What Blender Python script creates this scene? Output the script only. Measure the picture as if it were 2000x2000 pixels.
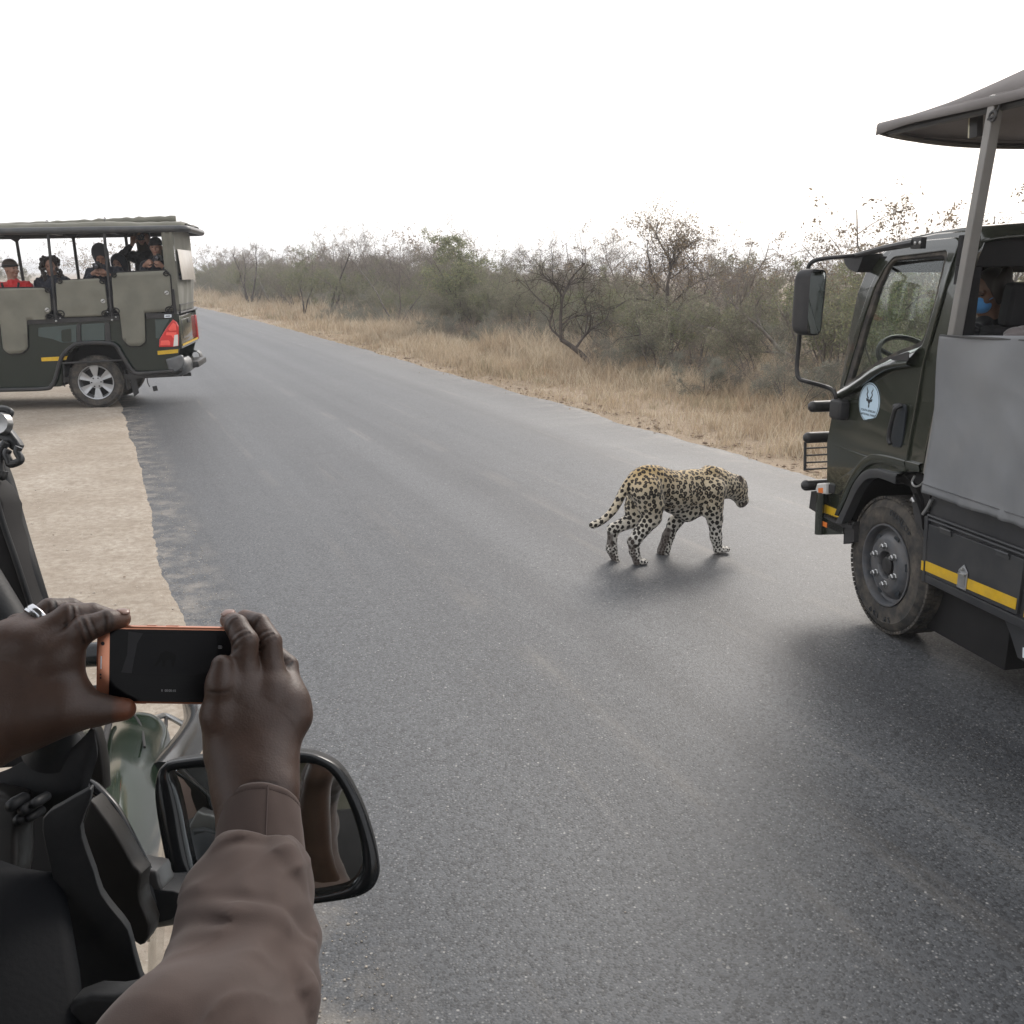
import bpy, bmesh, math, random
import numpy as np
from mathutils import Vector, Matrix, Euler
from mathutils.kdtree import KDTree
import mathutils.noise as mnoise

SC = bpy.context.scene
COL = SC.collection
for o in list(bpy.data.objects):
    bpy.data.objects.remove(o)
RAD = math.radians

# ------------------------------------------------------------------ camera
EYE = 2.08                                   # the photographer sits high in an open vehicle
cam = bpy.data.cameras.new('camera')
cam.sensor_width = 36.0
cam.lens = 33.28
cam.clip_start = 0.05
cam.clip_end = 3000
co = bpy.data.objects.new('camera', cam)
co.location = (0, 0, EYE)
co.rotation_euler = (RAD(90 - 14.262), 0, 0)
COL.objects.link(co)
SC.camera = co

# ------------------------------------------------------------------ sky, sun, exposure
SUN_AZ, SUN_EL = RAD(24), RAD(34)            # ahead of the camera and to the right (azimuth from +Y to +X)
w = bpy.data.worlds.new('World'); SC.world = w; w.use_nodes = True
nt = w.node_tree; nt.nodes.clear()
sky = nt.nodes.new('ShaderNodeTexSky'); sky.sky_type = 'NISHITA'; sky.sun_disc = False
sky.sun_elevation = SUN_EL; sky.sun_rotation = SUN_AZ
sky.air_density = 1.0; sky.dust_density = 6.0; sky.ozone_density = 1.0; sky.altitude = 300
# thin bright overcast: the blue of the clear sky is mixed with the even white of the cloud layer
mx = nt.nodes.new('ShaderNodeMix'); mx.data_type = 'RGBA'; mx.inputs[0].default_value = 0.72
nt.links.new(sky.outputs[0], mx.inputs[6]); mx.inputs[7].default_value = (12.5, 12.5, 12.8, 1)
bg = nt.nodes.new('ShaderNodeBackground'); bg.inputs[1].default_value = 0.097
out = nt.nodes.new('ShaderNodeOutputWorld')
nt.links.new(mx.outputs[2], bg.inputs[0]); nt.links.new(bg.outputs[0], out.inputs[0])

sl = bpy.data.lights.new('sun', 'SUN'); sl.energy = 1.0; sl.angle = RAD(17); sl.color = (1.0, 0.95, 0.89)
so = bpy.data.objects.new('sun', sl); COL.objects.link(so)
sdir = Vector((math.sin(SUN_AZ)*math.cos(SUN_EL), math.cos(SUN_AZ)*math.cos(SUN_EL), math.sin(SUN_EL)))
so.location = sdir*50
so.rotation_euler = (-sdir).to_track_quat('-Z', 'Y').to_euler()

SC.view_settings.view_transform = 'Standard'
SC.view_settings.look = 'None'
SC.view_settings.exposure = 0.55
SC.view_settings.gamma = 1
SC.view_settings.use_curve_mapping = False

# ------------------------------------------------------------------ object helpers
def tag(o, label=None, cat=None, group=None, kind=None):
    if label: o['label'] = label
    if cat: o['category'] = cat
    if group: o['group'] = group
    if kind: o['kind'] = kind
    return o

def empty(name, loc=(0, 0, 0), rot=(0, 0, 0), label=None, cat=None, group=None, parent=None):
    o = bpy.data.objects.new(name, None); COL.objects.link(o)
    o.location = loc; o.rotation_euler = rot; o.empty_display_size = 0.1
    if parent: o.parent = parent
    return tag(o, label, cat, group)

def link_mesh(name, me, mat=None, parent=None, smooth=None):
    if mat is not None and not me.materials:
        me.materials.append(mat)
    if smooth is not None:
        me.polygons.foreach_set('use_smooth', [True]*len(me.polygons))
        if smooth < 179:
            me.set_sharp_from_angle(angle=RAD(smooth))
    o = bpy.data.objects.new(name, me); COL.objects.link(o)
    if parent: o.parent = parent
    return o

def np_mesh(name, V, Fq, mat=None, parent=None, smooth=None, attrs=None):
    """numpy verts + faces (one array of tris or quads, or a list of such arrays)"""
    me = bpy.data.meshes.new(name)
    V = np.asarray(V, dtype=np.float32)
    Fs = Fq if isinstance(Fq, list) else [Fq]
    Fs = [np.asarray(f, dtype=np.int32) for f in Fs if len(f)]
    me.vertices.add(len(V)); me.vertices.foreach_set('co', V.ravel())
    loops = np.concatenate([f.ravel() for f in Fs])
    tot = np.concatenate([np.full(len(f), f.shape[1], dtype=np.int32) for f in Fs])
    start = np.concatenate([[0], np.cumsum(tot)[:-1]]).astype(np.int32)
    me.loops.add(len(loops)); me.loops.foreach_set('vertex_index', loops)
    me.polygons.add(len(tot)); me.polygons.foreach_set('loop_start', start)
    me.update(calc_edges=True)
    if attrs:
        for k, v in attrs.items():
            v = np.asarray(v, dtype=np.float32)
            if v.ndim == 1:
                a = me.attributes.new(k, 'FLOAT', 'POINT'); a.data.foreach_set('value', v)
            else:
                a = me.attributes.new(k, 'FLOAT_COLOR', 'POINT')
                a.data.foreach_set('color', np.concatenate([v, np.ones((len(v), 1), np.float32)], 1).ravel())
    return link_mesh(name, me, mat, parent, smooth)

class MB:
    """collects simple solids and builds them as ONE mesh"""
    def __init__(s): s.v = []; s.f = []
    def add(s, vs, fs, M=None):
        b = len(s.v)
        if M is not None: vs = [M @ Vector(v) for v in vs]
        s.v += [tuple(v) for v in vs]; s.f += [tuple(i+b for i in f) for f in fs]
        return s
    def box(s, c, size, rot=None, bevel=0.0, seg=2):
        bm = bmesh.new(); bmesh.ops.create_cube(bm, size=1)
        bmesh.ops.scale(bm, vec=size, verts=bm.verts)
        if bevel > 0:
            bmesh.ops.bevel(bm, geom=bm.edges[:], offset=bevel, segments=seg, profile=0.6, affect='EDGES')
        M = Matrix.Translation(c)
        if rot is not None: M = M @ (rot.to_4x4() if isinstance(rot, Matrix) else Euler(rot).to_matrix().to_4x4())
        bm.verts.ensure_lookup_table()
        s.add([v.co.copy() for v in bm.verts], [[v.index for v in f.verts] for f in bm.faces], M); bm.free()
        return s
    def tube(s, pts, r, n=10, closed=False, cap=True, flat=1.0):
        P = [Vector(p) for p in pts]; N = len(P)
        rs = r if isinstance(r, (list, tuple)) else [r]*N
        T = []
        for i in range(N):
            if closed: t = P[(i+1) % N]-P[i-1]
            else: t = P[min(i+1, N-1)]-P[max(i-1, 0)]
            T.append(t.normalized())
        up = Vector((0, 0, 1)) if abs(T[0].z) < 0.9 else Vector((1, 0, 0))
        nrm = (up - T[0]*up.dot(T[0])).normalized()
        vs = []
        for i in range(N):
            nrm = (nrm - T[i]*nrm.dot(T[i])).normalized()
            bn = T[i].cross(nrm)
            for k in range(n):
                a = 2*math.pi*k/n
                vs.append(P[i] + nrm*(rs[i]*math.cos(a)) + bn*(rs[i]*flat*math.sin(a)))
        fs = []
        M = N if closed else N-1
        for i in range(M):
            j = (i+1) % N
            for k in range(n):
                l = (k+1) % n
                fs.append((i*n+k, i*n+l, j*n+l, j*n+k))
        if cap and not closed:
            fs.append(tuple(range(n))[::-1]); fs.append(tuple((N-1)*n+k for k in range(n)))
        return s.add(vs, fs)
    def lathe(s, prof, c, axis, n=32, cap=True):
        """prof: (radius, distance along axis)"""
        axis = Vector(axis).normalized(); q = axis.to_track_quat('Z', 'Y').to_matrix()
        c = Vector(c); vs = []; fs = []
        for (r, z) in prof:
            for k in range(n):
                a = 2*math.pi*k/n
                vs.append(c + q @ Vector((r*math.cos(a), r*math.sin(a), z)))
        for i in range(len(prof)-1):
            for k in range(n):
                l = (k+1) % n
                fs.append((i*n+k, i*n+l, (i+1)*n+l, (i+1)*n+k))
        if cap:
            if prof[0][0] > 1e-4: fs.append(tuple(range(n))[::-1])
            if prof[-1][0] > 1e-4: fs.append(tuple((len(prof)-1)*n+k for k in range(n)))
        return s.add(vs, fs)
    def prism(s, poly3, d):
        """polygon of 3-D points pushed along the vector d"""
        n = len(poly3); d = Vector(d)
        A = [Vector(p) for p in poly3]; B = [p+d for p in A]
        fs = [tuple(range(n))[::-1], tuple(range(n, 2*n))]
        for i in range(n):
            j = (i+1) % n; fs.append((i, j, n+j, n+i))
        return s.add(A+B, fs)
    def grid(s, rows, closed_u=False):
        """rows: list of equally long rows of points"""
        m = len(rows[0]); vs = [p for r in rows for p in r]; fs = []
        for i in range(len(rows)-1):
            for k in range(m if closed_u else m-1):
                l = (k+1) % m
                fs.append((i*m+k, i*m+l, (i+1)*m+l, (i+1)*m+k))
        return s.add(vs, fs)
    def build(s, name, mat, parent=None, smooth=35, sub=0, solid=0, bevel=0):
        me = bpy.data.meshes.new(name); me.from_pydata(s.v, [], s.f); me.update()
        bm = bmesh.new(); bm.from_mesh(me)
        bmesh.ops.recalc_face_normals(bm, faces=bm.faces)
        bm.to_mesh(me); bm.free()
        o = link_mesh(name, me, mat, parent, smooth)
        if solid: m = o.modifiers.new('solid', 'SOLIDIFY'); m.thickness = solid; m.offset = 0
        if bevel: m = o.modifiers.new('bevel', 'BEVEL'); m.width = bevel; m.segments = 2; m.limit_method = 'ANGLE'; m.angle_limit = RAD(40)
        if sub: m = o.modifiers.new('sub', 'SUBSURF'); m.levels = sub; m.render_levels = sub
        return o

def rounded(poly, r, n=5):
    """2-D polygon with its corners rounded; r one radius or one per corner"""
    out = []; N = len(poly)
    for i, p in enumerate(poly):
        p = Vector(p[:2]); a = Vector(poly[i-1][:2]); b = Vector(poly[(i+1) % N][:2])
        rr = r[i] if isinstance(r, (list, tuple)) else r
        da, db = a-p, b-p
        rr = min(rr, da.length*0.48, db.length*0.48)
        if rr < 1e-4: out.append(tuple(p)); continue
        s, e = p+da.normalized()*rr, p+db.normalized()*rr
        for k in range(n+1):
            t = k/n
            q = s*(1-t)**2 + p*2*t*(1-t) + e*t*t
            out.append(tuple(q))
    return out

def smooth_line(pts, n=6, closed=False):
    """Catmull-Rom through points of any dimension"""
    P = [np.array(p, float) for p in pts]; N = len(P); out = []
    for i in range(N if closed else N-1):
        p0 = P[i-1] if (closed or i > 0) else P[0]*2-P[1]
        p1 = P[i]; p2 = P[(i+1) % N]
        p3 = P[(i+2) % N] if (closed or i+2 < N) else P[-1]*2-P[-2]
        for k in range(n):
            t = k/n
            out.append(tuple(0.5*((2*p1)+(-p0+p2)*t+(2*p0-5*p1+4*p2-p3)*t*t+(-p0+3*p1-3*p2+p3)*t**3)))
    if not closed: out.append(tuple(P[-1]))
    return out

def panel(name, outline, mat, parent, depth=0.03, y=0.0, holes=(), bevel=0.004, M=None, smooth=40, warp=None):
    """flat panel in the x-z plane of its parent, front face towards +y at y, with holes and softened edges"""
    cu = bpy.data.curves.new(name, 'CURVE'); cu.dimensions = '2D'; cu.fill_mode = 'BOTH'
    for poly in [outline]+list(holes):
        sp = cu.splines.new('POLY'); sp.points.add(len(poly)-1)
        for i, p in enumerate(poly): sp.points[i].co = (p[0], p[1], 0, 1)
        sp.use_cyclic_u = True
    cu.extrude = max(depth/2-bevel, 0.0005); cu.bevel_depth = bevel; cu.bevel_resolution = 1; cu.offset = -bevel
    tmp = bpy.data.objects.new('tmp', cu); COL.objects.link(tmp)
    dg = bpy.context.evaluated_depsgraph_get(); dg.update()
    me = bpy.data.meshes.new_from_object(tmp.evaluated_get(dg))
    bpy.data.objects.remove(tmp); bpy.data.curves.remove(cu)
    # curve x,y,z -> local x, z, -y
    B = Matrix(((1, 0, 0, 0), (0, 0, -1, y-depth/2), (0, 1, 0, 0), (0, 0, 0, 1)))
    me.transform(B)
    if warp:
        for v in me.vertices: v.co = warp(v.co)
    if M is not None: me.transform(M)
    me.materials.clear(); me.name = name
    return link_mesh(name, me, mat, parent, smooth)

def text_mesh(name, body, size, mat, parent, M, depth=0.0008):
    cu = bpy.data.curves.new(name, 'FONT'); cu.body = body; cu.size = size; cu.extrude = depth
    cu.align_x = 'CENTER'; cu.align_y = 'CENTER'
    tmp = bpy.data.objects.new('tmp', cu); COL.objects.link(tmp)
    dg = bpy.context.evaluated_depsgraph_get(); dg.update()
    me = bpy.data.meshes.new_from_object(tmp.evaluated_get(dg))
    bpy.data.objects.remove(tmp); bpy.data.curves.remove(cu)
    me.transform(M); me.materials.clear(); me.name = name
    return link_mesh(name, me, mat, parent)

# ------------------------------------------------------------------ implicit bodies (smooth union + surface nets)
class Body:
    """one continuous skin grown from tapered limbs and ellipsoids"""
    def __init__(s): s.p = []
    def cone(s, a, b, ra, rb, k=0.02, flat=None):
        s.p.append(('c', np.array(a, float), np.array(b, float), ra, rb, k, flat)); return s
    def chain(s, pts, rs, k=0.02):
        for i in range(len(pts)-1): s.cone(pts[i], pts[i+1], rs[i], rs[i+1], k)
        return s
    def ell(s, c, r, R=None, k=0.02, sub=False):
        s.p.append(('e', np.array(c, float), np.array(r, float), np.eye(3) if R is None else np.array(R, float), None, k, sub)); return s
    def crease(s, pts, r, k=0.003):
        """a groove cut along a polyline"""
        for i in range(len(pts)-1):
            s.p.append(('g', np.array(pts[i], float), np.array(pts[i+1], float), r, r, k, None))
        return s
    def mesh(s, h, pad=0.03, fn=None):
        lo = np.full(3, 1e9); hi = np.full(3, -1e9); ext = []
        for q in s.p:
            if q[0] in 'cg':
                m = max(q[3], q[4]); a = np.minimum(q[1], q[2])-m; b = np.maximum(q[1], q[2])+m
            else:
                m = np.abs(q[3]) @ q[2]; a = q[1]-m; b = q[1]+m
            ext.append((a, b))
            if q[0] != 'g' and not (q[0] == 'e' and q[6]): lo = np.minimum(lo, a); hi = np.maximum(hi, b)
        lo = lo-pad*0.6-3*h; hi = hi+pad*0.6+3*h
        n = np.ceil((hi-lo)/h).astype(int)+1
        D = np.full(n, 1.0, np.float32)
        ax = [lo[i]+h*np.arange(n[i]) for i in range(3)]
        for q, (a, b) in zip(s.p, ext):
            k = q[5]; m = max(k, 0)*1.2+4*h
            i0 = np.maximum(((a-m-lo)/h).astype(int), 0); i1 = np.minimum(((b+m-lo)/h).astype(int)+2, n)
            if (i1 <= i0).any(): continue
            X, Y, Z = np.meshgrid(*[ax[i][i0[i]:i1[i]] for i in range(3)], indexing='ij')
            if q[0] in 'cg':
                A, Bp, ra, rb = q[1:5]; ba = Bp-A; L2 = max(ba @ ba, 1e-12)
                px, py, pz = X-A[0], Y-A[1], Z-A[2]
                t = np.clip((px*ba[0]+py*ba[1]+pz*ba[2])/L2, 0, 1)
                d = np.sqrt((px-t*ba[0])**2+(py-t*ba[1])**2+(pz-t*ba[2])**2)-(ra+(rb-ra)*t)
            else:
                c, r, R = q[1:4]; px, py, pz = X-c[0], Y-c[1], Z-c[2]
                u = [R[i][0]*px+R[i][1]*py+R[i][2]*pz for i in range(3)]
                k0 = np.sqrt((u[0]/r[0])**2+(u[1]/r[1])**2+(u[2]/r[2])**2)
                k1 = np.sqrt((u[0]/r[0]**2)**2+(u[1]/r[1]**2)**2+(u[2]/r[2]**2)**2)
                d = k0*(k0-1)/np.maximum(k1, 1e-9)
            S = D[i0[0]:i1[0], i0[1]:i1[1], i0[2]:i1[2]]
            if q[0] == 'g' or (q[0] == 'e' and q[6]):
                hh = np.maximum(k-np.abs(-d-S), 0)/k if k > 0 else 0
                S[...] = np.maximum(S, -d) + hh*hh*k*0.25
            else:
                hh = np.maximum(k-np.abs(d-S), 0)/k if k > 0 else 0
                S[...] = np.minimum(S, d) - hh*hh*k*0.25
        if fn is not None: D = fn(D, ax)
        return surface_nets(D, lo, h)

def surface_nets(D, lo, h):
    ins = D < 0
    nx, ny, nz = D.shape
    cell = np.zeros((nx-1, ny-1, nz-1), np.int8)
    for dx in (0, 1):
        for dy in (0, 1):
            for dz in (0, 1): cell += ins[dx:nx-1+dx, dy:ny-1+dy, dz:nz-1+dz]
    act = (cell > 0) & (cell < 8)
    idx = np.argwhere(act); I = -np.ones(act.shape, np.int32); I[act] = np.arange(len(idx))
    acc = np.zeros((len(idx), 3)); cnt = np.zeros(len(idx))
    cs = [(a, b, c) for a in (0, 1) for b in (0, 1) for c in (0, 1)]
    val = {c: D[idx[:, 0]+c[0], idx[:, 1]+c[1], idx[:, 2]+c[2]] for c in cs}
    for c in cs:
        for ax_ in range(3):
            if c[ax_] == 0:
                e = list(c); e[ax_] = 1; e = tuple(e)
                v0, v1 = val[c], val[e]; m = (v0 < 0) != (v1 < 0)
                t = np.where(m, v0/np.where(v0 == v1, 1, v0-v1), 0)
                p = np.tile(np.array(c, float), (len(idx), 1)); p[:, ax_] = t
                acc[m] += p[m]; cnt[m] += 1
    V = lo + h*(idx + acc/np.maximum(cnt, 1)[:, None])
    quads = []
    for ax_ in range(3):
        o1, o2 = [(1, 2), (2, 0), (0, 1)][ax_]
        sl0 = [slice(None)]*3; sl1 = [slice(None)]*3
        sl0[ax_] = slice(0, -1); sl1[ax_] = slice(1, None)
        m = ins[tuple(sl0)] != ins[tuple(sl1)]
        e = np.argwhere(m)
        ok = (e[:, o1] > 0) & (e[:, o2] > 0) & (e[:, o1] < D.shape[o1]-1) & (e[:, o2] < D.shape[o2]-1)
        e = e[ok]
        def cellid(d1, d2):
            q = e.copy(); q[:, o1] -= d1; q[:, o2] -= d2
            return I[q[:, 0], q[:, 1], q[:, 2]]
        a, b, c, d = cellid(1, 1), cellid(0, 1), cellid(0, 0), cellid(1, 0)
        fl = ins[e[:, 0], e[:, 1], e[:, 2]]
        Q = np.stack([a, b, c, d], 1)
        Q[~fl] = Q[~fl][:, ::-1]
        quads.append(Q)
    return V, np.concatenate(quads)

def vnormals(V, Q):
    n = np.zeros_like(V)
    a, b, c, d = (V[Q[:, i]] for i in range(4))
    fn = np.cross(c-a, d-b)
    for i in range(4): np.add.at(n, Q[:, i], fn)
    return n/np.maximum(np.linalg.norm(n, axis=1), 1e-9)[:, None]

# ------------------------------------------------------------------ materials
MATS = {}
def mat(name, col=(0.5, 0.5, 0.5), rough=0.6, metal=0.0, var=0.12, vscale=6.0, bump=0.0, bscale=80.0, spec=0.5,
        coat=0.0, sheen=0.0, dust=None, dustamt=0.0, trans=0.0, ior=1.45, alpha=1.0, emis=None, estr=0.0, bdist=0.003):
    m = bpy.data.materials.new(name); m.use_nodes = True; MATS[name] = m
    nt = m.node_tree; N = nt.nodes; L = nt.links
    b = N['Principled BSDF']
    b.inputs['Roughness'].default_value = rough; b.inputs['Metallic'].default_value = metal
    b.inputs['Specular IOR Level'].default_value = spec; b.inputs['IOR'].default_value = ior
    b.inputs['Coat Weight'].default_value = coat; b.inputs['Coat Roughness'].default_value = 0.06
    b.inputs['Sheen Weight'].default_value = sheen; b.inputs['Sheen Roughness'].default_value = 0.4
    b.inputs['Transmission Weight'].default_value = trans; b.inputs['Alpha'].default_value = alpha
    if emis: b.inputs['Emission Color'].default_value = (*emis, 1); b.inputs['Emission Strength'].default_value = estr
    tc = N.new('ShaderNodeTexCoord'); src = tc.outputs['Object']
    c1 = tuple(min(1, x*(1-var)) for x in col); c2 = tuple(min(1, x*(1+var)) for x in col)
    nz = N.new('ShaderNodeTexNoise'); nz.inputs['Scale'].default_value = vscale; nz.inputs['Detail'].default_value = 5
    L.new(src, nz.inputs['Vector'])
    mr = N.new('ShaderNodeMapRange'); mr.inputs[1].default_value = 0.35; mr.inputs[2].default_value = 0.65
    L.new(nz.outputs[0], mr.inputs[0])
    mix = N.new('ShaderNodeMix'); mix.data_type = 'RGBA'
    mix.inputs[6].default_value = (*c1, 1); mix.inputs[7].default_value = (*c2, 1)
    L.new(mr.outputs[0], mix.inputs[0]); colout = mix.outputs[2]
    if dust:
        n2 = N.new('ShaderNodeTexNoise'); n2.inputs['Scale'].default_value = vscale*0.7+1; n2.inputs['Detail'].default_value = 8
        n2.inputs['Roughness'].default_value = 0.65
        L.new(src, n2.inputs['Vector'])
        r2 = N.new('ShaderNodeMapRange'); r2.inputs[1].default_value = 0.4; r2.inputs[2].default_value = 0.75; r2.inputs[4].default_value = dustamt
        L.new(n2.outputs[0], r2.inputs[0])
        m2 = N.new('ShaderNodeMix'); m2.data_type = 'RGBA'; m2.inputs[7].default_value = (*dust, 1)
        L.new(r2.outputs[0], m2.inputs[0]); L.new(colout, m2.inputs[6]); colout = m2.outputs[2]
        ra = N.new('ShaderNodeMath'); ra.operation = 'MULTIPLY_ADD'; ra.inputs[1].default_value = 0.5; ra.inputs[2].default_value = rough
        L.new(r2.outputs[0], ra.inputs[0]); L.new(ra.outputs[0], b.inputs['Roughness'])
    L.new(colout, b.inputs['Base Color'])
    if bump > 0:
        n3 = N.new('ShaderNodeTexNoise'); n3.inputs['Scale'].default_value = bscale; n3.inputs['Detail'].default_value = 4
        L.new(src, n3.inputs['Vector'])
        bp = N.new('ShaderNodeBump'); bp.inputs['Strength'].default_value = bump; bp.inputs['Distance'].default_value = bdist
        L.new(n3.outputs[0], bp.inputs['Height']); L.new(bp.outputs[0], b.inputs['Normal'])
    return m

# ================================================================== GROUND AND ROAD
RD = np.array([-0.400, 0.9165]); RN = np.array([0.9165, 0.400])    # along the road, and to its right
def road_pt(a, b):
    """road coordinates -> world x, y; the road bends gently to the left far off"""
    a = np.asarray(a, float); b = np.asarray(b, float)
    s = np.maximum(a-24, 0); b2 = b-0.0006*s*s
    return np.stack([a*RD[0]+b2*RN[0], a*RD[1]+b2*RN[1]], -1)

def noise1(x, seed=0.0, octs=4, rough=0.5):
    x = np.asarray(x, float); r = np.zeros_like(x); amp = 1; f = 1
    rng = np.random.RandomState(int(seed*10)+5)
    for k in range(octs):
        ph = rng.uniform(0, 1000, 1)[0]; tab = rng.uniform(-1, 1, 4096)
        y = x*f+ph; i = np.floor(y).astype(int); t = y-i; t = t*t*(3-2*t)
        r += amp*(tab[i % 4096]*(1-t)+tab[(i+1) % 4096]*t); amp *= rough; f *= 2
    return r
def noise2(x, y, seed=0, octs=4, rough=0.5):
    r = np.zeros(np.broadcast(x, y).shape); amp = 1; f = 1
    rng = np.random.RandomState(seed+11)
    for k in range(octs):
        tab = rng.uniform(-1, 1, (256, 256)); ox, oy = rng.uniform(0, 256, 2)
        X = x*f+ox; Y = y*f+oy; i = np.floor(X).astype(int); j = np.floor(Y).astype(int)
        t = X-i; u = Y-j; t = t*t*(3-2*t); u = u*u*(3-2*u)
        a, b = tab[i % 256, j % 256], tab[(i+1) % 256, j % 256]; c, d = tab[i % 256, (j+1) % 256], tab[(i+1) % 256, (j+1) % 256]
        r += amp*((a*(1-t)+b*t)*(1-u)+(c*(1-t)+d*t)*u); amp *= rough; f *= 2
    return r

def nodes_of(name, rough=0.8):
    m = bpy.data.materials.new(name); m.use_nodes = True
    b = m.node_tree.nodes['Principled BSDF']; b.inputs['Roughness'].default_value = rough
    return m, m.node_tree.nodes, m.node_tree.links, b
def n_noise(N, L, vec, scale, detail=4, rough=0.5, dist=0.0):
    n = N.new('ShaderNodeTexNoise'); n.inputs['Scale'].default_value = scale; n.inputs['Detail'].default_value = detail
    n.inputs['Roughness'].default_value = rough; n.inputs['Distortion'].default_value = dist
    L.new(vec, n.inputs['Vector']); return n.outputs[0]
def n_range(N, L, v, a, b, c=0.0, d=1.0, smooth=False):
    n = N.new('ShaderNodeMapRange'); n.inputs[1].default_value = a; n.inputs[2].default_value = b
    n.inputs[3].default_value = c; n.inputs[4].default_value = d
    if smooth: n.interpolation_type = 'SMOOTHSTEP'
    L.new(v, n.inputs[0]); return n.outputs[0]
def n_mix(N, L, f, a, b, mode='MIX'):
    n = N.new('ShaderNodeMix'); n.data_type = 'RGBA'; n.blend_type = mode
    for s, v in ((0, f), (6, a), (7, b)):
        if isinstance(v, (int, float)): n.inputs[s].default_value = v
        elif isinstance(v, tuple): n.inputs[s].default_value = (*v, 1)
        else: L.new(v, n.inputs[s])
    return n.outputs[2]
def n_math(N, L, op, a, b=None, c=None):
    n = N.new('ShaderNodeMath'); n.operation = op
    for s, v in enumerate((a, b, c)):
        if v is None: continue
        if isinstance(v, (int, float)): n.inputs[s].default_value = v
        else: L.new(v, n.inputs[s])
    return n.outputs[0]
def n_attr(N, name):
    n = N.new('ShaderNodeAttribute'); n.attribute_name = name; return n

def leafy_mat(name, attr='col', trans=0.45, rough=0.7):
    m = bpy.data.materials.new(name); m.use_nodes = True; N = m.node_tree.nodes; L = m.node_tree.links; N.clear()
    a = n_attr(N, attr); d = N.new('ShaderNodeBsdfDiffuse'); t = N.new('ShaderNodeBsdfTranslucent'); x = N.new('ShaderNodeMixShader')
    o = N.new('ShaderNodeOutputMaterial'); x.inputs[0].default_value = trans
    L.new(a.outputs['Color'], d.inputs[0]); L.new(a.outputs['Color'], t.inputs[0]); L.new(d.outputs[0], x.inputs[1]); L.new(t.outputs[0], x.inputs[2]); L.new(x.outputs[0], o.inputs[0])
    return m

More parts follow.
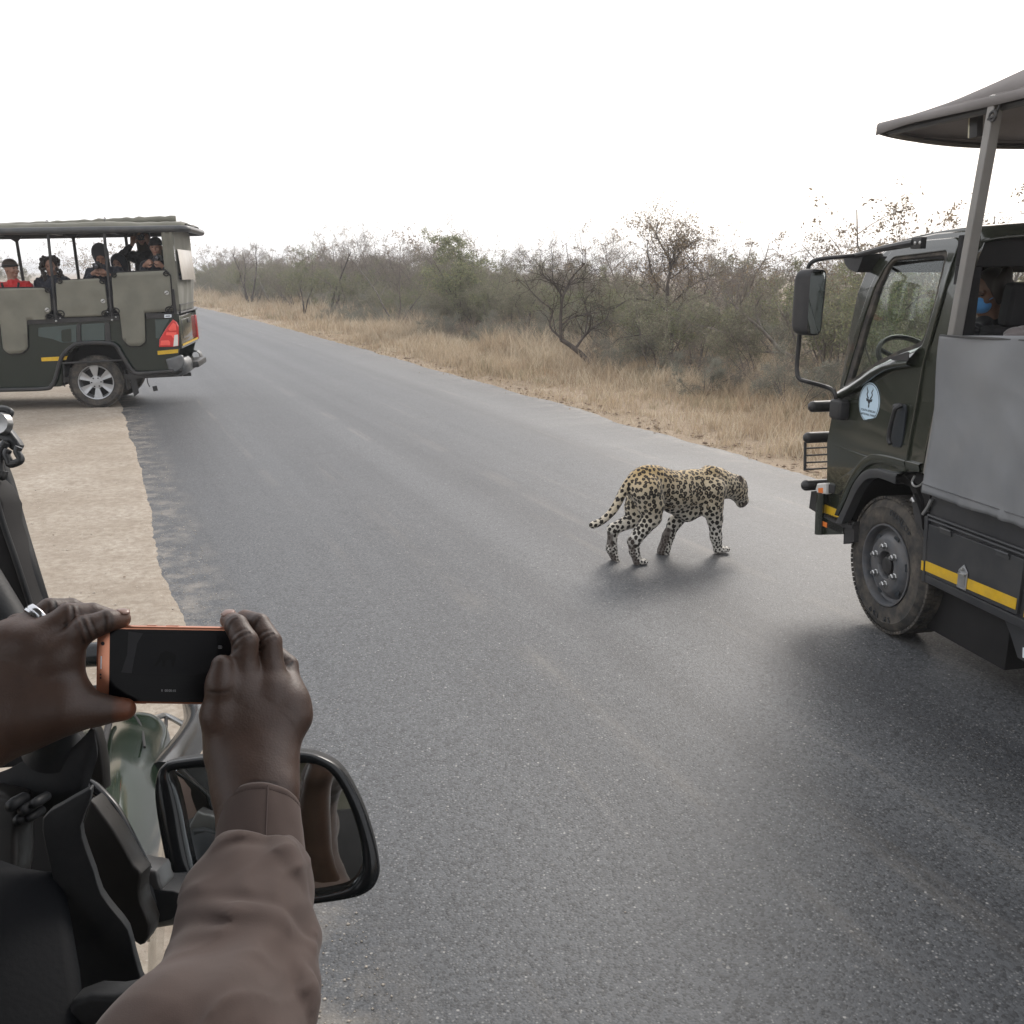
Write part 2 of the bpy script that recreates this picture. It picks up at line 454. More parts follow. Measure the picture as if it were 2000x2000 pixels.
def asphalt_mat():
    m, N, L, b = nodes_of('asphalt', 0.55)
    P = N.new('ShaderNodeTexCoord').outputs['Object']
    uv = N.new('ShaderNodeCombineXYZ'); L.new(n_attr(N, 'ra').outputs['Fac'], uv.inputs[0]); L.new(n_attr(N, 'rb').outputs['Fac'], uv.inputs[1])
    st = N.new('ShaderNodeMapping'); st.inputs['Scale'].default_value = (0.022, 1.25, 1); L.new(uv.outputs[0], st.inputs[0])
    streak = n_range(N, L, n_noise(N, L, st.outputs[0], 1.3, 6, 0.55, 0.1), 0.34, 0.66)
    big = n_range(N, L, n_noise(N, L, P, 0.45, 6, 0.6), 0.35, 0.7)
    mid = n_range(N, L, n_noise(N, L, P, 3.5, 5, 0.6), 0.35, 0.7)
    col = n_mix(N, L, streak, (0.037, 0.0395, 0.0435), (0.078, 0.082, 0.086))
    col = n_mix(N, L, n_math(N, L, 'MULTIPLY', big, 0.45), col, (0.084, 0.086, 0.088))
    col = n_mix(N, L, n_math(N, L, 'MULTIPLY', mid, 0.22), col, (0.040, 0.041, 0.044))
    rbt = n_attr(N, 'rb').outputs['Fac']; tr_ = None
    for cb in (1.35, 2.95, 4.35, 5.75):
        d_ = n_range(N, L, n_math(N, L, 'ABSOLUTE', n_math(N, L, 'SUBTRACT', rbt, cb)), 0.50, 0.05, 0.0, 1.0, True)
        tr_ = d_ if tr_ is None else n_math(N, L, 'ADD', tr_, d_)
    col = n_mix(N, L, n_math(N, L, 'MULTIPLY', n_math(N, L, 'MULTIPLY', tr_, n_range(N, L, n_noise(N, L, st.outputs[0], 2.2, 4), 0.35, 0.6, 0.35, 1.0)), 0.42), col, (0.105, 0.109, 0.112))
    # chips of stone: each voronoi cell is one chip, a few of them pale
    def chips(scale, thr, c, amt):
        v = N.new('ShaderNodeTexVoronoi'); v.feature = 'F1'; v.inputs['Scale'].default_value = scale; L.new(P, v.inputs['Vector'])
        sp = N.new('ShaderNodeSeparateColor'); L.new(v.outputs['Color'], sp.inputs[0])
        pick = n_range(N, L, sp.outputs[0], thr, thr+0.02)
        core = n_range(N, L, v.outputs['Distance'], 0.42, 0.25)
        return v, sp, n_math(N, L, 'MULTIPLY', n_math(N, L, 'MULTIPLY', pick, core), amt)
    v1, s1, f1 = chips(95, 0.70, None, 0.6)
    col = n_mix(N, L, f1, col, (0.20, 0.20, 0.195))
    v2, s2, f2 = chips(70, 0.965, None, 0.42)
    col = n_mix(N, L, f2, col, (0.50, 0.48, 0.44))
    v3, s3, f3 = chips(48, 0.991, None, 0.45)
    col = n_mix(N, L, f3, col, (0.60, 0.56, 0.50))
    dark = n_range(N, L, s1.outputs[1], 0.0, 0.7, 0.45, 1.18)
    col = n_mix(N, L, 1.0, col, dark, 'MULTIPLY')
    # hairline cracks
    vc = N.new('ShaderNodeTexVoronoi'); vc.feature = 'DISTANCE_TO_EDGE'; vc.inputs['Scale'].default_value = 0.42
    wob = N.new('ShaderNodeVectorMath'); wob.operation = 'MULTIPLY_ADD'
    nn = N.new('ShaderNodeTexNoise'); nn.inputs['Scale'].default_value = 2.2; nn.inputs['Detail'].default_value = 6; L.new(P, nn.inputs['Vector'])
    L.new(nn.outputs['Color'], wob.inputs[0]); wob.inputs[1].default_value = (0.8, 0.8, 0.8); L.new(P, wob.inputs[2]); L.new(wob.outputs[0], vc.inputs['Vector'])
    crack = n_math(N, L, 'MULTIPLY', n_range(N, L, vc.outputs['Distance'], 0.006, 0.0), n_range(N, L, n_noise(N, L, P, 0.5, 2), 0.5, 0.6))
    col = n_mix(N, L, n_math(N, L, 'MULTIPLY', crack, 0.55), col, (0.02, 0.02, 0.021))
    # sand blown onto the edges and in faint bands
    rb = n_attr(N, 'rb').outputs['Fac']
    left = n_range(N, L, rb, 0.75, 0.34, 0.0, 0.9); right = n_range(N, L, rb, 6.2, 6.85, 0.0, 0.45)
    dustn = n_range(N, L, n_noise(N, L, P, 5.0, 8, 0.65), 0.45, 0.7)
    dd = n_math(N, L, 'MULTIPLY', n_math(N, L, 'ADD', left, right), dustn)
    band = n_range(N, L, n_noise(N, L, st.outputs[0], 3.0, 5, 0.6, 0.15), 0.56, 0.76, 0.0, 0.40)
    dd = n_math(N, L, 'ADD', dd, n_math(N, L, 'MULTIPLY', band, n_range(N, L, n_noise(N, L, P, 0.8, 3), 0.42, 0.62)))
    col = n_mix(N, L, dd, col, (0.27, 0.24, 0.20))
    L.new(col, b.inputs['Base Color'])
    b.inputs['Specular IOR Level'].default_value = 0.5
    h = n_math(N, L, 'MULTIPLY_ADD', n_range(N, L, v1.outputs['Distance'], 0.0, 0.6, 1.0, 0.0), 1.0, n_math(N, L, 'MULTIPLY', n_noise(N, L, P, 260, 2), 0.5))
    bp = N.new('ShaderNodeBump'); bp.inputs['Strength'].default_value = 0.40; bp.inputs['Distance'].default_value = 0.003
    L.new(h, bp.inputs['Height']); L.new(bp.outputs[0], b.inputs['Normal'])
    return m

def dirt_mat(name, c1, c2, c3, lines=True):
    m, N, L, b = nodes_of(name, 0.9); b.inputs['Specular IOR Level'].default_value = 0.25
    P = N.new('ShaderNodeTexCoord').outputs['Object']
    big = n_range(N, L, n_noise(N, L, P, 0.9, 6, 0.6), 0.35, 0.68)
    col = n_mix(N, L, big, c1, c2)
    col = n_mix(N, L, n_math(N, L, 'MULTIPLY', n_range(N, L, n_noise(N, L, P, 2.4, 8, 0.7), 0.48, 0.66), 0.5), col, c3)
    fine = n_range(N, L, n_noise(N, L, P, 16, 8, 0.7), 0.38, 0.62)
    col = n_mix(N, L, n_math(N, L, 'MULTIPLY', fine, 0.7), col, c3)
    v = N.new('ShaderNodeTexVoronoi'); v.inputs['Scale'].default_value = 55; L.new(P, v.inputs['Vector'])
    sp = N.new('ShaderNodeSeparateColor'); L.new(v.outputs['Color'], sp.inputs[0])
    peb = n_math(N, L, 'MULTIPLY', n_range(N, L, sp.outputs[0], 0.86, 0.9), n_range(N, L, v.outputs['Distance'], 0.4, 0.25))
    pc = n_mix(N, L, sp.outputs[1], (0.16, 0.13, 0.10), (0.55, 0.50, 0.43))
    col = n_mix(N, L, n_math(N, L, 'MULTIPLY', peb, 0.7), col, pc)
    L.new(col, b.inputs['Base Color'])
    h = n_math(N, L, 'ADD', n_noise(N, L, P, 14, 10, 0.78), n_math(N, L, 'MULTIPLY', peb, 0.35))
    if lines:
        uv = N.new('ShaderNodeCombineXYZ'); L.new(n_attr(N, 'ra').outputs['Fac'], uv.inputs[0]); L.new(n_attr(N, 'rb').outputs['Fac'], uv.inputs[1])
        st = N.new('ShaderNodeMapping'); st.inputs['Scale'].default_value = (0.12, 3.2, 1); L.new(uv.outputs[0], st.inputs[0])
        tr = n_noise(N, L, st.outputs[0], 2.6, 4, 0.6, 0.4)
        h = n_math(N, L, 'MULTIPLY_ADD', tr, 0.5, h)
        # the chevrons a tyre tread pressed into the sand
        wv = N.new('ShaderNodeTexWave'); wv.inputs['Scale'].default_value = 5.5; wv.inputs['Distortion'].default_value = 2.2; wv.inputs['Detail'].default_value = 3
        L.new(uv.outputs[0], wv.inputs['Vector'])
        rb = n_attr(N, 'rb').outputs['Fac']
        tm = n_math(N, L, 'ADD', n_math(N, L, 'MULTIPLY', n_range(N, L, rb, -0.40, -0.34), n_range(N, L, rb, -0.10, -0.16)),
                    n_math(N, L, 'MULTIPLY', n_range(N, L, rb, -1.95, -1.89), n_range(N, L, rb, -1.62, -1.68)))
        h = n_math(N, L, 'ADD', h, n_math(N, L, 'MULTIPLY', n_math(N, L, 'MULTIPLY', wv.outputs[1], tm), 0.16))
    bp = N.new('ShaderNodeBump'); bp.inputs['Strength'].default_value = 0.55; bp.inputs['Distance'].default_value = 0.020
    L.new(h, bp.inputs['Height']); L.new(bp.outputs[0], b.inputs['Normal'])
    return m

M_ASPH = asphalt_mat()
M_SAND = dirt_mat('pale_sand', (0.34, 0.29, 0.23), (0.43, 0.38, 0.315), (0.235, 0.19, 0.145))
M_SOIL = dirt_mat('bush_soil', (0.30, 0.235, 0.165), (0.38, 0.30, 0.215), (0.20, 0.145, 0.095), False)

def ground_h(x, y):
    q = -x*0+ (x*RN[0]+y*RN[1])
    side = np.clip((q-7.2)/3, 0, 1)+np.clip((-q-3)/6, 0, 1)
    return -0.035 + side*(0.03*noise2(x*0.25, y*0.25, 3)) - 0.10*np.clip((-q-1.5)/3, 0, 1)*np.clip((30-np.hypot(x, y))/10, 0, 1)

# one sheet to the horizon
def geo_axis(lim, d0, g):
    a = [0.0]; d = d0
    while a[-1] < lim: a.append(a[-1]+d); d = min(d*g, 160)
    a = np.array(a); return np.concatenate([-a[:0:-1], a])
gx = geo_axis(1600, 0.8, 1.06); gy = geo_axis(1600, 0.8, 1.06)+12
X, Y = np.meshgrid(gx, gy, indexing='ij')
Z = np.where(np.hypot(X, Y) < 200, ground_h(X, Y), -0.05)
def grid_faces(nu, nv):
    i = np.arange(nu*nv).reshape(nu, nv)
    return np.stack([i[:-1, :-1].ravel(), i[1:, :-1].ravel(), i[1:, 1:].ravel(), i[:-1, 1:].ravel()], 1)
g = np_mesh('ground', np.stack([X, Y, Z], -1).reshape(-1, 3), grid_faces(*X.shape), M_SOIL, smooth=180)
tag(g, kind='structure')

# the road: an asphalt sheet with ragged edges
aa = np.concatenate([np.arange(-12, 30, 0.06), np.arange(30, 90, 0.3), np.arange(90, 420, 3.0)])
redge = 6.80+0.06*noise1(aa*0.8, 1, 6, 0.55)+0.010*noise1(aa*12, 2, 2, 0.6)
cross = np.array([0.0, 0.14, 0.29, 0.43, 0.57, 0.72, 0.86, 1.0])
B = -0.3+(redge[:, None]+0.3)*cross[None, :]
A = np.repeat(aa[:, None], len(cross), 1)
XY = road_pt(A, B)
V = np.concatenate([XY, np.full(XY.shape[:2]+(1,), 0.0)], -1)
V[:, -1, 2] = -0.03; V[:, -2, :2] = road_pt(aa, redge-0.03); B[:, -2] = redge-0.03
V[:, -2, 2] = 0.0
rd = np_mesh('road', V.reshape(-1, 3), grid_faces(*A.shape)[:, ::-1], M_ASPH, smooth=180, attrs={'ra': A.ravel(), 'rb': B.ravel()})
tag(rd, kind='structure')

# the sandy pull-off left of the road, lapping over the edge of the asphalt
aa = np.concatenate([np.arange(-3, 18, 0.035), np.arange(18, 60, 0.3)])
ledge = 0.34+0.034*noise1(aa*0.9, 4, 6, 0.45)+0.005*noise1(aa*14, 5, 2, 0.6)
t = np.concatenate([[0, 0.004, 0.012, 0.03, 0.06], np.linspace(0.09, 1, 40)])
lo = -13.0
B = ledge[:, None]+(lo-ledge[:, None])*t[None, :]; A = np.repeat(aa[:, None], len(t), 1)
XY = road_pt(A, B)
Zs = 0.012+0.010*noise2(XY[..., 0]*1.3, XY[..., 1]*1.3, 7, 5, 0.6)+0.004*noise2(XY[..., 0]*9, XY[..., 1]*9, 8, 3)
Zs = np.where(t[None, :] < 0.001, -0.004, np.maximum(Zs, 0.003)) - 0.09*np.clip((-B-1.5)/3, 0, 1)
Zs = np.where(B < -11, Zs-0.1*(-11-B), Zs)
sh = np_mesh('sand_shoulder', np.concatenate([XY, Zs[..., None]], -1).reshape(-1, 3), grid_faces(*A.shape), M_SAND, smooth=180, attrs={'ra': A.ravel(), 'rb': B.ravel()})
tag(sh, kind='structure')
def shoulder_z(x, y):
    b = x*RN[0]+y*RN[1]
    return 0.012-0.09*min(max((-b-1.5)/3, 0), 1)

# worn dashes of white paint far along the right lane
M_PAINT = mat('worn_white_paint', (0.22, 0.22, 0.22), 0.7, var=0.25, vscale=14, bump=0.2, dust=(0.09, 0.09, 0.095), dustamt=0.95)
for i in range(4):
    a0 = 27+i*7.5; mb = MB()
    p = [road_pt(a, b) for a, b in ((a0, 5.5), (a0+2.3, 5.5), (a0+2.3, 5.58), (a0, 5.58))]
    mb.add([(q[0], q[1], 0.004) for q in p], [(0, 1, 2, 3)])
    o = mb.build('lane_dash', M_PAINT); tag(o, kind='structure')

# loose stones: on the sand, along both edges and a few on the tarmac
def pebbles(name, spots, m):
    rng = np.random.RandomState(5)
    base = np.array([(1, 0, 0), (-1, 0, 0), (0, 1, 0), (0, -1, 0), (0, 0, 1), (0, 0, -0.4)], float)
    tri = np.array([(0, 2, 4), (2, 1, 4), (1, 3, 4), (3, 0, 4), (2, 0, 5), (1, 2, 5), (3, 1, 5), (0, 3, 5)])
    n = len(spots); V = np.repeat(base[None], n, 0)*rng.uniform(0.6, 1.3, (n, 6, 1))
    s = spots[:, 3][:, None, None]; V = V*s*np.array([1, 1, 0.7]); an = rng.uniform(0, 6.28, n)
    c, si = np.cos(an), np.sin(an)
    x = V[..., 0]*c[:, None]-V[..., 1]*si[:, None]; y = V[..., 0]*si[:, None]+V[..., 1]*c[:, None]
    V = np.stack([x+spots[:, 0, None], y+spots[:, 1, None], V[..., 2]+spots[:, 2, None]], -1)
    Fc = (tri[None]+6*np.arange(n)[:, None, None]).reshape(-1, 3)
    o = np_mesh(name, V.reshape(-1, 3), Fc, m); return tag(o, kind='stuff')
rng = np.random.RandomState(3)
def scatter(n, a0, a1, b0, b1, s0, s1, z):
    a = a0+(a1-a0)*rng.uniform(0, 1, n)**1.5; b = rng.uniform(b0, b1, n); xy = road_pt(a, b)
    s = s0+(s1-s0)*rng.uniform(0, 1, n)**4
    zz = np.full(n, z) - (0.09*np.clip((-b-1.5)/3, 0, 1) if z > 0.005 else 0)
    return np.column_stack([xy, zz+s*0.25, s])
M_PEB = mat('pale_pebbles', (0.42, 0.37, 0.31), 0.8, var=0.4, vscale=9)
M_PEB2 = mat('brown_clods', (0.22, 0.16, 0.11), 0.9, var=0.4, vscale=9)
o = pebbles('gravel', np.concatenate([scatter(5200, 1.0, 16, -5.5, 0.32, 0.0025, 0.010, 0.012), scatter(3600, 1, 16, 0.28, 0.62, 0.002, 0.007, 0.0),
      scatter(700, 1, 14, 0.8, 6.8, 0.0018, 0.0042, 0.0)]), M_PEB)
tag(o, 'small pale stones strewn on the sandy shoulder and road edge', 'gravel')
o = pebbles('dirt_clods', np.concatenate([scatter(900, 5, 34, 6.7, 7.4, 0.008, 0.045, -0.02), scatter(500, 1, 15, -6, 0.1, 0.003, 0.012, 0.012)]), M_PEB2)
tag(o, 'brown clods of dirt along the broken right edge of the road', 'dirt clods')

# ================================================================== DRY GRASS
M_GRASS = leafy_mat('dry_grass', trans=0.4)
M_LEAF = leafy_mat('bush_leaves', trans=0.35)
M_TWIG = mat('grey_bark', (0.150, 0.128, 0.112), 0.9, var=0.3, vscale=3)
M_BARK = mat('dark_bark', (0.060, 0.048, 0.040), 0.9, var=0.35, vscale=8, bump=0.5, bscale=30)

def blades(rng, xy, z, h, wd, col, lean=0.35):
    n = len(xy); an = rng.uniform(0, 6.283, n); la = rng.uniform(0, 6.283, n); ln = lean*h*rng.uniform(0.2, 1.2, n)
    wx, wy = np.cos(an)*wd, np.sin(an)*wd
    dx, dy = np.cos(la)*ln, np.sin(la)*ln
    b = np.column_stack([xy, z])
    V = np.empty((n, 5, 3))
    V[:, 0] = b+np.column_stack([-wx, -wy, 0*z]); V[:, 1] = b+np.column_stack([wx, wy, 0*z])
    mid = b+np.column_stack([dx*0.35, dy*0.35, h*0.55])
    V[:, 2] = mid+np.column_stack([wx*0.7, wy*0.7, 0*z]); V[:, 3] = mid-np.column_stack([wx*0.7, wy*0.7, 0*z])
    V[:, 4] = b+np.column_stack([dx, dy, h*rng.uniform(0.85, 1.0, n)])
    i = 5*np.arange(n)[:, None]
    return V.reshape(-1, 3), i+np.array([[0, 1, 2, 3]]), i+np.array([[3, 2, 4]]), np.repeat(col, 5, 0)

def grass_patch(name, n_tufts, per, a0, a1, b0, b1, pw, wmul, seed, hfun, label, keep=None):
    rng = np.random.RandomState(seed)
    a = a0+(a1-a0)*rng.uniform(0, 1, n_tufts)**pw; b = rng.uniform(b0, b1, n_tufts)
    if keep is not None:
        k = keep(a, b, rng); a, b = a[k], b[k]
    hh = hfun(a, b, rng)
    T = road_pt(a, b); n = len(a)
    sp = 0.05+0.18*rng.uniform(0, 1, n)
    xy = np.repeat(T, per, 0)+rng.normal(0, 1, (n*per, 2))*np.repeat(sp, per)[:, None]
    h = np.repeat(hh, per)*rng.uniform(0.45, 1.15, n*per)
    dist = np.hypot(xy[:, 0], xy[:, 1])
    wd = (0.0022+0.00022*dist)*wmul
    pal = np.array([(0.50, 0.41, 0.30), (0.58, 0.50, 0.38), (0.44, 0.35, 0.25), (0.52, 0.42, 0.30), (0.37, 0.32, 0.22), (0.42, 0.31, 0.21)])
    pn = noise2(T[:, 0]*0.5, T[:, 1]*0.5, seed+1)
    ci = np.clip(((pn+1)/2*5+rng.normal(0, 0.9, n)).astype(int), 0, 5)
    col = np.repeat(pal[ci], per, 0)*rng.uniform(0.75, 1.15, (n*per, 1))
    z = ground_h(xy[:, 0], xy[:, 1])-0.01
    V, q, t, c = blades(rng, xy, z, h, wd, col, 0.7)
    o = np_mesh(name, V, [q, t], M_GRASS, attrs={'col': c})
    return tag(o, label, 'grass', kind='stuff')
def h_right(a, b, rng):
    base = np.interp(b, [6.85, 7.3, 8.0, 9.2, 13], [0.06, 0.16, 0.42, 0.62, 0.66])
    return base*np.clip(0.85+0.75*noise2(a*0.45, b*0.8, 21), 0.3, 1.7)*rng.uniform(0.6, 1.3, len(a))
def keep_r(a, b, rng):
    e = 7.05+0.35*noise1(a*0.6, 9, 4, 0.6)
    return (b > e) & (rng.uniform(0, 1, len(a)) < np.interp(b, [6.9, 8, 9, 14], [0.55, 0.8, 1.0, 0.8]))
grass_patch('dry_grass', 5200, 20, 3.5, 34, 6.8, 14.5, 1.15, 1.0, 41, h_right, 'tall straw coloured dry grass between the road and the bushes', keep_r)
grass_patch('dry_grass', 3600, 14, 34, 130, 6.8, 14.5, 1.3, 1.15, 42, h_right, 'far strip of dry grass running beside the road to the bend', keep_r)
def h_left(a, b, rng): return np.interp(b, [-30, -13, -9, -8], [0.5, 0.5, 0.25, 0.08])*rng.uniform(0.6, 1.3, len(a))
grass_patch('dry_grass', 1500, 12, 16, 70, -24, -8.0, 1.1, 1.2, 43, h_left, 'dry grass behind the sandy pull-off, seen past the left vehicle')
def h_low(a, b, rng): return 0.03+0.05*rng.uniform(0, 1, len(a))
grass_patch('dry_grass', 700, 10, 4, 40, 6.86, 7.6, 1.1, 1.0, 44, h_low, 'short reddish grass stubble at the right road edge')

# ================================================================== BUSHES AND TREES
def branch_segs(rng, stems, H, lean, levels, kids, seg, curl, droop, spread, r0, lens, upb=0.25):
    """returns arrays p0,p1,r0,r1,level of all branch segments"""
    out = []
    def walk(p, d, L, r, lev):
        n = seg[lev]; pts = [p]; q = p.copy(); dd = d.copy()
        for i in range(n):
            dd = dd+rng.normal(0, curl[lev], 3)+np.array([0, 0, (upb if lev < 2 else -droop)*0.12]); dd /= np.linalg.norm(dd)
            q = q+dd*L/n; pts.append(q.copy())
            ra = r*(1-0.75*i/n); rb = r*(1-0.75*(i+1)/n)
            out.append((pts[-2], pts[-1], ra, rb, lev))
            if lev+1 < levels:
                fr = (i+0.5)/n
                if fr > (0.25 if lev == 0 else 0.1):
                    m = kids[lev]/n; k = int(m)+(rng.uniform() < m-int(m))
                    for _ in range(k):
                        side = rng.normal(0, 1, 3); side -= dd*(side @ dd); side /= max(np.linalg.norm(side), 1e-6)
                        cd = dd*rng.uniform(0.3, 0.9)+side*spread; cd /= np.linalg.norm(cd)
                        walk(pts[-2]+(pts[-1]-pts[-2])*rng.uniform(), cd, L*lens[lev]*rng.uniform(0.6, 1.25)*(1-0.35*fr), max(r*0.5*(1-0.5*fr), 0.0022), lev+1)
    for s in range(stems):
        an = rng.uniform(0, 6.283); ln = lean if stems > 1 else lean*0.3
        d = np.array([math.cos(an)*ln, math.sin(an)*ln, 1.0])+rng.normal(0, 0.08, 3); d /= np.linalg.norm(d)
        walk(np.array([math.cos(an)*0.08*(stems > 1), math.sin(an)*0.08*(stems > 1), -0.05]), d, H*rng.uniform(0.7, 1.0), r0*rng.uniform(0.7, 1), 0)
    P0 = np.array([o[0] for o in out]); P1 = np.array([o[1] for o in out])
    return P0, P1, np.array([o[2] for o in out]), np.array([o[3] for o in out]), np.array([o[4] for o in out])

def seg_mesh(P0, P1, R0, R1, n):
    d = P1-P0; L = np.linalg.norm(d, axis=1, keepdims=True); d = d/np.maximum(L, 1e-9)
    up = np.where(np.abs(d[:, 2:3]) < 0.9, np.array([[0, 0, 1.]]), np.array([[1., 0, 0]]))
    u = np.cross(d, up); u /= np.linalg.norm(u, axis=1, keepdims=True); v = np.cross(d, u)
    an = 2*np.pi*np.arange(n)/n; m = len(P0)
    c, s = np.cos(an)[None, :, None], np.sin(an)[None, :, None]
    ring = u[:, None]*c+v[:, None]*s
    A = P0[:, None]+ring*R0[:, None, None]; B = P1[:, None]+ring*R1[:, None, None]
    V = np.concatenate([A, B], 1).reshape(-1, 3); i = 2*n*np.arange(m)[:, None]
    F = [i+np.array([[k, (k+1) % n, n+(k+1) % n, n+k]]) for k in range(n)]
    return V, np.concatenate(F)

def leaf_quads(rng, P, size, cols, jit=0.05):
    n = len(P); c = P+rng.normal(0, jit, (n, 3)); a = rng.normal(0, 1, (n, 3)); a /= np.linalg.norm(a, axis=1, keepdims=True)
    b = np.cross(a, rng.normal(0, 1, (n, 3))); b /= np.linalg.norm(b, axis=1, keepdims=True)
    s = size*rng.uniform(0.6, 1.3, (n, 1))
    V = np.stack([c-a*s, c-b*s*0.45, c+a*s, c+b*s*0.45], 1).reshape(-1, 3)
    col = cols[rng.randint(0, len(cols), n)]*rng.uniform(0.7, 1.25, (n, 1))
    return V, 4*np.arange(n)[:, None]+np.array([[0, 1, 2, 3]]), np.repeat(col, 4, 0)

GREY = np.array([(0.27, 0.235, 0.20), (0.32, 0.27, 0.22), (0.23, 0.20, 0.175)])
BROWN = np.array([(0.25, 0.19, 0.13), (0.28, 0.22, 0.14), (0.21, 0.17, 0.125)])
OLIVE = np.array([(0.235, 0.235, 0.16), (0.27, 0.26, 0.185), (0.20, 0.205, 0.14), (0.30, 0.27, 0.20)])
GREEN = np.array([(0.20, 0.22, 0.13), (0.24, 0.25, 0.145), (0.17, 0.18, 0.12), (0.28, 0.27, 0.15)])
SAGE = np.array([(0.25, 0.255, 0.20), (0.29, 0.285, 0.235), (0.22, 0.225, 0.185)])
KINDS = {
 # name: stems, height, lean, kids, radius, leaves per end, leaf size, palette, spread
 'bare':   dict(stems=5, H=3.3, lean=0.5, kids=(8, 7, 7), r0=0.028, leaf=0.35, ls=0.020, pal=GREY, spread=0.9, upb=0.3),
 'sage':   dict(stems=7, H=1.7, lean=0.7, kids=(7, 7, 5), r0=0.020, leaf=2.6, ls=0.018, pal=SAGE, spread=1.0, upb=0.3),
 'olive':  dict(stems=6, H=2.5, lean=0.6, kids=(8, 7, 6), r0=0.026, leaf=2.8, ls=0.022, pal=OLIVE, spread=0.95, upb=0.35),
 'green':  dict(stems=5, H=2.8, lean=0.45, kids=(8, 6, 6), r0=0.030, leaf=3.4, ls=0.026, pal=GREEN, spread=0.85, upb=0.5),
 'brown':  dict(stems=3, H=4.2, lean=0.35, kids=(7, 6, 6), r0=0.045, leaf=1.0, ls=0.034, pal=BROWN, spread=0.9, upb=0.4),
 'twig':   dict(stems=9, H=1.5, lean=0.8, kids=(6, 6, 5), r0=0.014, leaf=0.8, ls=0.018, pal=GREY, spread=1.0, upb=0.2),
}
def plant_meshes(kind, seed, **over):
    k = dict(KINDS[kind]); k.update(over); rng = np.random.RandomState(seed)
    P0, P1, R0, R1, lv = branch_segs(rng, k['stems'], k['H'], k['lean'], 4, k['kids'], (6, 5, 4, 3), (0.16, 0.22, 0.3, 0.35), 0.15, k['spread'], k['r0'], (0.50, 0.52, 0.5), k['upb'])
    thick = lv <= 0
    Vt, Ft = seg_mesh(P0[thick], P1[thick], R0[thick], R1[thick], 6)
    th = ~thick
    Vc, Fc = seg_mesh(P0[th], P1[th], np.maximum(R0[th], 0.003), np.maximum(R1[th], 0.0022), 3)
    tcol = np.where(rng.uniform(0, 1, (len(Vc)//6, 1)) < 0.5, np.array([[0.19, 0.163, 0.142]]), np.array([[0.29, 0.25, 0.215]]))
    ccol = np.repeat(tcol, 6, 0)
    ends = P1[lv >= 2]; nl = int(len(ends)*k['leaf'])
    Vl, Fl, cl = leaf_quads(rng, ends[rng.randint(0, len(ends), nl)], k['ls'], k['pal'])
    mt = np_mesh('trunk', Vt, Ft, k.get('bark', M_TWIG), smooth=180)
    mc = np_mesh('crown', np.concatenate([Vc, Vl]), [Fc, Fl+len(Vc)], M_LEAF, attrs={'col': np.concatenate([ccol, cl])})
    r = (mt.data, mc.data, (Vc, Fc, ccol, Vl, Fl, cl))
    bpy.data.objects.remove(mt); bpy.data.objects.remove(mc)
    return r
LIB = {}
for kd, n in (('bare', 3), ('sage', 2), ('olive', 3), ('green', 2), ('brown', 2), ('twig', 2)):
    LIB[kd] = [plant_meshes(kd, 100+17*i+len(kd)) for i in range(n)]
NAME = {'bare': 'thorn_bush', 'sage': 'sage_bush', 'olive': 'olive_bush', 'green': 'green_bush', 'brown': 'bush_tree', 'twig': 'twiggy_shrub'}
BULK = {'bare': ('leafless grey thorn bush in the thicket beyond the dry grass', 'leafless thorn bushes in the thicket'),
        'sage': ('low grey green bush at the foot of the thicket', 'low grey green bushes in the thicket'),
        'olive': ('olive leaved bush in the thicket beyond the grass', 'olive bushes in the thicket'),
        'green': ('denser green bush in the thicket beyond the grass', 'green bushes in the thicket'),
        'brown': ('small tree with sparse brown leaves above the thicket', 'sparse brown leaved trees in the thicket'),
        'twig': ('low bare twiggy shrub at the edge of the dry grass', 'low twiggy shrubs at the grass edge')}
def plant(kind, x, y, s, rz, idx=None, label=None, group=None, meshes=None, tilt=(0, 0), sz=None, name=None):
    m = meshes or LIB[kind][(idx or 0) % len(LIB[kind])]
    if label is None: label, group = BULK[kind]
    e = empty(name or NAME[kind], (x, y, float(ground_h(np.array(x), np.array(y)))-0.02), (tilt[0], tilt[1], rz), label, 'tree' if kind == 'brown' or name else 'bush', group)
    e.scale = (s, s, sz or s)
    link_mesh('trunk', m[0], None, e); link_mesh('crown', m[1], None, e)
    return e
rng = np.random.RandomState(77)
def row(b0, b1, a0, a1, step, kinds, smin, smax):
    a = a0
    while a < a1:
        b = rng.uniform(b0, b1); xy = road_pt(a, b); kd = kinds[rng.randint(len(kinds))]
        plant(kd, float(xy[0]), float(xy[1]), float(rng.uniform(smin, smax)), float(rng.uniform(0, 6.28)), int(rng.randint(9)))
        a += step*rng.uniform(0.7, 1.3)*(1+max(a-30, 0)*0.012)
row(9.6, 11.2, 4.0, 42, 0.85, ['twig', 'sage', 'twig', 'sage', 'twig'], 0.42, 0.66)
row(10.8, 12.6, 4.0, 40, 0.85, ['twig', 'sage', 'olive', 'twig', 'green', 'sage', 'olive'], 0.62, 0.92)
row(12.8, 14.8, 3.0, 40, 0.95, ['bare', 'olive', 'sage', 'olive', 'green', 'bare', 'olive'], 0.66, 0.95)
row(15.0, 17.5, 2.0, 42, 1.0, ['bare', 'olive', 'olive', 'bare', 'green', 'olive', 'bare'], 0.68, 0.98)
row(18.0, 22.0, 2.0, 45, 1.6, ['bare', 'brown', 'olive', 'bare', 'olive'], 0.8, 1.15)
row(11.0, 13.0, 40, 100, 1.25, ['sage', 'olive', 'bare', 'olive', 'green'], 0.85, 1.1)
row(13.5, 15.5, 40, 100, 1.25, ['bare', 'olive', 'olive', 'bare', 'green'], 1.0, 1.3)
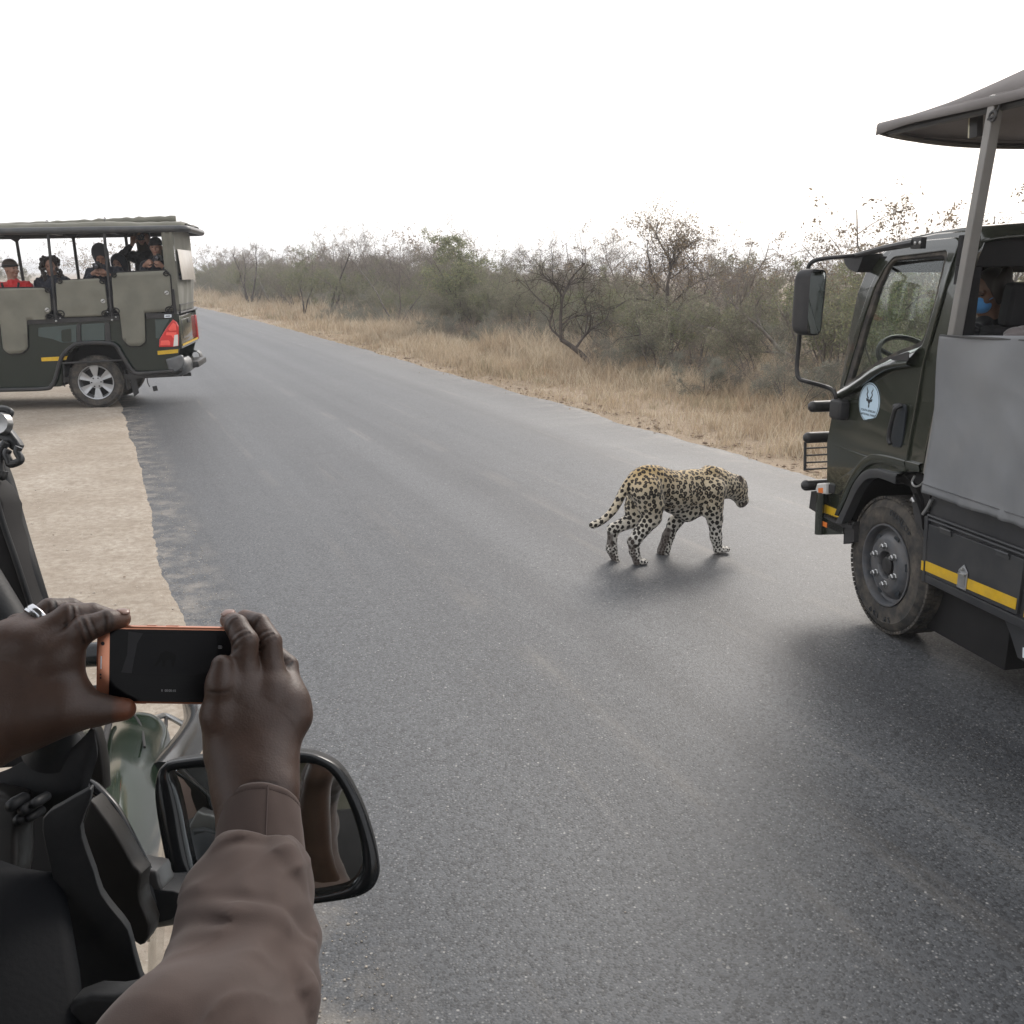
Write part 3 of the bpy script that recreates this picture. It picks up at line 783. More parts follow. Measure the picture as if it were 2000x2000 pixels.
row(16.0, 22.0, 42, 115, 1.1, ['bare', 'olive', 'bare', 'bare', 'brown', 'olive'], 1.1, 1.5)
row(-20.0, -13.5, 20, 60, 1.1, ['olive', 'green', 'olive', 'green', 'bare'], 1.0, 1.4)

# single trees one can pick out along the thicket
def tree_at(kind, seed, x, y, label, s=1.0, tilt=(0, 0), rz=0.0, cat='bare_tree', **kw):
    m = plant_meshes(kind, seed, **kw)
    return plant(kind, x, y, s, rz, label=label, meshes=m, tilt=tilt, name=cat)
for (px_, dist, kind, seed, H, label, kw) in (
    (905, 32.5, 'green', 504, 3.3, 'upright yellow green leafy tree standing left of the bare thorn tree', dict(stems=4, lean=0.22, leaf=4.6, ls=0.034, pal=GREEN*1.15, bark=M_BARK)),
    (960, 33.0, 'olive', 505, 3.4, 'olive tree with loose crown beside the yellow green tree', dict(stems=4, leaf=2.4, bark=M_BARK)),
    (650, 46.0, 'bare', 506, 4.4, 'leafless tree with dark trunk rising above the far thicket', dict(stems=2, kids=(9, 7, 6), r0=0.08, leaf=0.2, bark=M_BARK)),
    (600, 47.0, 'green', 507, 3.2, 'green tree beside the leafless one in the far thicket', dict(stems=4, leaf=3.6, bark=M_BARK)),
    (500, 62.0, 'bare', 508, 4.6, 'tall grey leafless tree near the far end of the thicket', dict(stems=3, kids=(9, 7, 6), r0=0.08, leaf=0.3, bark=M_BARK)),
    (1560, 20.5, 'bare', 510, 3.2, 'grey leafless tree directly behind the truck mirror', dict(stems=3, kids=(8, 7, 6), r0=0.05, leaf=0.4)),
    (1830, 16.0, 'brown', 511, 3.9, 'brown leaved tree showing above the truck cab roof', dict(stems=3, leaf=1.6, r0=0.05)),
    (780, 36.0, 'bare', 513, 3.4, 'thin pale leafless tree between the far thicket and the green tree', dict(stems=3, kids=(7, 6, 6), r0=0.04, leaf=0.1)),
    ):
    kw = dict(kw); tl = kw.pop('tilt', (0, 0))
    tree_at(kind, seed, (px_-1000)/1849*dist, dist, label, tilt=tl, cat='bare_tree' if kind == 'bare' else ('bush_tree' if kind == 'brown' else 'green_tree'), H=H, **kw)

def limb_tree(name, label, base_px, dist, lines, mpp, r0, twig, leafn, pal, ls, bark, seed, cat='bush_tree'):
    """tree grown from its main limbs: lines of (right, up) points in metres * 1/mpp, twigs sprout along them"""
    rng = np.random.RandomState(seed); P0 = []; P1 = []; Ra = []; Rb = []; LV = []
    def path(p, d, L_, r, lev):
        q = p.copy(); n = 4
        for i in range(n):
            d = d+rng.normal(0, 0.28, 3)+np.array([0, 0, 0.04]); d /= np.linalg.norm(d); q2 = q+d*L_/n
            P0.append(q); P1.append(q2); Ra.append(max(r*(1-0.7*i/n), 0.003)); Rb.append(max(r*(1-0.7*(i+1)/n), 0.0025)); LV.append(lev); 
            if lev < 3 and rng.uniform() < 0.8:
                s = rng.normal(0, 1, 3); s /= np.linalg.norm(s); path(q2, d*0.6+s*0.8, L_*rng.uniform(0.4, 0.75), r*0.55, lev+1)
            q = q2
    bx, by = lines[0][0][0][0], lines[0][0][0][1]
    for li, (pts, ra, rb) in enumerate(lines):
        ph = rng.uniform(0, 6)
        P = [((x-bx)*mpp, 0.25*math.sin(ph+i*0.7)*(0 if li == 0 else 1)*min(1, i/2), (by-y)*mpp) for i, (x, y) in enumerate(pts)]
        P = [np.array(p) for p in smooth_line(P, 3)]; n = len(P)-1
        for i in range(n):
            a = ra+(rb-ra)*i/n; b = ra+(rb-ra)*(i+1)/n; P0.append(P[i]); P1.append(P[i+1]); Ra.append(a); Rb.append(b); LV.append(0)
            if li > 0 or i > n*0.7:
                for _ in range(rng.poisson(twig)):
                    s = rng.normal(0, 1, 3); s[2] = abs(s[2])*0.8; s /= np.linalg.norm(s); d = (P[i+1]-P[i]); d /= np.linalg.norm(d)
                    path(P[i+1], d*0.7+s*0.9, rng.uniform(0.35, 0.95), min(a*0.5, 0.012), 1)
    P0 = np.array(P0); P1 = np.array(P1); Ra = np.array(Ra); Rb = np.array(Rb); LV = np.array(LV)
    k0 = LV == 0
    Vt, Ft = seg_mesh(P0[k0], P1[k0], Ra[k0], Rb[k0], 7); Vc, Fc = seg_mesh(P0[~k0], P1[~k0], Ra[~k0], Rb[~k0], 3)
    cc = np.tile(np.array([bark]), (len(Vc), 1))*np.repeat(rng.uniform(0.8, 1.3, (len(Vc)//6, 1)), 6, 0)
    nl = int((LV >= 2).sum()*leafn); E_ = P1[LV >= 2]
    Vl, Fl, cl = leaf_quads(rng, E_[rng.randint(0, len(E_), nl)], ls, pal) if nl else (np.zeros((0, 3)), np.zeros((0, 4), int), np.zeros((0, 3)))
    x = (base_px-1000)/1849*dist; y = dist
    e = empty(name, (x, y, float(ground_h(np.array(x), np.array(y)))-0.03), (0, 0, 0), label, 'tree')
    np_mesh('trunk', Vt, Ft, mat('bark_%d' % seed, bark, 0.9, var=0.3, vscale=8), e, smooth=180)
    np_mesh('crown', np.concatenate([Vc, Vl]), [Fc, Fl+len(Vc)], M_LEAF, e, attrs={'col': np.concatenate([cc, cl])})
    return e
DK = (0.085, 0.070, 0.060); GY = (0.24, 0.21, 0.185)
limb_tree('thorn_tree', 'bare dark thorn tree with leaning black trunk and open crown at centre right', 1168, 20.5,
    [([(915, 815), (850, 740), (790, 690), (742, 660)], 0.068, 0.045), ([(742, 662), (738, 560), (745, 470), (770, 420), (800, 370), (845, 325)], 0.038, 0.010), ([(745, 470), (712, 420), (662, 380), (640, 330)], 0.025, 0.009),
     ([(740, 600), (780, 565), (850, 545), (910, 540)], 0.022, 0.008), ([(738, 650), (690, 600), (700, 530), (650, 490), (600, 440), (570, 380)], 0.026, 0.008), ([(812, 695), (850, 640), (900, 600), (950, 570), (965, 520)], 0.030, 0.009), ([(850, 640), (862, 560), (850, 490), (885, 440)], 0.018, 0.007),
     ([(770, 420), (830, 400), (880, 350)], 0.014, 0.006), ([(745, 470), (700, 400), (705, 330)], 0.014, 0.006)], 20.5/1849/2.356, 0.08, 0.75, 0.12, BROWN, 0.02, DK, 601)
limb_tree('tall_tree', 'tallest tree of the thicket with sparse brown leaves against the sky', 1298, 23.5,
    [([(1222, 760), (1220, 640), (1218, 520), (1215, 420)], 0.07, 0.045), ([(1215, 420), (1228, 335), (1205, 275), (1165, 205), (1165, 160)], 0.038, 0.008), ([(1228, 335), (1282, 265), (1335, 228)], 0.022, 0.007), ([(1215, 400), (1290, 350), (1350, 290)], 0.020, 0.007), ([(1220, 460), (1160, 400), (1120, 300), (1115, 200)], 0.022, 0.007), ([(1225, 330), (1250, 270), (1250, 220)], 0.016, 0.006), ([(1218, 520), (1300, 440), (1400, 380)], 0.02, 0.007)],
    23.5/1849/2.356, 0.07, 1.6, 1.3, BROWN*1.15, 0.030, (0.11, 0.09, 0.075), 602)
limb_tree('leaning_tree', 'long grey leafless trunk leaning left behind the truck mirror', 1553, 18.5,
    [([(1822, 760), (1820, 650), (1745, 605), (1650, 510), (1560, 440), (1500, 385)], 0.055, 0.014), ([(1745, 612), (1620, 600), (1480, 522), (1350, 485)], 0.026, 0.008), ([(1650, 510), (1620, 420), (1640, 350)], 0.02, 0.007), ([(1560, 440), (1540, 370), (1555, 300)], 0.016, 0.006), ([(1820, 650), (1790, 540), (1700, 400), (1690, 370)], 0.024, 0.007)],
    18.5/1849/2.356, 0.05, 1.2, 0.25, BROWN, 0.02, GY, 603)
limb_tree('arched_tree', 'dark arched leafless branches between the bare thorn tree and the tallest tree', 1308, 21.5,
    [([(1245, 760), (1243, 640), (1240, 530), (1172, 462), (1060, 440), (985, 480)], 0.045, 0.012), ([(1172, 462), (1120, 400), (1070, 370)], 0.018, 0.006), ([(1240, 530), (1290, 460), (1380, 420)], 0.022, 0.007), ([(1243, 600), (1180, 580), (1090, 600), (1010, 610)], 0.018, 0.007)],
    21.5/1849/2.356, 0.05, 1.5, 0.3, BROWN, 0.02, (0.10, 0.085, 0.075), 604)

# the wood behind: no tree of it can be told from the next
def wood(name, spots, label):
    Vs = []; Fs3 = []; Cs = []; off = 0; rng = np.random.RandomState(9)
    kinds = ['bare', 'olive', 'brown', 'bare']
    for (x, y, s) in spots:
        kd = kinds[rng.randint(4)]; Vc, Fc, cc, Vl, Fl, cl = LIB[kd][rng.randint(2)][2]
        ks = np.nonzero(rng.uniform(0, 1, len(Fc)//3) < 0.30)[0]
        m = len(Vc)//6
        ks = ks[ks < m]
        vi = (6*ks[:, None]+np.arange(6)[None]).ravel(); v = Vc[vi]
        ii = 6*np.arange(len(ks))[:, None]
        f = np.concatenate([ii+np.array([[k, (k+1) % 3, 3+(k+1) % 3, 3+k]]) for k in range(3)])
        c0 = v.reshape(-1, 6, 3).mean(1, keepdims=True); v = (c0+(v.reshape(-1, 6, 3)-c0)*1.0).reshape(-1, 3)
        kl = np.nonzero(rng.uniform(0, 1, len(Fl)) < 0.5)[0]; vl = Vl.reshape(-1, 4, 3)[kl]
        cen = vl.mean(1, keepdims=True); vl = (cen+(vl-cen)*2.0).reshape(-1, 3)
        an = rng.uniform(0, 6.28); R2 = np.array([[math.cos(an), -math.sin(an), 0], [math.sin(an), math.cos(an), 0], [0, 0, 1]])
        W = np.concatenate([v, vl]) @ R2.T*s+np.array([x, y, -0.1])
        Vs.append(W); Cs.append(np.concatenate([cc[vi], cl.reshape(-1, 4, 3)[kl].reshape(-1, 3)]))
        Fs3.append(np.concatenate([f, 4*np.arange(len(kl))[:, None]+np.array([[0, 1, 2, 3]])+len(v)])+off); off += len(W)
    o = np_mesh(name, np.concatenate(Vs), np.concatenate(Fs3), M_LEAF, attrs={'col': np.concatenate(Cs)})
    return tag(o, label, 'woodland', kind='stuff')
sp = []
for i in range(60):
    a = rng.uniform(0, 1)**1.2*110+4; b = rng.uniform(23, 34); x, y = road_pt(a, b); sp.append((x, y, rng.uniform(1.0, 1.35)))
for i in range(50):
    a = rng.uniform(105, 170); b = rng.uniform(-30, 34); x, y = road_pt(a, b); sp.append((x, y, rng.uniform(1.3, 1.9)))
wood('far_woodland', sp, 'grey mass of distant bushveld behind the roadside bushes')
sp = []
for i in range(44):
    a = rng.uniform(40, 110); b = rng.uniform(-50, -18); x, y = road_pt(a, b); sp.append((x, y, rng.uniform(1.2, 1.6)))
wood('far_woodland', sp, 'hazy woodland far behind the left vehicle')

# ================================================================== LEOPARD
def coat_mat():
    m, N, L, b = nodes_of('leopard_coat', 0.75)
    P = N.new('ShaderNodeTexCoord').outputs['Object']
    base = n_attr(N, 'coat').outputs['Color']; rose = n_attr(N, 'rose').outputs['Fac']; d = n_attr(N, 'spot').outputs['Fac']; dark = n_attr(N, 'dark').outputs['Fac']
    wob = n_noise(N, L, P, 52, 3, 0.6); wob2 = n_noise(N, L, P, 45, 2)
    dd = n_math(N, L, 'ADD', d, n_range(N, L, wob, 0.3, 0.7, -0.30, 0.26))
    solid = n_range(N, L, dd, 0.84, 0.76)
    ring_out = n_range(N, L, dd, 0.93, 0.85)
    gap = n_range(N, L, wob2, 0.36, 0.46)
    ring_in = n_math(N, L, 'MULTIPLY', n_range(N, L, dd, 0.10, 0.30), 1.0)
    ring = n_math(N, L, 'MULTIPLY', n_math(N, L, 'MULTIPLY', ring_out, ring_in), n_math(N, L, 'MAXIMUM', gap, n_range(N, L, wob, 0.55, 0.5)))
    inner = n_math(N, L, 'MULTIPLY', n_range(N, L, dd, 0.72, 0.6), rose)
    pt = n_math(N, L, 'ADD', n_math(N, L, 'MULTIPLY', ring, rose), n_math(N, L, 'MULTIPLY', solid, n_math(N, L, 'SUBTRACT', 1.0, rose)))
    st = N.new('ShaderNodeMapping'); st.inputs['Scale'].default_value = (1, 1, 1); L.new(P, st.inputs[0])
    fur = n_range(N, L, n_noise(N, L, P, 190, 4, 0.7), 0.35, 0.65, 0.80, 1.15)
    col = n_mix(N, L, 1.0, base, fur, 'MULTIPLY')
    col = n_mix(N, L, n_math(N, L, 'MULTIPLY', inner, 0.55), col, (0.30, 0.195, 0.10))
    col = n_mix(N, L, pt, col, (0.020, 0.016, 0.013))
    col = n_mix(N, L, dark, col, (0.060, 0.045, 0.038))
    L.new(col, b.inputs['Base Color'])
    b.inputs['Specular IOR Level'].default_value = 0.25
    b.inputs['Sheen Weight'].default_value = 0.12; b.inputs['Sheen Roughness'].default_value = 0.5
    bp = N.new('ShaderNodeBump'); bp.inputs['Strength'].default_value = 0.5; bp.inputs['Distance'].default_value = 0.004
    L.new(n_noise(N, L, P, 260, 3, 0.7), bp.inputs['Height']); L.new(bp.outputs[0], b.inputs['Normal'])
    return m
M_COAT = coat_mat()

def make_leopard():
    e = empty('leopard', (0.88, 6.69, 0.004), (0, 0, RAD(90-66.4)), 'spotted leopard walking across the asphalt towards the truck', 'leopard')
    B = Body()
    pel, lum, bel, rib, sho, nk0, nk1 = [(0.088,0.000,0.571),(0.187,0.000,0.586),(0.354,0.000,0.506),(0.506,0.000,0.486),(0.665,0.000,0.509),(0.738,0.000,0.520),(0.851,0.000,0.492)]
    B.ell(pel, (0.150, 0.105, 0.132), k=0.05)
    B.cone(lum, bel, 0.118, 0.140, 0.05)
    B.ell(rib, (0.235, 0.122, 0.165), k=0.06)
    B.ell(sho, (0.120, 0.112, 0.140), k=0.05)
    B.cone(nk0, nk1, 0.122, 0.096, 0.05)
    # low-slung belly and breastbone
    b0, b1, b2 = [(0.320,0.000,0.403),(0.474,0.000,0.325),(0.617,0.000,0.367)]
    B.chain([b0, b1, b2], [0.060, 0.062, 0.070], 0.05)
    # shoulder blades and hips stand up under the skin
    sb = [(0.651,-0.045,0.623),(0.634,-0.045,0.507)]; B.cone(sb[0], sb[1], 0.050, 0.070, 0.035)
    sb = [(0.666,0.045,0.611),(0.641,0.045,0.488)]; B.cone(sb[0], sb[1], 0.045, 0.070, 0.035)
    hp = [(0.080,-0.045,0.661)][0]; B.ell(hp, (0.10, 0.05, 0.06), k=0.05)
    # head: skull, cheeks, muzzle, chin, ears
    hk, ck, mz0, mz1, chn, brow = [(0.906,0.000,0.487),(0.918,0.000,0.437),(0.948,0.000,0.427),(0.985,0.000,0.372),(0.964,0.000,0.346),(0.970,0.000,0.467)]
    B.ell(hk, (0.090, 0.074, 0.084), k=0.03)
    B.ell((ck[0], -0.036, ck[2]), (0.064, 0.042, 0.064), k=0.025); B.ell((ck[0], 0.036, ck[2]), (0.064, 0.042, 0.064), k=0.025)
    B.cone(mz0, mz1, 0.054, 0.040, 0.02)
    B.ell((mz1[0]-0.004, -0.016, mz1[2]-0.004), (0.028, 0.022, 0.026), k=0.01); B.ell((mz1[0]-0.004, 0.016, mz1[2]-0.004), (0.028, 0.022, 0.026), k=0.01)
    B.ell(chn, (0.030, 0.024, 0.018), k=0.012)
    B.cone(ck, chn, 0.058, 0.032, 0.03)
    B.ell((brow[0], -0.028, brow[2]), (0.022, 0.020, 0.02), k=0.015); B.ell((brow[0], 0.028, brow[2]), (0.022, 0.020, 0.02), k=0.015)
    ears = [([(0.900,-0.052,0.548)][0], 1), ([(0.941,0.052,0.529)][0], -1)]
    for ec, sg in ears:
        B.ell(ec, (0.017, 0.030, 0.034), k=0.010)
        B.ell((ec[0]+0.012, ec[1], ec[2]+0.004), (0.010, 0.016, 0.018), k=0.006, sub=True)
    # tail
    tl = [(-0.039,-0.020,0.623),(-0.099,-0.020,0.536),(-0.141,-0.020,0.460),(-0.187,-0.020,0.398),(-0.252,-0.020,0.348),(-0.310,-0.020,0.324),(-0.350,-0.020,0.316)]
    B.chain(smooth_line(tl, 3), list(np.interp(np.arange(19), [0, 4, 12, 18], [0.030, 0.027, 0.021, 0.018])), 0.02)
    # legs (hip/shoulder, knee/elbow, hock/wrist, foot)
    pads = []
    def leg(p, r, side, toe, k=0.03):
        B.chain(p, r, k)
        f = np.array(p[-1]); t = np.array(toe, float)
        for i, o in enumerate((-0.030, -0.011, 0.011, 0.030)):
            B.cone(f+np.array([0, o*0.7, 0]), f+t*(1.0 if abs(o) < 0.02 else 0.82)+np.array([0, o, 0]), 0.020, 0.0165, 0.007)
    nh = [(0.059,-0.075,0.553),(0.105,-0.075,0.441),(0.114,-0.075,0.343),(-0.029,-0.075,0.175),(-0.021,-0.075,0.102),(0.011,-0.075,0.017)]
    leg(nh, [0.118, 0.096, 0.070, 0.039, 0.034, 0.034], -1, (0.062, 0, -0.002))
    B.cone(nh[2], nh[3], 0.056, 0.034, 0.03)
    fh = [(0.113,0.075,0.509),(0.080,0.075,0.383),(0.071,0.075,0.301),(-0.118,0.075,0.239),(-0.126,0.075,0.095),(-0.104,0.075,0.036)]
    leg(fh, [0.112, 0.088, 0.063, 0.039, 0.036, 0.033], 1, (0.018, 0, -0.050))
    nf = [(0.630,-0.085,0.502),(0.638,-0.085,0.377),(0.665,-0.085,0.277),(0.684,-0.085,0.134),(0.709,-0.085,0.028)]
    leg(nf, [0.100, 0.075, 0.056, 0.041, 0.036], -1, (0.085, 0, -0.002))
    B.cone(nf[1], (nf[1][0]-0.045, nf[1][1], nf[1][2]-0.045), 0.05, 0.038, 0.03)
    ff = [(0.672,0.085,0.442),(0.539,0.085,0.327),(0.423,0.085,0.233),(0.372,0.085,0.133),(0.333,0.085,0.016)]
    leg(ff, [0.088, 0.065, 0.049, 0.041, 0.044], 1, (0.004, 0, -0.045))
    B.cone(ff[3], ff[4], 0.036, 0.045, 0.02)
    h = 0.0048
    V, Q = B.mesh(h, 0.05)
    Nn = vnormals(V, Q)
    # ---- coat colours: tawny along the back, cream below and on the legs
    z = V[:, 2]; top = np.clip((z-0.54)/0.15, 0, 1)
    low = np.clip((0.42-z)/0.20, 0, 1)
    back = np.array([0.48, 0.34, 0.16]); flank = np.array([0.54, 0.46, 0.33]); white = np.array([0.60, 0.57, 0.51])
    C = flank[None]*(1-top[:, None])+back[None]*top[:, None]
    C = C*(1-low[:, None])+white[None]*low[:, None]
    under = np.clip((-Nn[:, 2]-0.3)/0.5, 0, 1)[:, None]; C = C*(1-under*0.7)+white*under*0.7
    hd = np.array(ck); dh = np.linalg.norm(V-np.array([[hd[0]+0.03, 0, hd[2]-0.04]]), axis=1)
    f = np.clip(1-dh/0.10, 0, 1)[:, None]; C = C*(1-0.5*f)+white*0.5*f
    # ---- spot centres by dart throwing; spacing varies over the body
    headx = nk1[0]+0.02
    def spacing(p):
        s = 0.033
        if p[0] > nk0[0]-0.05: s = 0.025
        if p[0] > headx: s = 0.021
        if p[2] < 0.30: s = 0.032
        if p[2] < 0.14: s = 0.019
        if p[2] > 0.60: s = 0.029
        if p[0] > 0.55 and p[2] > 0.3 and p[0] < nk0[0]: s = 0.032
        return s
    rng = np.random.RandomState(12); hashg = {}; cen = []; cs = 0.03
    for i in rng.permutation(len(V)):
        p = V[i]; s = spacing(p); key = tuple((p//cs).astype(int)); ok = True
        for dx in (-2, -1, 0, 1, 2):
            for dy in (-2, -1, 0, 1, 2):
                for dz in (-2, -1, 0, 1, 2):
                    for j in hashg.get((key[0]+dx, key[1]+dy, key[2]+dz), ()):
                        if np.dot(cen[j][0]-p, cen[j][0]-p) < s*s: ok = False; break
                    if not ok: break
                if not ok: break
            if not ok: break
        if ok:
            hashg.setdefault(key, []).append(len(cen)); cen.append((p.copy(), s*rng.uniform(0.88, 1.12)))
    kd = KDTree(len(cen))
    for i, (p, s) in enumerate(cen): kd.insert(p, i)
    kd.balance()
    spot = np.empty(len(V)); rose = np.empty(len(V))
    for i, p in enumerate(V):
        _, j, d = kd.find(p); c, s = cen[j]
        q = p-c; d = math.sqrt(q[0]**2*1.15+q[1]**2+q[2]**2*0.85)
        spot[i] = d/(s*0.58)
        rose[i] = 1.0 if (c[2] > 0.36 and 0.20 < c[0] < nk0[0]-0.02 and s > 0.024 and (j*7919) % 10 < 6) else (0.2 if c[2] > 0.4 and c[0] > -0.05 else 0.0)
    def seg_d(a, b):
        a = np.array(a); b = np.array(b); t = np.clip(((V-a) @ (b-a))/((b-a) @ (b-a)), 0, 1)
        return np.linalg.norm(V-a-t[:, None]*(b-a), axis=1)
    dark = np.zeros(len(V))
    for ec, sg in ears: dark = np.maximum(dark, np.clip((0.037-np.linalg.norm(V-np.array(ec), axis=1))/0.006, 0, 1)*0.85)
    # dark brown backs of the feet, the pads and the mouth line
    back_face = np.clip((-Nn[:, 0]-0.15)/0.3, 0, 1)
    for a, b, r in ((nh[3], nh[5], 0.055), (fh[3], fh[5], 0.060), (ff[3], ff[4], 0.075)):
        dark = np.maximum(dark, back_face*np.clip((r-seg_d(a, b))/0.01, 0, 1)*np.clip((0.235-z)/0.03, 0, 1)*0.85)
    dark = np.maximum(dark, np.clip((-Nn[:, 2]-0.5)/0.3, 0, 1)*np.clip((0.03-z)/0.01, 0, 1))
    ml = [(0.966,0.000,0.347),(1.008,0.000,0.351)]
    dark = np.maximum(dark, np.clip((0.024-seg_d((ml[0][0], -0.035, ml[0][2]), (ml[1][0], -0.012, ml[1][2])))/0.008, 0, 1)*0.9)
    dark = np.maximum(dark, np.clip((0.020-seg_d((mz1[0]+0.032, -0.01, mz1[2]+0.012), (mz1[0]+0.032, 0.01, mz1[2]+0.012)))/0.006, 0, 1)*0.9)
    np_mesh('body', V, Q, M_COAT, e, smooth=180, attrs={'coat': C, 'spot': spot, 'rose': rose, 'dark': dark})
    # eyes and whiskers
    M_EYE = mat('amber_eye', (0.30, 0.22, 0.05), 0.1, var=0.2)
    for sg in (-1, 1):
        mb = MB(); mb.lathe([(0.0001, -0.009), (0.008, -0.004), (0.009, 0.0), (0.0065, 0.006), (0.0001, 0.009)], (brow[0]+0.014, sg*0.034, brow[2]-0.018), (0.8, sg*0.5, 0), 12)
        mb.build('eye', M_EYE, e, 180)
    wh = MB(); rg = random.Random(4)
    for sg in (-1, 1):
        for k in range(6):
            s = Vector((mz1[0]+0.01, sg*0.033, mz1[2]-0.012+0.005*(k % 3)))
            d = Vector((0.1+0.3*rg.random(), sg, -0.25+0.12*k)).normalized()
            wh.tube([s, s+d*0.035, s+d*0.07+Vector((0, 0, -0.012))], [0.0006, 0.0005, 0.0002], 3)
    wh.build('whiskers', mat('whisker_white', (0.7, 0.7, 0.66), 0.5), e)
    return e
make_leopard()

# ================================================================== VEHICLES: shared pieces
M_GPAINT = mat('dark_green_paint', (0.006, 0.014, 0.010), 0.2, var=0.10, vscale=2, coat=0.25, dust=(0.09, 0.08, 0.07), dustamt=0.07)
M_OLIVE = mat('olive_grey_paint', (0.022, 0.026, 0.018), 0.2, var=0.08, vscale=2, coat=0.8, dust=(0.14, 0.13, 0.10), dustamt=0.10)
M_BLACK = mat('black_steel', (0.018, 0.018, 0.019), 0.42, var=0.2, bump=0.08, bscale=120, dust=(0.14, 0.12, 0.10), dustamt=0.2)
M_PLAST = mat('black_plastic', (0.022, 0.022, 0.023), 0.55, var=0.2, bump=0.15, bscale=300, dust=(0.16, 0.14, 0.12), dustamt=0.16)
M_RUBBER = mat('tyre_rubber', (0.030, 0.029, 0.028), 0.85, var=0.2, vscale=12, bump=0.2, bscale=120, dust=(0.17, 0.145, 0.115), dustamt=0.75)
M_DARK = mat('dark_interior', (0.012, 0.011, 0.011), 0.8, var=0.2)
M_TUBE = mat('grey_steel_tube', (0.060, 0.062, 0.064), 0.35, 0.3, var=0.12, dust=(0.2, 0.18, 0.15), dustamt=0.2)
M_YEL = mat('yellow_tape', (0.62, 0.38, 0.015), 0.45, var=0.08, vscale=20, dust=(0.25, 0.2, 0.12), dustamt=0.25)
M_ALLOY = mat('alloy_silver', (0.40, 0.41, 0.42), 0.36, 0.7, var=0.06, dust=(0.35, 0.31, 0.26), dustamt=0.25)
M_STEEL = mat('bright_steel', (0.45, 0.45, 0.44), 0.3, 0.9, var=0.1, vscale=30)
M_CANV = mat('khaki_canvas', (0.155, 0.150, 0.120), 0.9, var=0.10, vscale=4, bump=0.25, bscale=260, sheen=0.2, dust=(0.26, 0.24, 0.19), dustamt=0.2)
M_SEAT = mat('black_seat_fabric', (0.022, 0.021, 0.022), 0.85, var=0.2, bump=0.15, bscale=300)
def glass_mat(name, tint=(0.93, 0.97, 0.95), rough=0.02, alpha=0.25):
    """thin pane: mostly clear, with a sharp sheen"""
    m = bpy.data.materials.new(name); m.use_nodes = True; N = m.node_tree.nodes; L = m.node_tree.links; N.clear()
    t = N.new('ShaderNodeBsdfTransparent'); t.inputs[0].default_value = (*tint, 1)
    g = N.new('ShaderNodeBsdfGlossy'); g.inputs['Roughness'].default_value = rough
    fr = N.new('ShaderNodeLayerWeight'); fr.inputs[0].default_value = 0.5
    mr = n_math(N, L, 'MULTIPLY_ADD', n_math(N, L, 'POWER', fr.outputs['Facing'], 4.0), 0.55, alpha*0.2)
    x = N.new('ShaderNodeMixShader'); L.new(mr, x.inputs[0]); L.new(t.outputs[0], x.inputs[1]); L.new(g.outputs[0], x.inputs[2])
    o = N.new('ShaderNodeOutputMaterial'); L.new(x.outputs[0], o.inputs[0]); return m
M_GLASS = glass_mat('window_glass')
M_MIRR = mat('mirror_glass', (0.72, 0.76, 0.76), 0.02, 1.0, var=0.0)
M_LENSR = mat('red_lens', (0.55, 0.02, 0.02), 0.12, var=0.1, coat=0.8)
M_LENSR2 = mat('bright_red_lens', (0.85, 0.10, 0.08), 0.12, var=0.1, coat=0.8)
M_LENSW = mat('clear_lens', (0.62, 0.60, 0.56), 0.1, var=0.1, coat=0.8)
M_LENSO = mat('orange_lens', (0.75, 0.20, 0.04), 0.15, var=0.1, coat=0.8)
M_WHITE = mat('white_vinyl', (0.72, 0.76, 0.80), 0.4, var=0.02)
M_INK = mat('black_ink', (0.02, 0.025, 0.03), 0.5, var=0.1)

def vehicle_matrix(o, az, pitch=0.0):
    a = RAD(az); u = Vector((-math.sin(a), math.cos(a), 0)); n = Vector((-math.cos(a), -math.sin(a), 0)); z = Vector((0, 0, 1))
    q = RAD(pitch); uu = u*math.cos(q)+z*math.sin(q); w = z*math.cos(q)-u*math.sin(q)
    M = Matrix.Identity(4)
    for i, c in enumerate((uu, n, w)): M[0][i], M[1][i], M[2][i] = c
    M[0][3], M[1][3], M[2][3] = o[0], o[1], o[2]
    return M

def tyre(name, parent, c, r, rr, wd, side, treads=60, tp=0.0055):
    """c: centre of the outer face; side +1: outer face towards +y"""
    ax = (0, side, 0)
    sh = r-rr
    prof = [(rr*0.98, -wd+0.03), (rr+0.01, -wd+0.008), (rr+sh*0.45, -wd-0.004), (r-0.03, -wd+0.012), (r-0.008, -wd+0.035), (r, -wd*0.5), (r-0.008, -0.035),
            (r-0.030, -0.010), (rr+sh*0.62, 0.004), (rr+sh*0.58, 0.001), (rr+sh*0.40, 0.004), (rr+0.020, 0.000), (rr+0.006, -0.006), (rr*0.98, -0.022)]
    mb = MB(); mb.lathe(prof, c, ax, 64, cap=False)
    for k in range(treads):
        a = 2*math.pi*k/treads
        for j, yy in enumerate((-wd*0.14, -wd*0.34, -wd*0.66, -wd*0.86)):
            aa = a+(j % 2)*math.pi/treads
            q = Vector((math.cos(aa), 0, math.sin(aa)))
            mb.box(Vector(c)+q*(r-tp)+Vector((0, side*yy, 0)), (0.016, wd*0.17, 2*math.pi*r/treads*0.8), Euler((0, -aa, 0)).to_matrix())
    return mb.build(name, M_RUBBER, parent, 40)

M_POST = mat('pale_grey_post_paint', (0.22, 0.21, 0.195), 0.4, 0.1, var=0.08, dust=(0.26, 0.24, 0.2), dustamt=0.2)

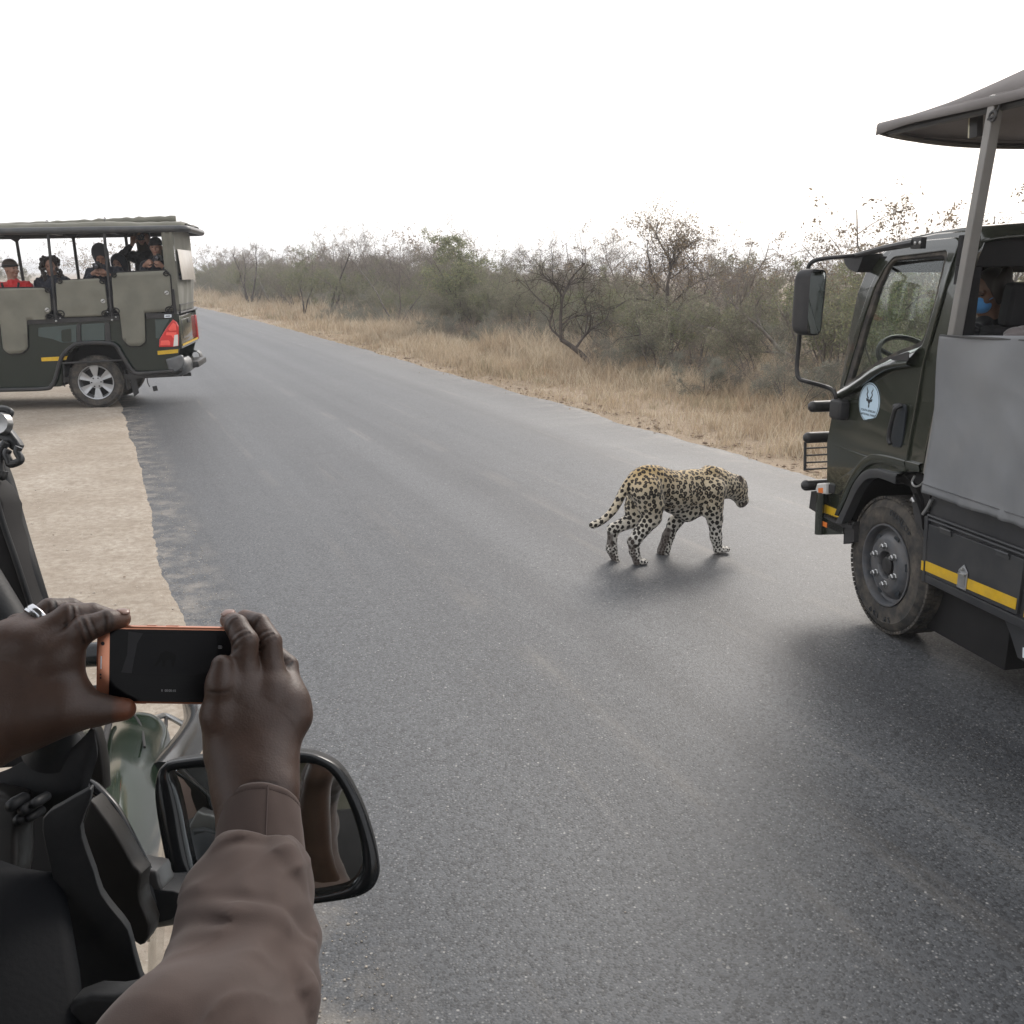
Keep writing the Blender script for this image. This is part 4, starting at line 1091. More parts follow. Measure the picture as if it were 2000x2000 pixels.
# ================================================================== OPEN SAFARI PICKUP ON THE LEFT
HXM = vehicle_matrix(((-6.4541,14.6971)[0], (-6.4541,14.6971)[1], 0.012), 100, -2.0)
M_BUMP = mat('grey_bumper_steel', (0.12, 0.125, 0.13), 0.36, 0.5, var=0.15, vscale=9, dust=(0.2, 0.18, 0.15), dustamt=0.3)
def make_pickup():
    e = empty('safari_pickup', label='dark green open safari pickup with khaki canvas side panels, full of passengers, at the left', cat='safari vehicle')
    e.matrix_world = HXM
    W = 1.82
    top = [(3.566,1.438),(1.203,1.397),(-1.375,1.405)]
    arch = [(-0.641,0.545),(-0.566,0.600),(-0.497,0.767),(-0.402,0.916),(-0.280,0.976),(0.059,0.986),(0.228,0.930),(0.361,0.784),(0.436,0.602),(0.477,0.365)]
    out = top+[(-1.364,1.211),(-1.322,0.854),(-1.293,0.778),(-1.193,0.498)]+arch+[(2.28, 0.37)]
    fr = [(2.35, 0.40), (2.42, 0.62), (2.60, 0.78), (2.98, 0.83), (3.32, 0.78), (3.48, 0.60), (3.52, 0.42), (3.95, 0.42), (3.98, 0.80), (3.92, 1.02), (3.2, 1.16), (2.75, 1.22)]
    out = rounded(out+fr, 0.03, 3)
    bulge = lambda v: Vector((v.x, v.y+0.045*math.sin(min(max((v.z-0.35)/1.05, 0), 1)*math.pi)-0.0, v.z))
    for sg, y in ((1, 0.0), (-1, -W)):
        s = panel('side_panel', out, M_GPAINT, e, 0.05, 0.0 if sg > 0 else -W+0.05, bevel=0.012)
    # floor, front, bonnet
    mb = MB(); mb.box((1.2, -W/2, 0.46), (5.0, W-0.14, 0.08)); mb.box((-1.2, -W/2, 0.55), (0.1, W-0.14, 0.1)); mb.build('floor', M_BLACK, e)
    mb = MB(); mb.box((3.35, -W/2, 1.10), (1.1, W-0.08, 0.10), (0, 0.10, 0), 0.04); mb.build('bonnet', M_GPAINT, e)
    mb = MB(); mb.box((3.93, -W/2, 0.75), (0.08, W-0.1, 0.55), None, 0.03); mb.build('grille', M_BLACK, e)
    for y in (-0.28, -W+0.28):
        mb = MB(); mb.box((3.97, y, 0.92), (0.06, 0.36, 0.16), None, 0.03); mb.build('headlight', M_LENSW, e)
    mb = MB(); mb.box((2.70, -W/2, 1.35), (0.03, W-0.12, 0.50), (0, -0.5, 0)); mb.build('windscreen', M_GLASS, e)
    # tailgate
    mb = MB(); mb.box((-1.335, -W/2, 1.10), (0.05, W-0.10, 0.50), None, 0.015)
    mb.box((-1.352, -W/2, 1.14), (0.03, W-0.5, 0.30), None, 0.01)
    tg = mb.build('tailgate', M_OLIVE, e)  # paler paint than the green sides, standing for the sky's reflection
    mb = MB(); mb.box((-1.365, -W/2, 1.24), (0.03, 0.25, 0.06), None, 0.01); mb.build('handle', M_PLAST, tg)
    mb = MB(); mb.box((-1.370, -W/2, 0.905), (0.006, W-0.16, 0.03)); mb.build('yellow_stripe', M_YEL, tg)  # yellow strip drawn in for an orange reflection low on the tailgate
    # teal panels coloured for sky reflected in the body paint, and the uprights between them
    for poly in ([(0.681,1.265),(0.132,1.286),(0.166,1.028),(0.374,1.029),(0.509,1.091),(0.701,1.137)], [(0.065,1.288),(-0.277,1.293),(-0.242,1.034),(0.092,1.038)],
                 [(-1.019,1.319),(-1.241,1.318),(-1.143,1.187),(-1.040,1.022),(-0.992,1.032)]):
        panel('sky_sheen_panel', rounded(poly, 0.015), mat('teal_sky_sheen', (0.035, 0.060, 0.062), 0.06, var=0.05, coat=1.0) if 'teal_sky_sheen' not in MATS else MATS['teal_sky_sheen'], e, 0.012, 0.006, bevel=0.003)
    panel('fuel_flap', rounded([(0.359,1.221),(0.216,1.234),(0.237,1.035),(0.380,1.041)], 0.03), M_GPAINT, e, 0.010, 0.012, bevel=0.003)
    for poly in ([(0.124,1.302),(0.070,1.308),(0.107,1.008),(0.161,1.002)], [(-0.283,1.301),(-0.348,1.303),(-0.334,1.013),(-0.252,1.008)]):
        panel('upright', poly, M_BLACK, e, 0.03, 0.022, bevel=0.004)
    # top rail of the body
    for poly in ([(0.836,1.391),(-0.497,1.387),(-0.498,1.330),(0.823,1.321)], [(-0.893,1.425),(-1.299,1.391),(-1.284,1.329),(-0.898,1.333)], [(3.473,1.458),(1.203,1.399),(1.204,1.342),(3.484,1.402)]):
        panel('top_rail', poly, M_BLACK, e, 0.06, 0.028, bevel=0.006)
    lab = panel('number_label', rounded([(-1.167,1.385),(-1.274,1.384),(-1.268,1.337),(-1.161,1.335)], 0.008), M_WHITE, e, 0.003, 0.033, bevel=0.0008)
    c = [(-1.216,1.359)][0]
    mb = MB(); mb.box((c[0], 0.0338, c[1]), (0.07, 0.001, 0.014)); mb.build('print', M_PLAST, lab)
    # canvas side panels with black edging, corner ropes and turn-buttons
    cps = [[(1.833,1.879),(0.515,1.848),(0.435,1.782),(0.449,1.515),(0.517,1.443),(0.545,1.385),(0.813,1.390),(0.863,0.977),(0.959,0.902),(1.141,0.899),(1.212,0.969),(1.192,1.390),(1.916,1.397)],
           [(0.273,1.945),(-0.285,1.957),(-0.368,1.866),(-0.360,1.522),(-0.276,1.401),(0.272,1.406),(0.362,1.495),(0.326,1.903)],
           [(-0.569,2.029),(-1.254,2.037),(-1.320,1.946),(-1.299,1.526),(-1.204,1.424),(-0.882,1.426),(-0.841,0.988),(-0.751,0.925),(-0.593,0.937),(-0.516,1.038),(-0.522,1.424),(-0.450,1.519),(-0.477,1.963)],
           [(2.653,1.855),(1.989,1.861),(1.939,1.795),(1.987,1.474),(2.071,1.388),(2.737,1.401)]]
    rr = random.Random(3)
    for i, cp in enumerate(cps):
        rp = rounded(cp, [0.012]*len(cp) if i in (1, 3) else [0.012]*6+[0.03]*(len(cp)-6))
        xs = [p[0] for p in cp]; zs = [p[1] for p in cp]; cx, cz = sum(xs)/len(xs), sum(zs)/len(zs)
        bk = [(cx+(p[0]-cx)*1.035, cz+(p[1]-cz)*1.035) for p in rp]
        panel('canvas_edging', bk, M_DARK, e, 0.014, 0.036, bevel=0.004)
        # the cloth: a filled outline cut into a grid and gently rumpled
        bm = bmesh.new(); vs = [bm.verts.new((p[0], 0.0, p[1])) for p in rp]; bm.faces.new(vs)
        x0, x1, z0, z1 = min(xs), max(xs), min(zs), max(zs)
        for k in range(1, 22):
            g = bm.verts[:]+bm.edges[:]+bm.faces[:]
            bmesh.ops.bisect_plane(bm, geom=g, plane_co=(x0+(x1-x0)*k/22, 0, 0), plane_no=(1, 0, 0))
        for k in range(1, 16):
            g = bm.verts[:]+bm.edges[:]+bm.faces[:]
            bmesh.ops.bisect_plane(bm, geom=g, plane_co=(0, 0, z0+(z1-z0)*k/16), plane_no=(0, 0, 1))
        for v in bm.verts:
            v.co.y = 0.044+0.010*mnoise.noise(Vector((v.co.x*3.2, i*5.0, v.co.z*6.0)))+0.004*mnoise.noise(Vector((v.co.x*9+v.co.z*14, i*3.0, v.co.z*5)))
        bmesh.ops.recalc_face_normals(bm, faces=bm.faces)
        me = bpy.data.meshes.new('canvas_panel'); bm.to_mesh(me); bm.free()
        o = link_mesh('canvas_panel', me, M_CANV, e, 60); s = o.modifiers.new('s', 'SOLIDIFY'); s.thickness = 0.004
    for p in [(0.503,1.525),(-0.308,1.621),(-1.244,1.708)]:
        mb = MB(); mb.lathe([(0.0001, 0.004), (0.030, 0.003), (0.034, -0.004)], (p[0], 0.055, p[1]), (0, 1, 0), 20)
        b = mb.build('turn_button', M_STEEL, e); mb = MB(); mb.box((p[0], 0.061, p[1]), (0.055, 0.006, 0.010), (0, 0.5, 0)); mb.build('toggle', M_INK, b)
    for p, r in zip([(0.450,1.810),(0.266,1.933),(-0.342,1.911),(-0.514,1.995),(-1.273,1.992),(0.483,1.425),(0.327,1.460),(-0.325,1.432),(-0.468,1.468),(-1.257,1.452)], (0.035, 0.035, 0.04, 0.035, 0.04, 0.05, 0.06, 0.06, 0.055, 0.06)):
        mb = MB(); mb.tube([(p[0]+r*math.cos(a*0.524), 0.058, p[1]+r*0.8*math.sin(a*0.524)) for a in range(12)], 0.009, 6, closed=True)
        mb.tube([(p[0]-r*0.5, 0.060, p[1]), (p[0]+r*0.6, 0.062, p[1]+0.01)], 0.007, 6)
        mb.build('corner_rope', M_DARK, e)
    # roof posts (near and far side), roof frame, rolled cover
    for a, b in ([(0.345,2.642),(0.402,1.364)], [(-0.446,2.644),(-0.398,1.346)], [(1.123,2.617),(1.207,1.374)], [(1.935,2.602),(2.036,1.411)]):
        mb = MB(); mb.tube([(a[0], -0.01, a[1]), (b[0], 0.012, b[1])], 0.022, 10); mb.tube([(b[0]-0.004, 0.012, b[1]+0.32), (b[0], 0.012, b[1])], 0.030, 10)
        p = mb.build('roof_post', M_BLACK, e)
        mb = MB(); mb.lathe([(0.0001, 0.03), (0.013, 0.025), (0.016, 0)], (b[0], 0.03, b[1]-0.01), (0, 1, 0), 10); mb.lathe([(0.0001, 0.02), (0.010, 0.016), (0.012, 0)], (b[0]-0.06, 0.03, b[1]+0.03), (0, 1, 0), 8); mb.build('bolt', M_STEEL, p)
    for a, b in ([(1.300,-1.700,2.653),(1.302,-1.700,2.123)], [(0.419,-1.700,2.672),(0.442,-1.700,1.931)], [(-0.407,-1.700,2.693),(-0.378,-1.700,1.992)]):
        mb = MB(); mb.tube([a, (b[0]-0.01, b[1], 1.2)], 0.026, 8)
        zt = a[2]+0.02
        mb.prism([(a[0]+0.14, -1.70, zt), (a[0]-0.10, -1.70, zt), (a[0]-0.02, -1.70, zt-0.09), (a[0]+0.02, -1.70, zt-0.09)], (0, 0.03, 0))
        mb.build('roof_post', M_BLACK, e)
    re = [(-1.678,2.661),(0.998,2.687)]
    zt = re[0][1]
    mb = MB()
    ring = rounded([(-1.64, 0.0), (2.3, 0.0), (2.3, -1.75), (-1.64, -1.75)], 0.16, 6)
    mb.tube([(p[0], p[1], zt+0.012*(p[0])) for p in ring], 0.050, 12, closed=True)
    for x in (-1.2, -0.3, 0.6, 1.5): mb.box((x, -0.875, zt+0.012*x+0.015), (0.05, 1.70, 0.04))
    mb.build('roof_frame', M_TUBE, e)
    # roof sheet and lumpy folded tarpaulin on it
    rows = []
    for i in range(60):
        x = -1.60+i*0.065
        r = []
        for k in range(26):
            v = k/25; y = -0.03-v*1.69
            ed = min(v, 1-v)*26
            hgt = 0.055+0.060*min(ed/1.6, 1)+0.020*mnoise.noise(Vector((x*2.2, y*2.0, 1)))+0.012*mnoise.noise(Vector((x*7, y*6, 3)))
            if x < -1.54: hgt *= 0.7
            r.append((x, y, zt+0.012*x+hgt*(1 if 0 < ed else 0.2)))
        rows.append(r)
    mb = MB(); mb.grid(rows); mb.build('roof_cover', M_CANV, e, 60, solid=0.01)
    mb = MB()
    pts = [(-1.422,-0.500,2.810),(-0.792,-0.500,2.802),(0.026,-0.500,2.783),(0.828,-0.500,2.772),(1.771,-0.500,2.766)]
    mb.tube([(p[0], p[1], p[2]+0.008*math.sin(k*3)) for k, p in enumerate(smooth_line(pts, 8))], [0.052+0.006*math.sin(k*2.1) for k in range(33)], 12)
    mb.build('rolled_flap', M_CANV, e, 60)
    mb = MB()
    for k in range(3):
        p = [(-0.383,-0.500,2.805),(0.459,-0.500,2.786),(1.301,-0.500,2.777)][k]
        mb.tube([(p[0]+0.01*math.sin(j), p[1]+0.06*math.cos(j*0.9), p[2]+0.062*math.sin(j*0.9)) for j in range(8)], 0.006, 5)
    mb.build('tie_strap', M_BLACK, e)
    # rear curtain of canvas with a clear window, and its side strip
    rows = []
    for i in range(30):
        v = i/29; z = zt-0.02-v*(zt-0.02-1.405); r = []
        for k in range(40):
            u = k/39; y = -0.02-u*(W-0.10)
            r.append((-1.42+0.16*v*0+0.07*v-0.03*math.sin(v*3.1)+0.018*v*math.sin(u*22+3*mnoise.noise(Vector((u*3, v*2, 0)))), y, z))
        rows.append(r)
    mb = MB(); mb.grid(rows); cur = mb.build('rear_curtain', M_CANV, e, 60, solid=0.006)
    rows = []
    for i in range(20):
        v = i/19; z = zt-0.02-v*(zt-0.02-1.43); xo = -1.40+0.05*v
        rows.append([(xo-0.03+0.17*k/8-0.02*v, 0.0+0.012*math.sin(k*1.3+v*4), z) for k in range(9)])
    mb = MB(); mb.grid(rows); mb.build('curtain_side_strip', M_CANV, e, 60, solid=0.006)
    mb = MB(); mb.box((-1.462, -0.80, 2.12), (0.006, 1.38, 0.46), (0, 0.05, 0), 0.002); mb.build('clear_window', mat('cloudy_plastic_window', (0.55, 0.50, 0.44), 0.25, var=0.05), cur)
    mb = MB(); mb.tube([(-1.40, 0.0, 1.40), (-1.40, -W+0.08, 1.40)], 0.014, 8); mb.tube([(-1.40, 0.0, 1.52), (-1.40, -W+0.08, 1.52)], 0.006, 6); mb.tube([(-1.40, 0.0, 1.40), (-1.41, 0.0, 1.53)], 0.008, 6); mb.build('curtain_bar', M_BLACK, cur)
    a, b = [(-1.346,1.758),(-1.316,1.390)]; mb = MB(); mb.box(((a[0]+b[0])/2, 0.01, (a[1]+b[1])/2), (0.045, 0.03, a[1]-b[1])); mb.build('rear_upright', M_BLACK, e)
    # tail lights
    tl = panel('tail_light', rounded([(-1.283,1.307),(-1.337,1.259),(-1.354,1.194),(-1.317,0.897),(-1.239,0.888),(-1.028,0.896),(-1.049,1.013),(-1.175,1.185)], 0.012), M_LENSR, e, 0.10, 0.045, bevel=0.012)
    for poly in ([(-1.284,1.262),(-1.321,1.230),(-1.319,1.136),(-1.219,1.132),(-1.198,1.167)], [(-1.167,1.118),(-1.316,1.111),(-1.306,1.026),(-1.255,1.020),(-1.235,1.064),(-1.153,1.071)], [(-1.070,0.995),(-1.186,0.994),(-1.207,0.963),(-1.201,0.915),(-1.052,0.922)]):
        panel('light_band', rounded(poly, 0.008), M_LENSR2, tl, 0.01, 0.050, bevel=0.003)
    panel('reversing_lens', rounded([(-1.281,1.070),(-1.335,1.076),(-1.314,0.903),(-1.243,0.896)], 0.006), M_LENSW, tl, 0.012, 0.051, bevel=0.003)
    mb = MB(); mb.box((-1.345, -W+0.06, 1.09), (0.07, 0.10, 0.42), None, 0.02); mb.build('tail_light', M_LENSR, e)
    for poly in ([(0.709,0.819),(0.449,0.821),(0.466,0.759),(0.710,0.762)], [(0.380,0.821),(0.327,0.825),(0.354,0.767),(0.396,0.766)], [(-0.992,0.836),(-1.306,0.850),(-1.294,0.790),(-0.990,0.775)]):
        panel('yellow_stripe', poly, M_YEL, e, 0.004, 0.004, bevel=0.001)
    # rear bumper with steel corners
    mb = MB(); mb.box((-1.42, -W/2, 0.56), (0.20, 0.90, 0.10), None, 0.03); mb.build('bumper_step', M_BLACK, e)
    for y0, y1 in ((0.02, -0.44), (-W+0.44, -W-0.02)):
        rows = []
        for k in range(9):
            u = k/8; y = y0+(y1-y0)*u; t = u if y0 > -0.5 else 1-u
            x = -1.31-0.08*min(1, (t*2.4)**0.6)
            rows.append([(x+0.10, y, 0.69), (x+0.02, y, 0.70), (x-0.02, y, 0.66), (x-0.035, y, 0.58), (x-0.02, y, 0.49), (x+0.03, y, 0.45), (x+0.12, y, 0.45)])
        mb = MB(); mb.grid(rows); bmp = mb.build('bumper', M_BUMP, e, 50, solid=0.012)
    panel('bumper', rounded([(-1.101,0.707),(-1.238,0.735),(-1.333,0.764),(-1.364,0.749),(-1.385,0.636),(-1.332,0.543),(-1.208,0.484),(-1.130,0.536)], 0.03), M_BUMP, e, 0.09, 0.05, bevel=0.025)
    # bent steel step and wheel guard
    pth = [(3.045,0.060,0.415),(2.283,0.060,0.388),(1.309,0.060,0.364),(0.714,0.060,0.351),(0.603,0.060,0.396),(0.530,0.060,0.511),(0.419,0.060,0.776),(0.331,0.060,0.889),(0.223,0.060,0.968),(0.105,0.060,1.009),(-0.280,0.060,0.994),(-0.403,0.060,0.946),(-0.467,0.060,0.816),(-0.556,0.060,0.624),(-0.633,0.060,0.520),(-0.755,0.060,0.507),(-1.205,0.060,0.521)]
    mb = MB(); mb.tube(smooth_line(pth, 5), 0.030, 10)
    mb.tube([(0.446,0.050,0.722),(0.019,0.050,0.721),(-0.502,0.050,0.725)], 0.016, 8); mb.tube([(0.399,0.040,0.697),(0.404,0.040,0.553),(0.424,0.040,0.366)], 0.010, 6)
    mb.build('side_step', M_BLACK, e)
    # wheels
    def wheel(c, side):
        w = tyre('wheel', e, c, 0.402, 0.262, 0.24, side, 44)
        ax = Vector((0, side, 0)); c = Vector(c)
        mb = MB(); mb.lathe([(0.264, 0.002), (0.262, 0.008), (0.250, 0.004), (0.244, -0.02), (0.235, -0.10), (0.235, -0.19)], c, ax, 48, cap=False)
        mb.lathe([(0.236, -0.13), (0.10, -0.12), (0.0001, -0.12)], c, ax, 32)
        rim = mb.build('rim', M_ALLOY, w, 40)
        mb = MB(); mb.lathe([(0.225, -0.10), (0.12, -0.095), (0.0001, -0.095)], c, ax, 24); mb.build('brake_disc', M_DARK, w)
        mb = MB()
        for k in range(6):
            a = math.pi/3*k+0.5
            for s in (-1, 1):
                a2 = a+s*0.17
                q = lambda r, aa, h: c+Vector((r*math.cos(aa), side*h, r*math.sin(aa)))
                p = [q(0.055, a+s*0.30, -0.028), q(0.246, a2+s*0.10, -0.010), q(0.246, a2-s*0.11, -0.012), q(0.055, a-s*0.05, -0.034)]
                mb.prism(p, (0, -side*0.03, 0))
            p = [c+Vector((r*math.cos(a+t), side*h, r*math.sin(a+t))) for r, t, h in ((0.06, -0.25, -0.030), (0.246, -0.10, -0.020), (0.246, 0.10, -0.020), (0.06, 0.25, -0.030))]
            mb.prism(p, (0, -side*0.025, 0))
        mb.lathe([(0.0001, -0.018), (0.045, -0.020), (0.095, -0.024), (0.100, -0.05)], c, ax, 28); mb.build('spokes', M_ALLOY, w, 30)
        for k in range(6):
            a = math.pi/3*k+1.02; mb = MB(); mb.lathe([(0.0001, -0.006), (0.011, -0.006), (0.012, -0.026)], c+Vector((0.070*math.cos(a), 0, 0.070*math.sin(a))), ax, 6)
            mb.build('lug_nut', M_BLACK, w)
        return w
    hub = [(-0.028,0.385)][0]
    wheel((hub[0], 0.0, 0.402), 1); wheel((hub[0], -W+0.04, 0.402), -1)
    wheel((3.0, 0.0, 0.36), 1); wheel((3.0, -W+0.04, 0.36), -1)
    # wheel housing: keeps daylight out of the arch
    rows = []
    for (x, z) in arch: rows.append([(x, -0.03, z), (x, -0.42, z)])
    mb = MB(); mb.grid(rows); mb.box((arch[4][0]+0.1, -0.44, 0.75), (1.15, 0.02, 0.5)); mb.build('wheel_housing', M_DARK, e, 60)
    mb = MB(); mb.prism([(p[0], -0.10, p[1]) for p in [(-0.475,0.657),(-0.589,0.651),(-0.617,0.191),(-0.539,0.138)]], (0, -0.015, 0)); mb.box((-0.45, -0.20, 0.40), (0.02, 0.22, 0.3)); mb.build('mud_flap', M_PLAST, e)
    mb = MB(); mb.tube([(-0.685,-0.500,0.385),(-0.691,-0.500,0.295),(-0.710,-0.500,0.237)], 0.008, 6); mb.prism([(p[0], -0.5, p[1]) for p in [(-0.821,0.000,0.397),(-0.864,0.000,0.403),(-0.865,0.000,0.308),(-0.813,0.000,0.293)]] if False else [(-0.75, -0.5, 0.24), (-0.82, -0.5, 0.25), (-0.83, -0.5, 0.17), (-0.76, -0.5, 0.16)], (0, -0.01, 0)); mb.build('tow_bracket', M_TUBE, e)
    mb = MB(); mb.tube([(-1.25, -1.3, 0.33), (-0.6, -1.3, 0.33)], 0.03, 10); mb.build('exhaust_pipe', M_TUBE, e)
    # tiered benches
    for x, z in ((-0.95, 1.25), (0.05, 1.02), (1.05, 0.88), (1.9, 0.8)):
        mb = MB(); mb.box((x, -W/2, z), (0.46, W-0.24, 0.12), None, 0.03); s = mb.build('bench_seat', M_SEAT, e)
        mb = MB(); mb.box((x-0.27, -W/2, z+0.20), (0.08, W-0.24, 0.40), (0, -0.12, 0), 0.03); mb.build('bench_back', M_SEAT, e)
    return e
make_pickup()

# ================================================================== PEOPLE
def skin_mat(name, col, rough=0.5):
    m, N, L, b = nodes_of(name, rough)
    P = N.new('ShaderNodeTexCoord').outputs['Object']
    n = n_range(N, L, n_noise(N, L, P, 30, 5, 0.6), 0.35, 0.65, 0.88, 1.12)
    c = n_mix(N, L, 1.0, n_mix(N, L, 1.0, (*col,), n_attr(N, 'tint').outputs['Color'], 'MULTIPLY'), n, 'MULTIPLY')
    L.new(c, b.inputs['Base Color'])
    b.inputs['Subsurface Weight'].default_value = 0.12; b.inputs['Subsurface Radius'].default_value = (0.02, 0.008, 0.004); b.inputs['Subsurface Scale'].default_value = 0.3
    bp = N.new('ShaderNodeBump'); bp.inputs['Strength'].default_value = 0.30; bp.inputs['Distance'].default_value = 0.0012
    vn = N.new('ShaderNodeTexVoronoi'); vn.inputs['Scale'].default_value = 480; L.new(P, vn.inputs['Vector'])
    L.new(n_math(N, L, 'ADD', n_noise(N, L, P, 130, 6, 0.65), n_math(N, L, 'MULTIPLY', vn.outputs['Distance'], 0.35)), bp.inputs['Height']); L.new(bp.outputs[0], b.inputs['Normal'])
    return m
M_SKIN = skin_mat('fair_skin', (0.30, 0.165, 0.115))
M_SKIN2 = skin_mat('brown_skin', (0.16, 0.085, 0.055))
def cloth(name, col, rough=0.9, sheen=0.25, vs=6):
    return mat(name, col, rough, var=0.12, vscale=vs, bump=0.25, bscale=160, sheen=sheen)
M_NAVY = cloth('navy_cloth', (0.020, 0.022, 0.030)); M_BLK = cloth('black_cloth', (0.016, 0.015, 0.017)); M_RED = cloth('red_cloth', (0.46, 0.022, 0.022))
M_HAIR = cloth('dark_hair', (0.022, 0.014, 0.010), 0.6); M_KNIT = cloth('brown_knit', (0.050, 0.036, 0.028)); M_GKNIT = cloth('grey_knit', (0.16, 0.14, 0.135)); M_MASK = cloth('blue_mask', (0.10, 0.30, 0.62), 0.8)

def rot3(yaw=0, pitch=0, roll=0):
    return np.array(Euler((roll, pitch, yaw)).to_matrix())

def hand_small(B, wr, d, up, s=1.0, curl=0.6, side=1):
    """palm, four fingers and a thumb; d: fingers' direction, up: back of the hand"""
    d = np.array(d, float); d /= np.linalg.norm(d); up = np.array(up, float); up -= d*(up @ d); up /= np.linalg.norm(up); sd = np.cross(d, up)*side
    c = np.array(wr)+d*0.045*s
    B.cone(np.array(wr), c+d*0.02, 0.026*s, 0.034*s, 0.02)
    for i, o in enumerate((-0.030, -0.010, 0.010, 0.029)):
        ln = (0.058, 0.070, 0.066, 0.050)[i]*s
        p0 = c+d*0.030*s+sd*o*s; p1 = p0+(d*math.cos(curl*0.5)-up*math.sin(curl*0.5))*ln*0.5; p2 = p1+(d*math.cos(curl*1.7)-up*math.sin(curl*1.7))*ln*0.55
        B.chain([p0, p1, p2], [0.0105*s, 0.0095*s, 0.008*s], 0.006)
    t0 = c-d*0.015*s-sd*0.028*s; t1 = t0-sd*0.026*s+d*0.022*s-up*0.01; t2 = t1+d*0.030*s-up*0.012
    B.chain([t0, t1, t2], [0.014*s, 0.0115*s, 0.009*s], 0.008)

def make_person(name_label, M, skin, coat, head=(0, 0, 0.62), look=(0, 0, 0), arms=(), hat=None, hair=None, hood=None, mask=None, coat_parts=None, shoulder=0.42, group='passengers of the open safari pickup', lean=(0, 0), hgt=None, front=None, hatmat=None):
    """M: frame at the hip, +x the way the chest faces, +z up"""
    e = empty('person', label=name_label, cat='person', group=group); e.matrix_world = M
    H = np.array(head, float); R = rot3(*look); T = lambda v: H+R @ np.array(v, float)
    B = Body()
    # head with brow, nose, cheeks, lips, chin, ears, and neck
    B.ell(T((0, 0, 0.02)), (0.094, 0.074, 0.100), R.T, k=0.02)
    B.ell(T((0.030, 0, -0.045)), (0.060, 0.054, 0.068), R.T, k=0.03)
    B.ell(T((0.068, 0, -0.088)), (0.024, 0.026, 0.020), R.T, k=0.015)
    B.cone(T((0.086, 0, 0.012)), T((0.107, 0, -0.026)), 0.009, 0.014, 0.010)
    for s in (-1, 1):
        B.ell(T((0.082, s*0.032, 0.010)), (0.014, 0.017, 0.011), R.T, k=0.006, sub=True)
        B.ell(T((0.080, s*0.031, 0.010)), (0.012, 0.013, 0.010), R.T, k=0.003)
        B.cone(T((0.090, s*0.018, 0.030)), T((0.080, s*0.046, 0.029)), 0.008, 0.007, 0.008)
        B.ell(T((0.068, s*0.040, -0.030)), (0.022, 0.020, 0.020), R.T, k=0.015)
        B.ell(T((-0.004, s*0.078, -0.008)), (0.018, 0.008, 0.030), R.T, k=0.006)
    B.ell(T((0.088, 0, -0.054)), (0.013, 0.024, 0.006), R.T, k=0.006); B.ell(T((0.086, 0, -0.065)), (0.012, 0.021, 0.006), R.T, k=0.006)
    nb = np.array([lean[0]*0.8, lean[1]*0.8, shoulder+0.02])
    B.cone(T((-0.015, 0, -0.06)), nb, 0.055, 0.062, 0.03)
    for a in arms: hand_small(B, a['w'], a['d'], a['u'], 1.0, a.get('curl', 0.9), a.get('s', 1)); B.cone(np.array(a['e'])*0.35+np.array(a['w'])*0.65, a['w'], 0.030, 0.026, 0.015)
    V, Q = B.mesh(0.0055, 0.03)
    tint = np.ones((len(V), 3)); L_ = (V-H) @ R
    def spot(c, r, col, k=1.0):
        d = np.linalg.norm((L_-np.array(c))/np.array(r), axis=1); f = (np.clip((1.25-d)/0.35, 0, 1)*k)[:, None]; tint[:] = tint*(1-f)+np.array(col)*f
    for s in (-1, 1):
        spot((0.092, s*0.031, 0.010), (0.02, 0.015, 0.006), (0.10, 0.08, 0.07)); spot((0.09, s*0.032, 0.031), (0.03, 0.020, 0.005), (0.25, 0.2, 0.18), 0.7)
    spot((0.10, 0, -0.060), (0.03, 0.024, 0.007), (0.75, 0.45, 0.45))
    np_mesh('body', V, Q, skin, e, smooth=180, attrs={'tint': tint})
    # coat: trunk, shoulders, sleeves
    C = Body(); sh = shoulder
    lx, ly = lean
    C.cone((0, 0, 0.0), (lx*0.5, ly*0.5, 0.20), 0.15, 0.145, 0.05); C.cone((lx*0.5, ly*0.5, 0.20), (lx*0.8, ly*0.8, sh-0.08), 0.15, 0.135, 0.05)
    SL = [np.array((lx*0.8, ly*0.8+s*0.17, sh-0.04)) for s in (-1, 1)]
    C.cone(SL[0], SL[1], 0.075, 0.075, 0.05); C.cone((lx*0.8, ly*0.8, sh-0.03), nb+np.array([0, 0, 0.015]), 0.085, 0.064, 0.03)
    if not arms: arms2 = [dict(e=(0.05+lx*0.5, -0.25+ly*0.5, 0.16), w=(0.22, -0.16, 0.02)), dict(e=(0.05+lx*0.5, 0.25+ly*0.5, 0.16), w=(0.22, 0.16, 0.02))]
    else: arms2 = arms
    for a in arms2:
        s = 0 if a['e'][1] < ly*0.5 else 1
        C.chain([SL[s], np.array(a['e']), np.array(a['e'])*0.22+np.array(a['w'])*0.78], [0.070, 0.058, 0.043], 0.03)
    C.chain([(0.0, -0.09, 0.0), (0.14, -0.10, -0.02), (0.12, -0.10, -0.38)], [0.10, 0.075, 0.06], 0.03); C.chain([(0.0, 0.09, 0.0), (0.14, 0.10, -0.02), (0.12, 0.10, -0.38)], [0.10, 0.075, 0.06], 0.03)
    rr = np.random.RandomState(int(abs(H[0]*1000)+abs(H[2]*777)) % 9999)
    def wr(D, ax):
        X, Y, Z = np.meshgrid(*ax, indexing='ij'); ph = rr.uniform(0, 6, 3)
        return D+(0.0045*np.sin(38*Z+9*np.sin(14*Y+ph[0])+ph[1])+0.003*np.sin(60*X+7*np.sin(30*Z)+ph[2])).astype(np.float32)
    V, Q = C.mesh(0.009, 0.06, wr); np_mesh('coat', V, Q, coat, e, smooth=180)
    if front: front(e)
